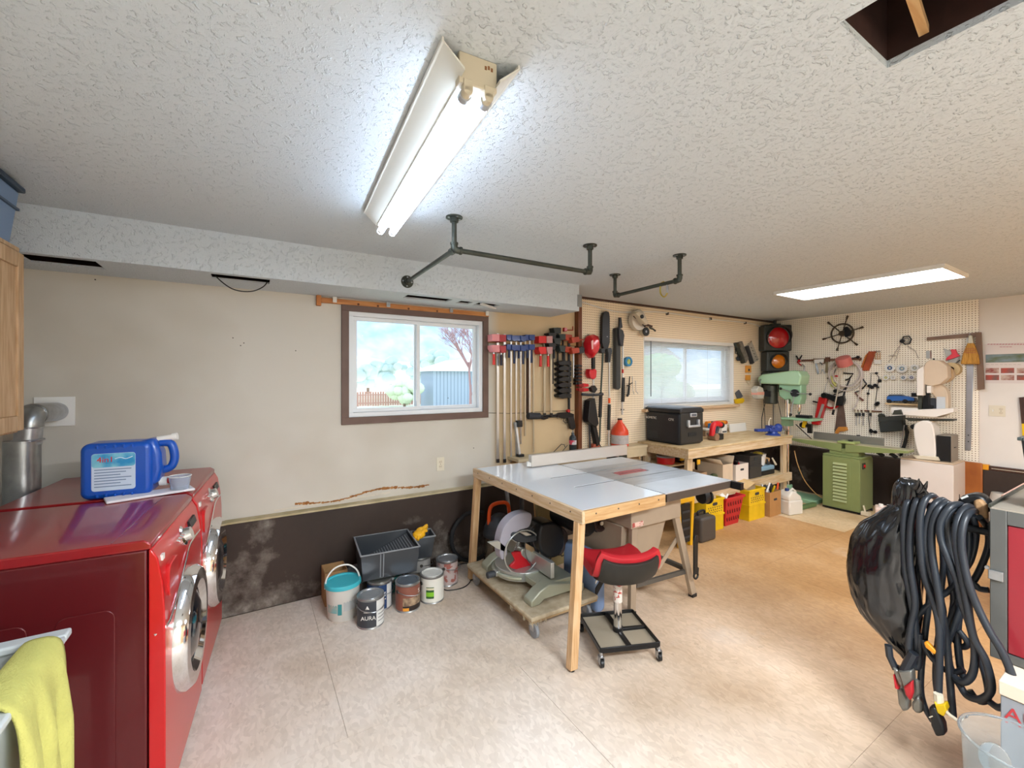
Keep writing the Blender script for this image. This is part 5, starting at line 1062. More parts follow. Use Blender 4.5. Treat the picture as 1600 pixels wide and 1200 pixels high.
MB().box(-.05,.13,-.045,.045,.045,.095).build('body',mV,vs_,bevel=.014,seg=3); MB().ball((.11,0,.095),.05,(1,.95,1)).build('anvil',mV,vs_); MB().box(-.22,-.05,-.03,.03,.05,.085).build('slide',mV,vs_,bevel=.004); MB().box(-.03,-.005,-.055,.055,.085,.125).box(.005,.03,-.055,.055,.085,.125).build('jaws',mV,vs_,bevel=.003); MB().box(-.005,.005,-.05,.05,.10,.122).build('jaw_inserts',mSteel,vs_); MB().cyl((.16,0,.06),(.21,0,.06),.009,n=10).cyl((.2,-.07,.06),(.2,.07,.06),.005,n=8).build('screw_handle',mSteel,vs_)
MB().tube(smooth([(.0,.03,.12),(.02,.05,.17),(.05,.06,.21),(.07,.06,.2)],4),.006).build('rag_loop',mCream,vs_)
# shelf contents
S=.401
def carton(name,label,x0,x1,y0,y1,z0,h,mat,flaps=0,hole=True,cat='box'):
    t=T(name,label,cat,((x0+x1)/2,(y0+y1)/2,z0)); a,b=(x1-x0)/2,(y1-y0)/2
    shell(MB(),0,h,a,b,a,b,.004).build('carton',mat,t)
    if hole: MB().prism(rrect(-.035,.035,h*.68-.012,h*.68+.012,.011),-b-.0015,-b+.001).build('hand_hole',mDark,t)
    if flaps: MB().beam((-a,-b,h),(-a-.04,-b,h+.07),.004,b*1.9,(0,1,0)) ; 
    if flaps:
        MB().add([(-a,-b,h),(-a,b,h),(-a-.05,b,h+.06),(-a-.05,-b,h+.06)],[(0,1,2,3)]).build('flap',mat,t,solid=.004); MB().add([(a,-b,h),(a,b,h),(a+.03,b,h+.08),(a+.03,-b,h+.08)],[(0,1,2,3)]).build('flap',mat,t,solid=.004)
    return t
mC2=M('card_tan','#b79674',.85,var=.1,vs=8); mC3=M('card_pale','#d6c2a6',.8,var=.08,vs=8); mC4=M('card_white','#e0d6ca',.7)
carton('cardboard_box','low brown cardboard box at the left end of the bench shelf',3.98,4.30,2.92,3.2,S,.16,mC2,hole=False)
t=T('potted_moss','dark green bundled cloth on the bench shelf beside the open carton','cloth',(4.43,2.98,S)); m=MB(); random.seed(8)
for i in range(7): m.ball((random.uniform(-.05,.05),random.uniform(-.04,.04),.04+random.uniform(0,.07)),.04,(1.2,1,.8),10,7)
m.build('bundle',M('cloth_green','#56603f',.9,var=.4,vs=20),t)
carton('open_carton','pale open carton with raised flaps in the middle of the bench shelf',4.53,4.72,2.88,3.2,S,.22,mC3,1,False)
bx2=carton('storage_box','white box full of red and black tools on the bench shelf',4.745,5.0,2.86,3.2,S,.20,mC4)
def junk(label,x,y,z,cols,seed,w=.1,h=.1,n=7,name='tool_bundle',cat='tools'):
    random.seed(seed); t=T(name,label,cat,(x,y,z))
    for i in range(n):
        a=(random.uniform(-w,w),random.uniform(-.06,.06),random.uniform(-.03,.0)); b=(a[0]+random.uniform(-.07,.07),a[1]+random.uniform(-.04,.04),random.uniform(.4,1)*h); mt=cols[i%len(cols)]
        if i%3==0: MB().bx(((a[0]+b[0])/2,a[1],b[2]/2),(.07,.05,.05),(random.random(),random.random(),random.random())).build('tool_head',mt,t,bevel=.008)
        else: MB().cyl(a,b,.014,.010,n=10).build('tool_handle',mt,t,bevel=.003)
    return t
junk('red and black tools sticking out of the white storage box',4.87,2.97,S+.17,[mRedP,mBlack,mDark,mRed,mSteel],3)
def crate(name,label,x0,x1,y0,y1,z0,h,mat,rim=True,taper=0,cat='crate'):
    t=T(name,label,cat,((x0+x1)/2,(y0+y1)/2,z0)); a,b=(x1-x0)/2,(y1-y0)/2
    shell(MB(),0,h,a-taper,b-taper,a,b,.008).build('crate_body',mat,t,bevel=.002)
    for z in(h*.5,h*.97): f=MB(); e=.008; f.box(-a-e,a+e,-b-e,-b+.001,z-.012,z+.006).box(-a-e,a+e,b-.001,b+e,z-.012,z+.006).box(-a-e,-a+.001,-b,b,z-.012,z+.006).box(a-.001,a+e,-b,b,z-.012,z+.006); f.build('rib_band',mat,t)
    g=MB(); 
    for i in range(7):
        for j in range(3):
            x=-a*.72+i*a*.24+(j%2)*.01; z=h*.60+j*.024
            if not(abs(x)<.045 and z>h*.8): g.bx((x,-b-.001-.0*taper,z),(.010,.003,.012),(0,.4,0)); 
    tag(g.build('grid_holes',mDark,t),kind='stuff')
    MB().prism(rrect(-.04,.04,h*.80,h*.80+.03,.014),-b-.003,-b).build('hand_hole',mDark,t); return t
crate('milk_crate','dark grey plastic crate on the bench shelf right of the white box',5.05,5.30,2.87,3.2,S,.27,M('crate_black','#3f3b38',.5))
t=T('white_bucket','white tub with yellow contents at the right of the bench shelf','tub',(5.46,3.0,S+.11)); MB().lathe([(.001,0),(.07,0),(.09,.14),(.085,.14),(.066,.008),(.001,.008)],None,28,cap=False).build('tub',mWhite,t); MB().ball((0,0,.12),.07,(1,1,.6)).build('contents',M('mustard','#c9b23c',.8,col2='#7c6a2a',vs=30),t)
t=T('tool_case','flat blue and black case under the white tub on the bench shelf','case',(5.47,3.0,S)); MB().box(-.15,.15,-.12,.14,0,.05).build('lower_half',mBlack,t,bevel=.008); MB().box(-.15,.15,-.12,.14,.052,.108).build('upper_half',M('case_paleblue','#7fa0b4',.5),t,bevel=.015)
junk('greyish wood offcuts and rags beside the white tub on the bench shelf',5.60,2.93,S+.112,[mWood,mDark,mCream],12,.05,.14,5)
t=T('red_tub','red round tub with grey lid on the small upper shelf inside the bench','tub',(3.99,3.22,.641)); MB().lathe([(.001,0),(.095,0),(.10,.07),(.001,.07)],None,28).build('tub',mRed,t); MB().cyl((0,0,.071),(0,0,.09),.104,n=28).build('lid',mGreyP,t)
t=T('yellow_clamp_light','yellow and black power tool on the small upper shelf inside the bench','power tool',(4.20,3.18,.641)); MB().box(-.06,.06,-.05,.05,.02,.10).build('body',mYel,t,bevel=.012); MB().cyl((-.09,0,.05),(-.06,0,.05),.035,n=16).cyl((.06,0,.05),(.10,0,.05),.03,n=16).build('end_cap',mBlack,t); MB().box(-.05,.05,-.04,.04,0,.02).build('base',mBlack,t)
t=T('yellow_hook','small yellow hook at the bench leg','hook',(3.97,2.80,.70)); MB().box(-.02,.025,-.012,0,.0,.05).build('plate',M('hook_yellow','#d8a21f',.45),t,bevel=.003)
t['label']='small yellow hook fixed beside the near left leg of the workbench'
# floor in front of the bench
crate('milk_crate','yellow milk crate on the floor left of the red basket',3.99,4.29,2.72,3.04,0,.335,mYel)
b_=T('red_basket','red slotted plastic basket on the floor between the yellow crates','basket',(4.485,2.86,0)); mRB=M('basket_red','#c2252b',.4)
shell(MB(),0,.31,.12,.11,.165,.15,.006).build('basket_body',mRB,b_); f=MB()
for c in((-.178,.178,-.163,-.15),(-.178,.178,.15,.163),(-.178,-.165,-.15,.15),(.165,.178,-.15,.15)): f.box(*c,.29,.315)
f.build('rim',mRB,b_,bevel=.003); g=MB()
for r_ in range(3):
    for i in range(6): z=.05+r_*.085; x=(-.1+i*.04)*(1+z*.6); y=-(.11+.04*(z+.03)/.31)-.002; g.bx((x,y,z+.03),(.013,.003,.055),(R(-7),0,0))
tag(g.build('slots',M('slot_dark','#5a1518',.7),b_),kind='stuff')
junk('white and grey rags heaped in the red basket',4.44,2.84,.28,[mWhite,mGreyP],4,.07,.07,6,'rag_heap','rags')
t=T('blue_box','blue box standing behind the red basket under the bench','box',(4.66,3.12,0)); MB().box(-.11,.11,-.08,.1,0,.37).build('carton',M('box_blue','#2055a8',.5),t,bevel=.003); MB().box(-.06,-.02,-.082,-.079,.3,.36).box(.0,.02,-.082,-.079,.3,.36).build('print_patch',mWhite,t)
crate('milk_crate','yellow milk crate with tan paper on top, right of the red basket',4.735,5.05,2.70,3.03,0,.345,mYel)
t=T('paper_roll','crumpled tan paper lying on the right yellow crate','paper',(4.88,2.86,.352)); MB().add([(-.15,-.13,.0),(.0,-.14,.05),(.15,-.12,.02),(-.16,.0,.05),(.02,.02,.075),(.17,.0,.04),(-.13,.14,.02),(.0,.15,.06),(.14,.13,.01)],[(0,1,4,3),(1,2,5,4),(3,4,7,6),(4,5,8,7)]).build('sheet',M('paper_tan','#c8a876',.9),t,solid=.004)
carton('cardboard_box','brown cardboard box with hand hole at the right foot of the bench',5.085,5.325,2.66,2.95,0,.28,M('card_mid','#b5854f',.8,var=.1,vs=8))
junk('yellow and black tools standing in the brown cardboard box',5.19,2.78,.25,[mYel,mBlack,mSteel,mDark,mWhite],9,.07,.13,8)
t=T('white_jug','white plastic jug on the floor right of the cardboard box','jug',(5.45,2.62,0),R(-12)); MB().box(-.11,.11,-.08,.08,0,.17).build('body',M('jug_white','#ddd8cd',.4),t,bevel=.018,seg=3); MB().prism([(-.108,.165),(.108,.165),(.09,.21),(.0,.27),(-.06,.275),(-.105,.22)],-.07,.07).build('shoulder',M('jug_white','',.4),t,bevel=.015,seg=3); MB().cyl((-.05,0,.27),(-.05,0,.30),.022,n=14).build('cap',mBlue,t); MB().tube([(.0,0,.262),(.04,0,.285),(.085,0,.25),(.09,0,.2)],.012,10).build('handle',M('jug_white','',.4),t)
junk('blue and orange handled tools lying by the white jug',5.42,2.80,.0,[mBlue,mOrange,M('tool_green','#3c7a4a',.5)],15,.09,.33,6)
t=T('black_case','dark grey hard case with carry handle left of the yellow crate','case',(3.83,2.66,0)); MB().box(-.13,.11,-.09,.09,0,.24).build('shell',M('case_grey','#4b4540',.5),t,bevel=.025,seg=3); MB().tube(smooth([(-.06,0,.24),(-.055,0,.275),(.04,0,.275),(.045,0,.24)],4),.011,10).build('handle',mBlack,t); MB().box(-.132,.112,-.005,.005,.01,.243).build('seam',mBlack,t)
t=T('folding_sawhorse','yellow and black folded stand beside the table saw leg','stand',(3.50,2.62,0)); mY2=M('stand_yellow','#e0a91c',.4)
for x,r in((-.07,-4),(.11,4)): MB().bx((x,0,.23),(.035,.035,.46),(0,R(r),0)).build('leg',mY2,t,bevel=.004)
MB().box(-.1,.12,-.02,.02,.42,.46).build('top_bar',mY2,t,bevel=.004); MB().box(-.05,.085,-.012,.012,.04,.40).build('panel',mBlack,t,bevel=.003)
for i in range(4): MB().box(-.04,.075,-.016,-.012,.08+i*.08,.10+i*.08).build('panel_rib',mDark,t)
# ================= FAR CORNER AND END WALL =================
mG1=M('mint_green','#8fb894',.35,coat=.3); mG2=M('jointer_green','#828d58',.5,var=.08,vs=6); mG2d=M('jointer_green_side','#7a8359',.5)
dp=T('drill_press','mint green floor standing drill press in the far corner','drill press',(6.22,3.02,0))
MB().box(-.17,.17,-.40,.14,0,.05).build('base',mG1,dp,bevel=.008); MB().cyl((0,0,.05),(0,0,1.52),.036,n=24).build('column',mChrome,dp); MB().cyl((0,0,.05),(0,0,.16),.055,n=24).build('column_foot',mG1,dp)
MB().prism([(-.20,1.50),(.31,1.52),(.345,1.56),(.33,1.62),(.28,1.65),(-.12,1.70),(-.19,1.69),(-.225,1.62)],-.12,.12,'x').build('belt_cover',M('mint_cover','#a5c9a2',.3,coat=.5),dp,bevel=.02,seg=3)
MB().prism([(-.20,1.515),(.08,1.515),(.08,1.36),(.0,1.30),(-.06,1.32),(-.09,1.25),(-.18,1.25),(-.20,1.33)],-.075,.075,'x').build('head_casting',mG1,dp,bevel=.012)
MB().cyl((0,.22,1.24),(0,.22,1.5),.085,n=24).build('motor',mIron,dp,bevel=.01); MB().box(-.09,-.05,.18,.26,1.34,1.42).build('switch_box',mBlackM,dp,bevel=.004)
MB().cyl((0,-.14,1.21),(0,-.14,1.27),.028,n=20).cyl((0,-.14,1.15),(0,-.14,1.21),.022,.034,n=24).cyl((0,-.14,1.11),(0,-.14,1.15),.006,.02,n=16).build('chuck',mChrome,dp)
MB().cyl((-.10,-.13,1.40),(-.07,-.13,1.40),.05,n=20).build('feed_hub',mBlackM,dp)
for a in(20,140,260):
    c,s=math.cos(R(a)),math.sin(R(a)); e=(-.12,-.13-.21*c,1.40+.21*s-.08); l_=MB().cyl((-.09,-.13,1.40),e,.006,n=8).build('feed_lever',mSteel,dp); MB().ball(e,.018).build('knob',mBlack,l_)
MB().box(-.14,.14,-.36,.02,1.045,1.075).build('work_table',mG1,dp,bevel=.004); MB().box(-.05,.05,-.05,.06,.95,1.045).build('table_bracket',mG1,dp,bevel=.006)
MB().box(-.05,.05,-.28,-.12,1.076,1.11).build('drill_vise',mBlackM,dp,bevel=.003); MB().cyl((-.04,-.2,.98),(.04,-.2,.98),.04,n=16).bx((0,-.27,.94),(.04,.05,.12)).build('clamp_body',mBlackM,dp,bevel=.004); MB().bx((-.03,-.22,1.0),(.04,.04,.1),(.2,0,0)).build('yellow_clamp',mYel,dp,bevel=.006)
MB().cyl((.0,-.1,.98),(0,-.35,.75),.006,n=8).build('table_crank',mBlackM,dp); MB().tube(smooth([(.0,.3,1.24),(-.02,.32,1.1),(-.03,.33,.95),(-.03,.3,.5)],4),.005).build('power_cord',mBlack,dp); MB().tube(smooth([(-.02,.12,1.3),(-.04,.06,1.05),(-.04,.03,.9)],4),.004).build('power_cord',mBlack,dp)
t=WT('gooseneck_lamp','small dusty lamp with pink band clamped left of the drill press','lamp','p',1188,618,surf=3.3); t.poly('shade',M('dusty_glass','#bdb9ac',.4),[(1183,608),(1187,603),(1193,606),(1195,618),(1192,624),(1186,623)],.0,.09,.012); t.rect('band',M('band_pink','#d99a86',.5),1184.5,1194.5,612.5,617,-.002,.093); t.tube('arm',mBlackM,[(1194,610,.04),(1205,609,.06),(1220,611,.06),(1236,610,.06)],.008); t.tube('cord',mBlack,[(1193,624,.04),(1195,650,.04),(1196,690,.04)],.004); t.tube('arm_stub',mSteel,[(1188,603,.04),(1187,595,.0),(1191,590,-.05)],.012)
# traffic light
tl=T('traffic_light','old black traffic light with red and amber lenses in the corner','traffic light',(6.43,3.26,0),R(-34)); mTL=M('signal_housing','#3b3f3c',.45,.2,var=.2,vs=10)
def signal(z0,z1,w,r,lens,vis):
    s=MB().box(-w,w,-.02,.14,z0,z1).build('housing',mTL,tl,bevel=.02,seg=3); zc=(z0+z1)/2
    TT=Matrix.Translation((0,-.02,zc))@Matrix.Rotation(PI/2,4,'X')
    MB().lathe([(.001,.035),(r*.5,.028),(r*.85,.012),(r,-.002),(r,-.004),(.001,-.004)],TT,36).build('lens',lens,s); MB().ring((0,-.022,zc),r*1.04,.008,'y',36).build('lens_ring',mTL,s)
    vs=[];fs=[];n=28
    for i in range(n+1):
        u=R(-35+250*i/n); L=.11*vis*max(.15,math.sin(max(0,min(PI,(u+.6)*PI/(250*PI/180)))))
        for q in(0,1): vs.append(((r*1.1)*math.cos(u),-.02-L*q,zc+(r*1.1)*math.sin(u)))
    for i in range(n): fs.append((2*i,2*i+2,2*i+3,2*i+1))
    MB().add(vs,fs).build('visor',mTL,s,solid=.004)
signal(1.985,2.36,.195,.15,M('lens_red','#b00d16',.12,coat=1),1); signal(1.69,1.98,.16,.10,M('lens_amber','#d9780f',.15,coat=1),.8); signal(1.40,1.685,.16,.10,M('lens_dark','#27342c',.2,coat=1),.8)
MB().box(-.06,.06,.02,.1,2.36,2.38).cyl((0,.06,2.38),(0,.06,2.43),.02,n=12).build('top_bracket',mTL,tl); MB().box(-.05,.05,.1,.2,1.5,1.62).build('wall_bracket',mTL,tl)
# jointer
jt=T('jointer','olive green jointer with long beds on a louvred cabinet stand','jointer',(6.05,2.345,0))
MB().box(0,.36,-.19,.19,.03,.645).build('stand_cabinet',mG2,jt,bevel=.004); MB().box(-.004,.0,-.10,.185,.05,.62).build('door',mG2,jt,bevel=.002)
for i in range(12): MB().add([(-.004,-.065,.11+i*.04),(-.004,.075,.11+i*.04),(-.020,.075,.115+i*.04),(-.020,-.065,.115+i*.04),(-.004,-.065,.138+i*.04),(-.004,.075,.138+i*.04)],[(0,1,2,3),(3,2,5,4),(0,3,4),(1,5,2)]).build('louvre',M('louvre_pale','#a3ac7c',.4),jt)
MB().box(.01,.35,-.195,-.19,.04,.63).build('side_panel',mG2d,jt); sb=MB().box(.05,.12,-.205,-.195,.53,.60).build('switch',mIron,jt,bevel=.002); MB().cyl((.085,-.205,.565),(.085,-.215,.565),.018,n=16).build('stop_button',mRed,sb)
MB().box(.03,.31,-.20,.20,.645,.665).box(.08,.26,-.15,.15,.665,.74).build('casting',mG2,jt,bevel=.005)
for s in(-1,1): MB().prism([(s*.02,.80),(s*.60,.80),(s*.60,.775),(s*.30,.735),(s*.02,.70)],.07,.25,'x').build('bed',mG2,jt,bevel=.003); MB().box(.075,.245,min(s*.03,s*.60),max(s*.03,s*.60),.80,.806).build('bed_surface',M('bed_cream','#c9c3a0',.35,.3),jt)
MB().box(.06,.22,-.12,.06,.806,.835).build('cutter_guard',M('guard_green','#98a566',.4),jt,bevel=.008); MB().cyl((.14,-.05,.835),(.14,-.05,.85),.025,n=16).build('guard_knob',mBlack,jt)
MB().box(.255,.275,-.33,.40,.80,.895).build('fence',M('fence_grey','#8d8c86',.35,.6),jt,bevel=.002); MB().cyl((.27,-.08,.895),(.27,-.08,.905),.02,n=14).build('fence_knob',mBlack,jt)
for y in(-.30,-.42): MB().cyl((.16,y,.74),(.16,y-.06,.70),.02,n=12).build('adjust_knob',mBlack,jt)
MB().cyl((.03,-.16,.015),(.03,-.2,.015),.015,n=12).cyl((.33,-.16,.015),(.33,-.2,.015),.015,n=12).box(.0,.36,-.19,.19,.015,.03).build('mobile_base',mBlackM,jt); MB().beam((.02,-.24,.03),(.02,-.22,.12),.02,.01).box(.0,.05,-.28,-.2,.01,.05).build('foot_lever',mCream,jt)
t=T('loose_cord','yellow cord hanging from the drill press to the floor by the jointer','cord',(6.22,2.95,0)); MB().tube(smooth([(.03,.0,.62),(-.03,-.07,.45),(.0,-.14,.25),(-.05,-.28,.13),(-.1,-.38,.10)],5),.006).build('cord',M('cord_tan','#c99a5c',.6),t)
t=T('green_cart','flat green steel frame lying on the floor under the drill press','frame',(5.80,2.82,0)); MB().beam((-.2,-.2,.03),(.2,-.22,.03),.05,.04).beam((-.15,.1,.06),(.2,.0,.06),.03,.03).build('frame',M('frame_green','#5f7a4d',.5),t,bevel=.003); MB().tube([(-.1,.0,.12),(.1,-.05,.12),(.12,-.1,.02)],.008).build('rod',mCream,t)
# white cabinet and bandsaw
wc=T('white_cabinet','plain white cabinet carrying the bandsaw','cabinet',(6.45,1.635,0)); MB().box(-.2,.2,-.215,.215,0,.685).build('body',M('cabinet_white','#dfd5cc',.5,var=.04,vs=4),wc,bevel=.006); MB().box(-.2,.2,-.215,.215,.688,.70).build('top',M('cab_top','#d0b89c',.6),wc,bevel=.003); MB().box(-.02,-.005,-.219,-.215,.30,.36).build('handle',mIron,wc)
bs=WT('bandsaw','cream and white bandsaw standing on the white cabinet','bandsaw','E',1455,714,surf=6.46); mBS=M('bandsaw_cream','#cdb9a0',.45,var=.06,vs=8); mBSw=M('bandsaw_white','#e2dbd2',.4)
bs.spoly('lower_column',mBSw,[(1428,664),(1455,660),(1462,700),(1460,716),(1440,716),(1431,700)],-.06,.14,.012); bs.poly('foot_plate',mCream,[(1425,711),(1465,714),(1468,720),(1432,717)],-.08,.16,.003)
bs.poly('wheel_guard',mBS,[(1442,600),(1442,575),(1446,566),(1453,562),(1468,563),(1480,572),(1481,590),(1470,600),(1455,604)],-.03,.10,.008); bs.poly('guard_post',mBSw,[(1432,578),(1443,572),(1443,618),(1432,618)],.02,.14,.006)
bs.disc('wheel_cover',M('cover_tan','#c1a179',.45),1470,585,.10,-.10,-.03); bs.spoly('arm',mBS,[(1455,604),(1466,600),(1480,612),(1481,640),(1476,650),(1463,650),(1463,625),(1455,614)],-.05,.05,.008); bs.rect('arm_plate',M('plate_light','#bfc3c6',.4),1463,1477,620,640,.05,.055)
bs.rect('blade_guard',mIron,1434,1440,618,642,.03,.08); bs.rect('blade_guide',mBSw,1448,1455,603,614,.04,.12); bs.rect('guide_post',mBlackM,1457,1460,560,600,.06,.08); bs.poly('guide_block',mBlackM,[(1443,612),(1452,612),(1452,632),(1458,634),(1456,640),(1441,640)],.02,.07,.003); bs.rect('guide_shield',M('shield_grey','#9ea09d',.3,.4),1447,1453,548,560,.04,.1); bs.rect('motor_side',mDark,1453,1463,622,640,-.02,.04)
bs.tube('blade',mSteel,[(1441,600,.06),(1440,650,.06)],.003)
bs.poly('fence_bar',mBSw,[(1392,636),(1436,638),(1436,646),(1392,645)],.04,.08,.002); bs.poly('saw_table',mBSw,[(1388,646),(1461,652),(1490,644),(1490,638),(1436,640)],.0,.16,.003); bs.poly('table_edge',mIron,[(1413,653),(1440,655),(1490,655),(1490,658),(1420,658)],-.02,.10,.002); bs.poly('trunnion',mBS,[(1432,656),(1458,656),(1456,664),(1434,664)],.0,.10,.003)
bs.rect('tension_knob',mBlackM,1424,1431,614,620,.05,.1); bs.disc('table_knob',mBlackM,1427,667,.028,.08,.12); bs.poly('mitre_gauge',mIron,[(1394,648),(1397,641),(1407,640),(1410,648)],.16,.19,.002)
t=T('motor_box','black fronted grey motor box on the white cabinet beside the bandsaw','box',(6.44,1.515,.70)); MB().box(-.11,.13,-.06,.055,0,.285).build('case',M('motor_grey','#877d70',.5),t,bevel=.008); MB().box(-.116,-.11,-.058,.053,.008,.278).build('front',mBlack,t,bevel=.002); MB().box(-.02,.03,-.068,-.06,.15,.156).build('lever',mBlack,t)
# things on the right pegboard
def E_(n,l,c,px,py,g=None,w='e'): return WT(n,l,c,w,px,py,g)
t=E_('ship_wheel','dark iron six spoked ship wheel high on the right pegboard','wheel',1316,521); c=t.p(1316,521,.03); mW=M('wheel_iron','#564b3c',.5,.5,var=.3,vs=20)
rr=.125; MB().ring((c[0],-.03,c[2]),rr,.011,'y',40,8).build('rim',mW,t.r); MB().cyl((c[0],-.0,c[2]),(c[0],-.05,c[2]),.035,n=20).build('hub',mW,t.r)
for i in range(6):
    a=R(75+60*i); p=lambda q,yy=-.03:(c[0]+q*math.cos(a),yy,c[2]+q*math.sin(a)); s=MB().cyl(p(.03),p(.19),.007,n=8).build('spoke',mW,t.r); MB().cyl(p(.19),p(.235),.010,.015,n=10).build('spoke_grip',mW,s)
t.poly('toy_bracket',mBlackM,[(1318,512),(1323,510),(1330,518),(1328,524),(1320,527)],.03,.07,.004)
mRack=M('rack_brown','#6a4532',.6)
t=E_('tool_rack','narrow brown rail of hand tools below the ship wheel','rack',1285,562); t.rect('rail',mRack,1252,1345,560.5,563.5,.0,.03)
def simple(name,label,cat,px,py,items,w='e',g=None):
    t=E_(name,label,cat,px,py,g,w)
    for it in items:
        k=it[0]
        if k=='p': t.poly(it[1],it[2],it[3],it[4],it[5],it[6] if len(it)>6 else .002)
        elif k=='t': t.tube(it[1],it[2],[(a[0],a[1],a[2] if len(a)>2 else .03) for a in it[3]],it[4])
        elif k=='d': t.disc(it[1],it[2],it[3],it[4],it[5],it[6],it[7],hole=it[8] if len(it)>8 else 0)
        elif k=='r': t.rect(it[1],it[2],*it[3:9])
    return t
simple('wire_cutters','black and red handled cutters at the left end of the tool rail','cutters',1249,560,[('t','handle',mBlack,[(1244,556),(1248,562),(1250,566)],.009),('t','handle',mBlack,[(1253,555),(1249,562),(1246,566)],.009),('d','joint',mRed,1248,564,.018,.02,.04)])
simple('try_square','steel square hanging from the tool rail, left of the two','square',1275,572,[('p','blade',mSteel,[(1273,567),(1276,567),(1280,583),(1277,585)],.02,.03),('p','stock',M('stock_tan','#7d6b54',.6),[(1270,560),(1288,560),(1288,568),(1271,568)],.015,.045)])
simple('try_square','brown handled square hanging from the tool rail, right of the two','square',1291,572,[('p','blade',M('blade_brass','#8b7c5f',.4,.6),[(1290,563),(1294,563),(1293,582),(1289,582)],.02,.03),('p','stock',mRack,[(1289,558),(1296,558),(1296,565),(1289,565)],.015,.045)])
simple('pliers','small pliers hanging open under the drill press hook','pliers',1254,573,[('t','handle',mSteel,[(1252,572),(1254,569),(1257,572),(1256,582)],.006),('t','handle',mRed,[(1246,566),(1252,571)],.008)])
simple('hand_file','dark handled file at the right end of the tool rail','file',1341,560,[('t','handle',mRack,[(1345,563),(1339,558)],.012),('t','blade',mDark,[(1339,558),(1326,561)],.006),('d','ferrule',mBlack,1340,558,.018,.02,.05)])
simple('calipers','grey calipers between the squares on the tool rail','calipers',1284,565,[('p','scale',mWhite,[(1272,562),(1287,561),(1287,567),(1272,568)],.045,.05),('t','jaw',mDark,[(1281,566,.05),(1285,570,.05)],.006)])
simple('compass','small steel dividers hanging under the tool rail','dividers',1286,580,[('t','leg',mSteel,[(1285,577),(1282,584)],.004),('t','leg',mSteel,[(1285,577),(1289,584)],.004)])
# pink lamp, hose coil
lm=WT('task_lamp','faded red task lamp on a long pale arm against the pegboard','lamp','e',1319,566,surf=6.62); c=lm.p(1319,566,.06)
TT=Matrix.Translation(c)@Euler((R(28),R(-6),0)).to_matrix().to_4x4()
MB().lathe([(.03,.075),(.078,.065),(.084,.05),(.084,-.04),(.078,-.04),(.078,.045),(.03,.055)],TT,32).build('shade',M('lamp_red','#c9706a',.45),lm.r); MB().lathe([(.001,-.036),(.078,-.036),(.078,-.032),(.001,-.032)],TT,32).build('reflector',M('lamp_cream','#bfae8c',.4),lm.r); MB().ball(TT@Vector((0,0,-.04)),.026).build('bulb',M('bulb_cream','#f3e6c4',.3),lm.r)
lm.tube('arm',M('arm_pale','#c9c0b0',.4,.4),[(1316,575,.05),(1311,600,.03),(1303,640,.02)],.009); lm.tube('arm',M('arm_pale','',.4),[(1310,572,.04),(1302,590,.03)],.007); lm.tube('mount',mBlackM,[(1303,640,.02),(1301,648,.02)],.014)
t=E_('hose_coil','coil of pale plastic tubing hanging around the task lamp','hose',1322,585); mH=M('tubing','#cfc4bd',.35)
for k,(cx,cy,r_) in enumerate(((1321,587,.19),(1318,583,.172),(1323,585,.155))):
    c=t.p(cx,cy,.03+.015*k); MB().ring(c,r_,.0085,'y',44,8,1,1.05).build('coil',mH,t.r)
t.tube('tail',mH,[(1346,575,.05),(1347,590,.05),(1344,612,.05),(1337,635,.04),(1332,640,.04)],.0085); t.tube('tail',M('tubing_yellow','#cfc96a',.35),[(1299,588,.06),(1301,597,.06),(1306,603,.06)],.009)
simple('wood_block','slanted orange brown wooden plate with a thin handle on the pegboard','board',1351,563,[('p','board',M('orange_wood','#b8562c',.5,col2='#8f3c1c',vs=8),[(1357,549),(1368,549),(1357,579),(1347,579)],.01,.04),('p','board_strip',M('orange_wood2','#d07a35',.6),[(1352,555),(1356,551),(1347,577),(1345,573)],.005,.02),('t','hook',mBrownD,[(1366,549),(1376,549)],.004)])  # second piece is a lighter orange strip along the board's left side
simple('paint_brush','small three handled brush with white bristles beside the wooden plate','brush',1371,562,[('t','handle',mWood,[(1367,551),(1368,562)],.005),('t','handle',mWood,[(1371,551),(1371.5,562)],.005),('t','handle',mWood,[(1375,551),(1375,562)],.005),('p','ferrule',mWhite,[(1366,562),(1376,562),(1377,569),(1366,569)],.015,.04)])
# frame saws and drill
simple('hacksaw','black framed angled saw handle inside the hose coil','saw',1325,587,[('t','frame',mBlack,[(1318,583),(1333,584),(1327,592),(1321,594)],.010)])
simple('multi_tool','small red and black tool at the left inside the hose coil','tool',1306,583,[('t','body',mDark,[(1306,570),(1303,588)],.009),('t','handle',mRed,[(1302,587),(1309,588)],.011)])
simple('frame_saw','thin triangular frame saw left of the hand saw on the pegboard','saw',1290,600,[('t','blade',mSteel,[(1294,592),(1287,614)],.003),('t','frame',mDark,[(1287,614),(1300,618),(1316,612),(1325,600)],.007),('t','knob',mBlackM,[(1292,591),(1297,591)],.006)])
simple('yellow_tape_dot','yellow green tape disc on the pegboard above the red bow saw','tape',1302,601,[('d','tape',M('tape_lime','#b7c04c',.5),1302,601,.035,.0,.03)])
t=simple('red_bow_tool','large red tool with grey handle hanging in front of the hand saw','power tool',1287,635,[('p','body',mRed,[(1279,620),(1292,621),(1281,660),(1271,660)],.02,.09,.008),('p','grip_insert',M('insert_grey','#a9a8a2',.4,.4),[(1284,631),(1288,632),(1280,657),(1276,656)],.09,.10),('p','foot',mRedP,[(1268,657),(1279,658),(1279,664),(1268,663)],.02,.09,.005)])
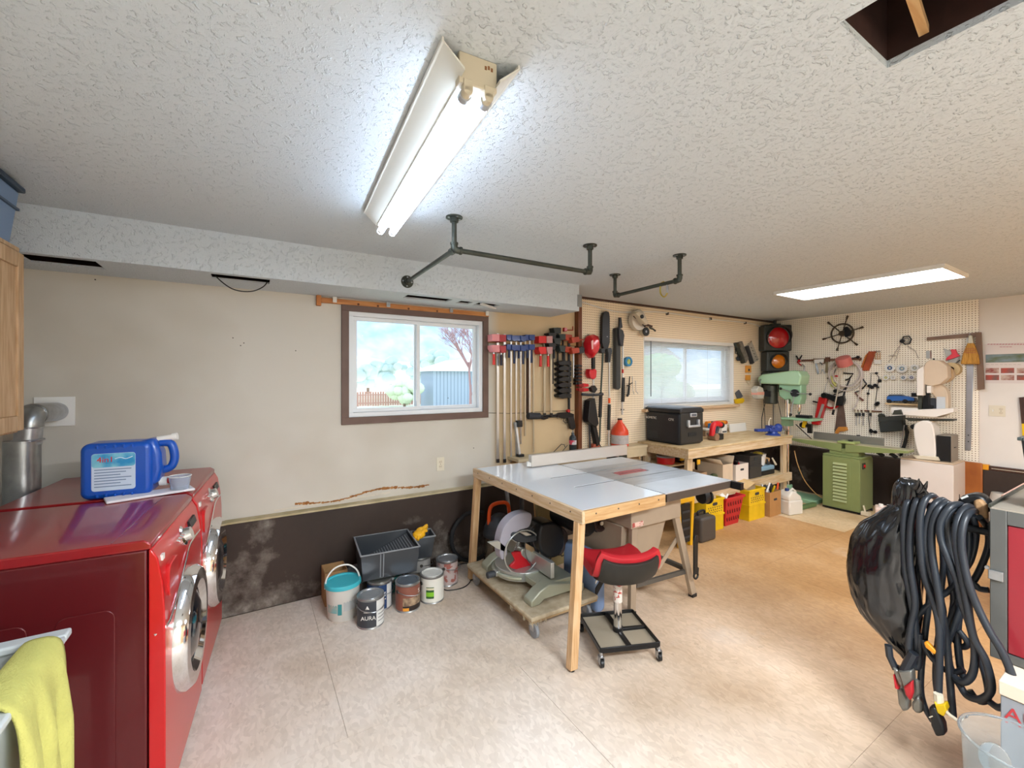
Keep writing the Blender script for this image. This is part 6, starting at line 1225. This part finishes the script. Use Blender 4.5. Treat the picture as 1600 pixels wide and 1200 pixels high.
c=t.p(1299,630,.05); MB().ring(c,.072,.014,'y',30,8,1.15,.9).build('ring_frame',mRed,t.r); t.poly('bridge',mBlackM,[(1283,616),(1287,613),(1292,615),(1308,620),(1318,618),(1320,625),(1316,634),(1306,634),(1303,628),(1290,622)],.05,.10,.005); t.disc('knob',mBlackM,1287,618,.035,.09,.12); t.disc('knob',mBlackM,1305,611,.025,.05,.09); t.tube('rod',mBlackM,[(1270,627,.06),(1278,629,.06)],.01)
simple('hand_saw','old hand saw hanging handle down with orange wooden grip','saw',1314,650,[('p','blade',M('saw_brown','#80695e',.45,.4,var=.25,vs=12),[(1310,630),(1318,630),(1323,670),(1304,674)],.01,.014,0),('p','grip',M('saw_grip','#d38b3c',.5),[(1306,672),(1310,667),(1322,667),(1324,672),(1319,674),(1312,674),(1308,678),(1304,677)],.0,.035,.004),('p','toe',mDark,[(1325,595),(1329,592),(1321,612),(1317,630),(1312,630)],.005,.009,0)])
# strings of clips and small drivers
for i,(pts,l) in enumerate((([(1359,584),(1361,583),(1369,583),(1373,590),(1371,605),(1368,625),(1367,640)],'right'),([(1361,585),(1360,600),(1356,615),(1355,640)],'left'),([(1356,640),(1357,655),(1360,672),(1361,680)],'lower'))):
    simple('dangling_wire','dark cord with small clips, the %s one between the saws and the spools'%l,'cord',*pts[0],[('t','cord',mDark,pts,.0035)]+[('d','clip',mBlackM,x,y,.014,.02,.04) for x,y in (pts[2:6:2])])
for i,(x,y) in enumerate(((1358,603),(1362,605),(1374,595),(1369,632),(1371,630),(1367,602),(1361,674),(1367,675))):
    simple('small_clip','small black clip on the cords, %s counted from the top left'%['first','second','third','fourth','fifth','sixth','seventh','eighth'][i],'clip',x,y,[('d','clip',mBlackM,x,y,.02,.01,.03)],g='small black clips on the hanging cords')
simple('angle_gauge','dark V shaped gauge right of the hose coil','gauge',1353,600,[('t','blade',mBlackM,[(1348,592),(1354,600)],.008),('t','blade',mBlackM,[(1354,600),(1347,608)],.008)])
simple('red_cutter','brownish red hand cutter hanging below the hose coil','cutter',1345,620,[('t','blade',M('cutter_brown','#6b3a30',.5),[(1336,613),(1340,618),(1344,622)],.008),('t','handle',M('cutter_brown','',.5),[(1344,622),(1349,626)],.012),('t','spring',mDark,[(1336,613),(1342,611)],.007)])
for i,x in enumerate((1338,1343,1349,1360)):
    simple('screwdriver','slim screwdriver in the row on the pegboard, %s from the left'%['first','second','third','fourth'][i],'screwdriver',x,650,[('t','handle',mBlack,[(x,645),(x,650)],.014),('t','cap',mCream,[(x,640),(x,645)],.010),('t','shaft',mSteel,[(x,650),(x-.5,665-(i%2)*3)],.0045)],g='row of screwdrivers on the right pegboard')
simple('driver_rack','thin brown strip holding the row of screwdrivers','rack',1349,642,[('r','strip',mRack,1335,1377,641,643,.0,.03)])
# headset, spools
simple('wire_bundle','tangled black and silver headset hanging above the spools','headset',1413,532,[('t','band',mDark,[(1408,534),(1412,526),(1420,525),(1424,530),(1421,537),(1414,538),(1409,534)],.008),('t','band',mSteel,[(1411,530),(1418,528),(1423,533),(1415,535)],.006),('d','pad',mBlackM,1409,533,.022,.02,.05)])
for i,pts in enumerate(([(1410,535),(1402,545),(1393,560),(1388,565)],[(1407,537),(1402,556),(1398,564)],[(1388,556),(1396,555),(1402,556)],[(1418,540),(1430,548),(1435,560)])): simple('hanging_wire','thin pale wire %s'%['slanting left below the headset','straight below the headset','lying flat in a loop below the headset','arcing right of the headset'][i],'wire',*pts[0],[('t','wire',M('wire_pale','#b7aca0',.4),pts,.004)])
sp=[(1390,575,.05,'#2b5d8f','large white and blue wire spool, upper left of the spools'),(1409,576,.05,'#8fa9b8','large white wire spool with pale blue centre, upper middle'),(1429,575,.042,'#a9b0a8','white spool half behind the bandsaw post, upper right'),(1384,590,.032,'#c9c46a','small cream and yellow spool, lower left of the spools'),(1395,590,.026,'#dcd6d2','smallest white spool, second in the lower row'),(1411,590,.03,'#2f6f98','small blue wire spool, third in the lower row'),(1424,590,.03,'#5a5fa0','small violet centred spool, fourth in the lower row')]
for x,y,r_,c_,l in sp:
    simple('wire_spool',l,'spool',x,y,[('d','flange',mWhite,x,y,r_,.05,.055,r_*.5),('d','wire',M('spool_'+c_,c_,.45,var=.3,vs=60),x,y,r_*.6,.012,.052),('d','flange',mWhite,x,y,r_,.005,.01,r_*.4),('d','core',mCream,x,y,r_*.22,.0,.057)],g='wire spools on the right pegboard')
simple('masking_tape_roll','tan tape reel behind the bandsaw','tape reel',1484,577,[('d','reel',M('reel_tan','#c8b084',.6),1485,577,.075,.02,.12,.03),('d','hub',mBrownD,1484,576,.03,.06,.09),('t','string',mWhite,[(1487,590),(1488,600),(1485,610)],.004)])
# toy car on a little shelf
simple('small_shelf','narrow pale wooden shelf under the blue toy car','shelf',1410,632,[('r','board',M('shelf_pale','#d9b98a',.6),1383,1436,630.5,633,.0,.13),('r','bracket',mWhite,1392,1436,634,637,.0,.02)])
t=WT('toy_car','blue model off road car with black roof on the small shelf','toy car','e',1410,623); mTC=M('toy_blue','#2a69b8',.3,coat=.5)
t.poly('body',mTC,[(1385,624),(1386,619),(1398,618.5),(1416,619),(1428,622),(1429,626),(1387,627)],.03,.11,.004); t.poly('roof',M('toy_roof','#3f4652',.4),[(1387,619),(1389,616.5),(1408,616.5),(1415,619.5),(1400,619.5)],.035,.105,.003); t.poly('bonnet',mBlack,[(1416,620),(1429,622),(1431,628),(1420,628)],.035,.108,.003)
for x in(1389,1414):
    for o in(.03,.095): t.disc('wheel',mBlack,x,627,.024,o,o+.02)
simple('black_pouch','black rectangular tool pouch hanging below the toy car shelf','pouch',1392,664,[('p','body',M('pouch_black','#2f3331',.6),[(1372,654),(1410,651),(1412,673),(1375,676)],.01,.10,.01),('p','lid',M('pouch_lid','#3b3f3c',.6),[(1372,652),(1410,649),(1411,656),(1372,659)],.01,.105,.005),('t','belt',mBlack,[(1412,662,.05),(1418,675,.05),(1413,695,.05),(1405,712,.05)],.016),('d','buckle',mIron,1376,650,.03,.03,.08)])
simple('leather_strap','black strap hanging beside the pouch down to the jointer','strap',1415,690,[('t','strap',mSteel,[(1413,664,.10),(1410,685,.10),(1404,712,.10)],.005),('t','strap',mBlack,[(1416,664,.08),(1416,690,.08),(1408,712,.08)],.012)])
# squares, level, broom, straightedge
simple('speed_square','grey triangular square with a bright red clip on the pegboard','square',1486,563,[('p','plate',M('sq_grey','#aaa79f',.4,.5),[(1474,544),(1500,556),(1490,573),(1483,570)],.01,.015,0),('p','clip',M('clip_red','#e03a4a',.4),[(1485,546),(1493,546),(1496,553),(1500,556),(1486,561),(1477,563),(1480,558),(1487,553)],.015,.04,.003),('t','rule',mDark,[(1490,572,.02),(1500,562,.02)],.005)])
simple('framing_square','big brown wooden carpenter square framing the whisk broom','square',1500,560,[('p','blade',M('square_brown','#8a7060',.6,var=.2,vs=6),[(1448,527),(1531,519),(1531,526),(1448,532)],.02,.03),('p','stock',M('square_brown2','#7c6250',.6,var=.2,vs=6),[(1524,519),(1533,519),(1538,608),(1527,609)],.02,.045)])
t=E_('whisk_broom','straw whisk broom hanging upside down at the corner of the big square','broom',1515,545)
mSt=M('straw','#d09c4a',.85,col2='#a87430',vs=30,stretch=(6,6,.5),bump=.6,bs=120)
t.poly('bristles',mSt,[(1511,536),(1521,536),(1528,555),(1530,569),(1500,569),(1504,553)],.03,.08,.01); t.poly('neck',M('broom_cap','#b7b09c',.4,.4),[(1513,524),(1519,524),(1521,537),(1512,537)],.035,.075,.006)
for y in(545,548,551): t.tube('stitch',M('stitch_red','#b4674e',.7),[(1504+abs(y-553)*.6,y,.082),(1515,y,.086),(1526-(551-y)*.4,y,.082)],.003)
t.tube('loop',mSteel,[(1513,526,.05),(1515,521,.05),(1517,526,.05)],.003); t.rect('card',mWhite,1510,1521,520,534,.0,.004)
simple('long_straightedge','long silver ruler hanging beneath the whisk broom','ruler',1515,630,[('p','rule',M('ruler_alu','#b9bcc2',.3,.7,var=.12,vs=8),[(1510,569),(1521,569),(1517,704),(1508,704)],.005,.012),('d','hole',mDark,1513,680,.006,.012,.013),('d','hole',mDark,1513,690,.006,.012,.013)])
MB()
# poster sheet with photographs and red heading
t=E_('photo_poster','calendar style poster with small car photos and a red heading','poster',1575,572,w='E'); t.rect('sheet',M('poster_paper','#d9cfca',.6),1539,1612,536,599,.001,.003,0)
t.rect('photo',M('photo_hills','#7d8f97',.5,col2='#5f6a4a',vs=8,stretch=(1,1,3)),1540,1612,553,566,.003,.004,0)
for r_,(y0,y1) in enumerate(((575,583),(586,594))):
    for k in range(4):
        x0=1540+k*23*(1+k*.03); t.rect('photo',M('photo_red%d'%((k+r_)%2),['#8c3a34','#6a5a52'][(k+r_)%2],.5,col2=['#c9b7a6','#b04a3a'][(k+r_)%2],vs=14),x0,x0+21,y0,y1,.003,.004,0)
for k in range(14): t.tube('print_stroke',M('print_red','#b8566a',.6),[(1543+k*4.6,538+.15*(k%2),.004),(1546.3+k*4.6,537.8,.004)],.0035)
for k in range(4): t.tube('print_stroke',M('print_red','',.6),[(1562+k*5,542,.004),(1566+k*5,542,.004)],.0025)
for k in range(8): t.tube('print_line',M('print_grey','#9a8f8c',.6),[(1541+k*7,569.5,.004),(1546+k*7,569.7,.004)],.0012)
t=E_('wall_strip','dark brown strip with a yellow lower part at the right edge of the end wall','strip',1598,650,w='E'); t.poly('upper',mBrownD,[(1592,621),(1612,619),(1612,662),(1596,662)],.0,.03); t.poly('lower',mYel,[(1596,662),(1612,662),(1612,690),(1598,690)],.0,.04)
# leaning board, level, floor things by the end wall
t=T('leaning_board','orange brown board leaning on the wall behind the white cabinet','board',(6.655,1.42,0)); MB().bx((0,-.02,.345),(.02,.22,.69),(0,R(-.5),0)).build('board',M('board_orange','#a9642c',.45,col2='#8c4c1e',vs=4),t,bevel=.01)
t=T('spirit_level','brown spirit level with orange end block lying on the ledge of the end wall','level',(6.70,.95,.621)); MB().box(-.03,.02,-.62,.30,.0,.045).build('beam',mBrownD,t,bevel=.003); MB().box(-.035,.025,.30,.37,-.0,.055).build('end_block',M('level_orange','#e09a24',.4),t,bevel=.004); MB().box(-.034,-.03,-.55,.28,.02,.025).build('edge_line',mCream,t)
t=T('plastic_scoop','pale curved plastic piece standing against the dark plinth','scoop',(6.55,1.16,0)); MB().lathe([(.05,0),(.065,.1),(.07,.32),(.05,.42),(.045,.42),(.063,.32),(.058,.1),(.044,0)],None,24,cap=False).build('shell',M('scoop_pale','#b7b1a8',.35),t)
t=T('pink_jug','translucent jug with red liquid on the floor by the white cabinet','jug',(5.72,1.83,0),R(20)); MB().box(-.09,.09,-.07,.07,0,.15).build('liquid',M('red_liquid','#c9707a',.3),t,bevel=.02,seg=3); MB().box(-.09,.09,-.07,.07,.151,.235).build('body',M('jug_clear','#ddc4b8',.35),t,bevel=.02,seg=3); MB().cyl((0,.02,.23),(0,.02,.26),.02,n=14).build('cap',mWhite,t)
t=T('red_cart','low red cart with tan top far behind the grey tool chest','cart',(4.5,.42,0)); MB().box(-.3,.3,-.3,.3,.1,.79).build('body',mRed,t,bevel=.004); MB().box(-.31,.31,-.31,.31,.79,.83).build('top',M('top_pinkwood','#b58f80',.6),t,bevel=.003)
for x in(-.24,.24):
    for y in(-.24,.24): MB().cyl((x,y-.02,.05),(x,y+.02,.05),.05,n=16).build('wheel',mBlack,t)
# ================= RIGHT FOREGROUND =================
CX0,CY1=2.352,.438; mChG=M('chest_grey','#62625f',.45,.3,var=.08,vs=6); mChR=M('chest_red','#8d1f2a',.4,coat=.3)
ch=T('tool_chest','grey framed tool chest with dark red door panels at the right edge','tool chest',(CX0,CY1,.555))
MB().box(.02,.56,-.80,0,.0,.55).build('body',mChG,ch,bevel=.003); f=MB()
MB().box(0,.02,-.042,0,0,.55).box(0,.02,-.80,-.042,.50,.55).box(0,.02,-.80,-.042,0,.03).box(0,.02,-.80,-.76,.03,.50).build('face_frame',mChG,ch,bevel=.002)
MB().box(.006,.02,-.40,-.043,.032,.498).build('door',mChR,ch,bevel=.003); MB().box(.006,.02,-.758,-.404,.032,.498).build('door',mChR,ch,bevel=.003)
l_=MB().box(-.010,.0,-.035,.003,.29,.325).build('latch',mSteel,ch,bevel=.002); MB().cyl((-.012,.006,.33),(-.0,.006,.33),.006,n=10).build('latch_pin',mSteel,l_)
MB().box(.0,.56,-.80,0,.55,.556).build('top_sheet',M('chest_top','#a39a8c',.5,.2,var=.1,vs=5),ch); MB().box(.0,.56,-.004,.004,.553,.566).build('top_lip',mIron,ch)
rb=T('red_cabinet','dark red steel cabinet under the grey tool chest','cabinet',(CX0+.04,CY1-.03,0)); MB().box(0,.5,-.72,0,0,.554).build('plinth',mChR,rb,bevel=.003)
ab=T('audio_carton','grey and cream carton with large red letters under the tool chest','box',(2.20,.385,0)); MB().box(0,.16,-.75,0,0,.503).build('carton',M('carton_grey','#8f9196',.7),ab,bevel=.003); MB().box(-.004,.164,-.75,.004,.504,.552).build('carton_lid',M('carton_cream','#d8c9b4',.7),ab,bevel=.003)
text('lettering','AUDIO',.06,M('letter_red','#b8383c',.6),ab,(-.0015,-.105,.45),(PI/2,0,-PI/2))
bb_=T('black_bin','tall black plastic bin standing on the grey tool chest','bin',(2.56,.22,1.112)); shell(MB(),0,.26,.13,.13,.16,.15,.004).build('tub',mBlack,bb_,bevel=.004); f=MB()
for c in((-.168,.168,-.158,-.146),(-.168,.168,.146,.158),(-.168,-.156,-.146,.146),(.156,.168,-.146,.146)): f.box(*c,.25,.262)
f.build('rim',M('bin_rim','#3c4341',.35),bb_,bevel=.002); MB().box(-.158,-.155,-.13,.13,.2,.205).build('rib_line',M('bin_rim','',.3),bb_)
# cable hanger arm
ar=T('hanger_arm','dark steel arm sticking out from the tool chest under the cables','arm',(CX0+.06,CY1,1.0)); MB().cyl((0,0,0),(0,.33,.0),.014,n=12).build('arm_bar',mBlackM,ar); MB().box(-.04,.04,-.0,.008,-.05,.05).build('arm_plate',mBlackM,ar,bevel=.002)
for y in(.01,.31): MB().cyl((0,y,-.0),(0,y,.03),.012,n=10).build('stop',mBlackM,ar)
mCab=M('cable_rubber','#272c33',.42,coat=.15)
wt=WT('welding_cable','thick black cable in many loops hanging over the arm','cable','E',1470,800,surf=CX0+.05)
strands=[
 [(1432,789,-.06),(1424,782,.0),(1416,790,.03),(1412,825,.04),(1414,885,.05),(1424,941,.05),(1430,975,.04),(1432,1010,.03),(1429,1042,.02)],
 [(1445,787,-.06),(1438,780,.0),(1431,787,.04),(1423,825,.05),(1422,880,.06),(1430,940,.06),(1424,975,.05),(1420,1010,.05),(1428,1040,.04),(1436,1036,.03),(1437,990,.03)],
 [(1464,780,-.07),(1456,774,.0),(1446,780,.04),(1438,805,.06),(1438,850,.07),(1444,898,.07),(1459,941,.08),(1467,976,.08),(1468,1020,.08),(1466,1085,.08)],
 [(1482,788,-.07),(1472,781,.0),(1460,789,.04),(1449,815,.05),(1446,851,.06),(1455,900,.06),(1468,941,.05),(1478,990,.04),(1484,1060,.04),(1489,1120,.04)],
 [(1490,792,-.07),(1480,786,.0),(1467,795,.05),(1457,822,.06),(1456,860,.07),(1463,907,.09),(1469,945,.09),(1472,985,.07),(1470,1020,.05)],
 [(1514,800,-.07),(1500,788,.0),(1484,793,.05),(1470,815,.07),(1470,842,.08),(1480,870,.09),(1495,907,.09),(1503,943,.09),(1515,976,.09),(1523,1014,.09),(1520,1051,.08),(1506,1066,.07),(1492,1058,.05)],
 [(1505,797,-.05),(1498,794,.0),(1484,800,.04),(1478,815,.05),(1482,850,.03),(1492,890,.02),(1500,930,.0),(1496,990,-.01),(1500,1040,-.01),(1507,1062,.0)],
 [(1526,802,-.06),(1514,791,.0),(1501,802,.05),(1494,825,.08),(1494,853,.09),(1502,898,.10),(1511,943,.10),(1521,995,.10),(1540,1032,.10),(1549,1075,.09),(1534,1092,.08),(1512,1088,.06),(1498,1068,.04),(1488,1058,.03)],
 [(1534,804,-.06),(1521,798,.0),(1510,806,.06),(1503,830,.09),(1503,861,.10),(1512,907,.11),(1526,945,.11),(1546,986,.12),(1568,1023,.12),(1585,1070,.12),(1580,1098,.11),(1562,1106,.1),(1548,1098,.08)],
 [(1520,805,.0),(1525,836,-.04),(1517,874,-.05),(1500,900,-.04),(1484,922,-.03),(1460,938,-.02),(1436,960,.0),(1426,985,.02)],
 [(1530,808,.0),(1542,825,-.05),(1544,855,-.06),(1527,898,-.05),(1508,925,-.03),(1490,955,-.02),(1484,985,-.02),(1500,1010,-.02),(1512,1005,.0),(1498,985,.0)],
 [(1510,800,-.03),(1514,850,-.04),(1508,900,-.03),(1514,950,-.02),(1520,1000,-.01),(1538,1050,.02),(1544,1088,.03),(1530,1096,.04),(1515,1078,.04)],
 [(1486,795,-.05),(1490,840,-.05),(1484,890,-.04),(1490,940,-.03),(1480,1000,-.02),(1484,1045,.0),(1470,1042,.02),(1450,1020,.04),(1442,1000,.03)],
 [(1452,785,-.05),(1455,830,-.05),(1448,880,-.03),(1452,930,-.02),(1446,985,.0),(1440,1040,.02),(1439,1079,.03),(1446,1107,.04),(1458,1128,.05)],
 [(1470,830,-.04),(1474,880,-.04),(1470,930,-.03),(1474,960,-.03),(1466,1000,-.02),(1462,1060,.0),(1470,1110,.02)],
 [(1545,922,-.02),(1530,920,-.02),(1521,914,-.02),(1505,940,.0),(1492,975,.01),(1480,1010,.01),(1488,1048,.02),(1506,1046,.02)]]
for i,s in enumerate(strands):
    P=smooth([wt.p(*q) for q in s],6); MB().tube(P,.0122 if i<9 else .0108,10).build('cable_strand',mCab,wt.r)
mClamp=M('clamp_metal','#8e8d86',.4,.6,var=.2,vs=20)
gc=WT('ground_clamp','grey and red jawed clamp hanging at the lowest left of the black cable','clamp','E',1410,1060,surf=CX0+.03)
gc.poly('jaw',mClamp,[(1394,1042),(1403,1048),(1410,1062),(1412,1076),(1405,1072),(1398,1058)],.0,.05,.006); gc.poly('jaw',mClamp,[(1402,1048),(1424,1048),(1425,1066),(1414,1080),(1408,1066)],.01,.06,.006)
gc.poly('tip',mClamp,[(1400,1074),(1410,1080),(1418,1096),(1419,1110),(1410,1113),(1403,1100)],.0,.05,.008); gc.poly('tip',mClamp,[(1424,1098),(1433,1088),(1440,1100),(1441,1114),(1432,1116),(1424,1108)],.0,.05,.008)
gc.poly('grip',M('grip_red','#b3222a',.4),[(1411,1074),(1425,1064),(1426,1084),(1422,1096),(1414,1086)],.05,.075,.006); gc.poly('grip',M('grip_red','',.4),[(1395,1054),(1400,1072),(1404,1078),(1398,1076)],.03,.06,.003)
gc.tube('lead',mCab,[(1388,1008,.03),(1390,1025,.03),(1400,1046,.03)],.014); gc.tube('lead',mCab,[(1428,1020,.04),(1420,1035,.04),(1413,1050,.04)],.018); gc.tube('arm',mClamp,[(1432,1062,.02),(1434,1078,.02),(1430,1092,.02)],.012)
pg=WT('yellow_plug','yellow electrical plug with white lead hanging from the cables','plug','E',1468,1105,surf=CX0-.03); pg.poly('plug_body',mYel,[(1459,1096),(1464,1101),(1476,1101),(1479,1110),(1474,1120),(1464,1114)],.0,.04,.006); pg.tube('collar',mCream,[(1466,1084,.02),(1467,1100,.02)],.015); pg.tube('lead',mCream,[(1474,1108,.03),(1484,1117,.03),(1498,1127,.03)],.006)
og=WT('orange_strap','short orange strap between the cables','strap','E',1452,1013,surf=CX0-.02); og.poly('strap',M('strap_orange','#e0901d',.5),[(1443,1004),(1447,1003),(1463,1018),(1460,1023),(1446,1012)],.0,.02,.003)
cc_=WT('cable_connector','ribbed black connector at the lowest end of the cables','connector','E',1456,1122,surf=CX0-.03); cc_.poly('shell',mBlack,[(1450,1106),(1460,1105),(1474,1134),(1476,1150),(1462,1152),(1454,1134)],.0,.045,.008); cc_.tube('print_line',mCream,[(1452,1121,.047),(1457,1119,.047)],.002)
# black plastic sack
def sack():
    rows=[(748,1408,1430),(753,1402,1440),(762,1397,1446),(775,1394,1448),(786,1393,1444),(793,1391,1438),(800,1380,1436),(810,1366,1436),(822,1350,1438),(838,1338,1440),(858,1329,1441),(880,1326,1441),(905,1325,1441),(930,1328,1441),(948,1332,1441),(965,1341,1440),(982,1355,1438),(998,1371,1434),(1012,1388,1430),(1024,1404,1426),(1030,1410,1421)]
    from mathutils import noise
    vs=[];fs=[];n=110; xs_=CX0+.06; S_=smooth([(r[0],r[1],r[2]) for r in rows],5); m=len(S_)
    for j,q in enumerate(S_):
        py,a,b=q; l=PX(a,py,xs_); r=PX(b,py,xs_); cy=(l[1]+r[1])/2; w=max(.004,(l[1]-r[1])/2); z=PX((a+b)/2,py,xs_)[2]
        for i in range(n):
            u=2*PI*i/n; d=Vector((math.sin(u)*1.3+j*.012,math.cos(u)*1.3,j*.030))
            rdg=1-abs(noise.noise(d*2.3))*2.2; r2=1-abs(noise.noise(d*5.1+Vector((3,1,2))))*2
            env=min(1,j/12,(m-j)/12); k=1+env*(.085*(rdg-.55)+.035*(r2-.5))+.02*math.sin(9*u)*(1-env)
            vs.append((xs_+w*.62*k*math.sin(u),cy+w*math.cos(u)*(1+(k-1)*.6),z+.010*noise.noise(d*3)))
    for j in range(m-1):
        for i in range(n): fs.append((j*n+i,j*n+(i+1)%n,(j+1)*n+(i+1)%n,(j+1)*n+i))
    fs+=[tuple(range(n)),tuple(range((m-1)*n,m*n))[::-1]]
    return MB().add(vs,fs)
mSk=M('sack_plastic','#101114',.2,coat=.6)
n_=mSk.node_tree.nodes; l_=mSk.node_tree.links; tt=n_.new('ShaderNodeTexCoord'); mp_=n_.new('ShaderNodeMapping'); mp_.inputs['Scale'].default_value=(1,1,.45); mp_.inputs['Rotation'].default_value=(R(25),0,0)
nz_=n_.new('ShaderNodeTexNoise'); nz_.inputs['Scale'].default_value=9; nz_.inputs['Detail'].default_value=5; nz_.inputs['Distortion'].default_value=1.2; nz_.noise_type='RIDGED_MULTIFRACTAL' if hasattr(nz_,'noise_type') else None
l_.new(tt.outputs['Object'],mp_.inputs[0]); l_.new(mp_.outputs[0],nz_.inputs['Vector']); bp_=n_.new('ShaderNodeBump'); bp_.inputs['Strength'].default_value=.35; bp_.inputs['Distance'].default_value=.02; l_.new(nz_.outputs[0],bp_.inputs['Height']); l_.new(bp_.outputs[0],n_['Principled BSDF'].inputs['Normal'])
sk_=T('plastic_sack','shiny black plastic sack hanging at the end of the cable loops','sack',(0,0,0)); so2=sack().build('sack_body',mSk,sk_,ang=180)
kt=WT('x','','','E',1440,765,surf=CX0+.05); COL.objects.unlink(kt.r); kt.r=sk_
for i,(a,b,c) in enumerate((((1436,768),(1440,758),(1437,751)),((1440,770),(1446,760),(1449,752)),((1430,762),(1434,756),(1436,748)),((1438,775),(1448,770),(1444,764)))):
    m=MB().tube([PX(*a,CX0+.02),PX(*b,CX0),PX(*c,CX0-.01)],[.012,.007,.002],6).build('knot_tail',mSk,sk_)
bpy.data.objects.remove(bpy.data.objects['x']) if 'x' in bpy.data.objects else None
hm=WT('cable_glove','black and brown leather glove lying over the arm by the chest','glove','E',1518,790,surf=CX0+.16); hm.poly('cuff',mBlack,[(1494,782),(1503,775),(1522,771),(1536,776),(1545,788),(1546,800),(1534,806),(1516,795),(1500,790)],.0,.07,.015); hm.poly('palm',M('leather_brown','#6d4f38',.7,col2='#b08a60',vs=20),[(1520,782),(1532,780),(1541,790),(1543,812),(1530,810),(1522,796)],.07,.10,.008); hm.tube('strap',mWhite,[(1502,779,.075),(1512,775,.075)],.004)
# clear plastic tub at the bottom right
ct=T('clear_tub','clear plastic tub with loose wrapping at the lower right corner','tub',(1.93,.30,0)); mCl=M('clear_plastic','#e8eef0',.08,trans=.9,ior=1.1)
MB().lathe([(.10,0),(.12,.50),(.125,.505),(.12,.51),(.097,.004)],None,36,cap=False).build('tub_wall',mCl,ct); MB().lathe([(.001,0),(.10,0),(.10,.004),(.001,.004)],None,36).build('tub_floor',mCl,ct); MB().ring((0,0,.507),.124,.004,'z',40,6).build('rim',mCl,ct)
MB().prism(rrect(-.05,.04,.35,.49,.01),-.06,-.055).build('wrapping',M('wrap_tan','#c98f6c',.5),ct); m=MB().ball((-.05,.04,.46),.035,(1,1,1.3),12,8).build('wrapping_film',mCl,ct)
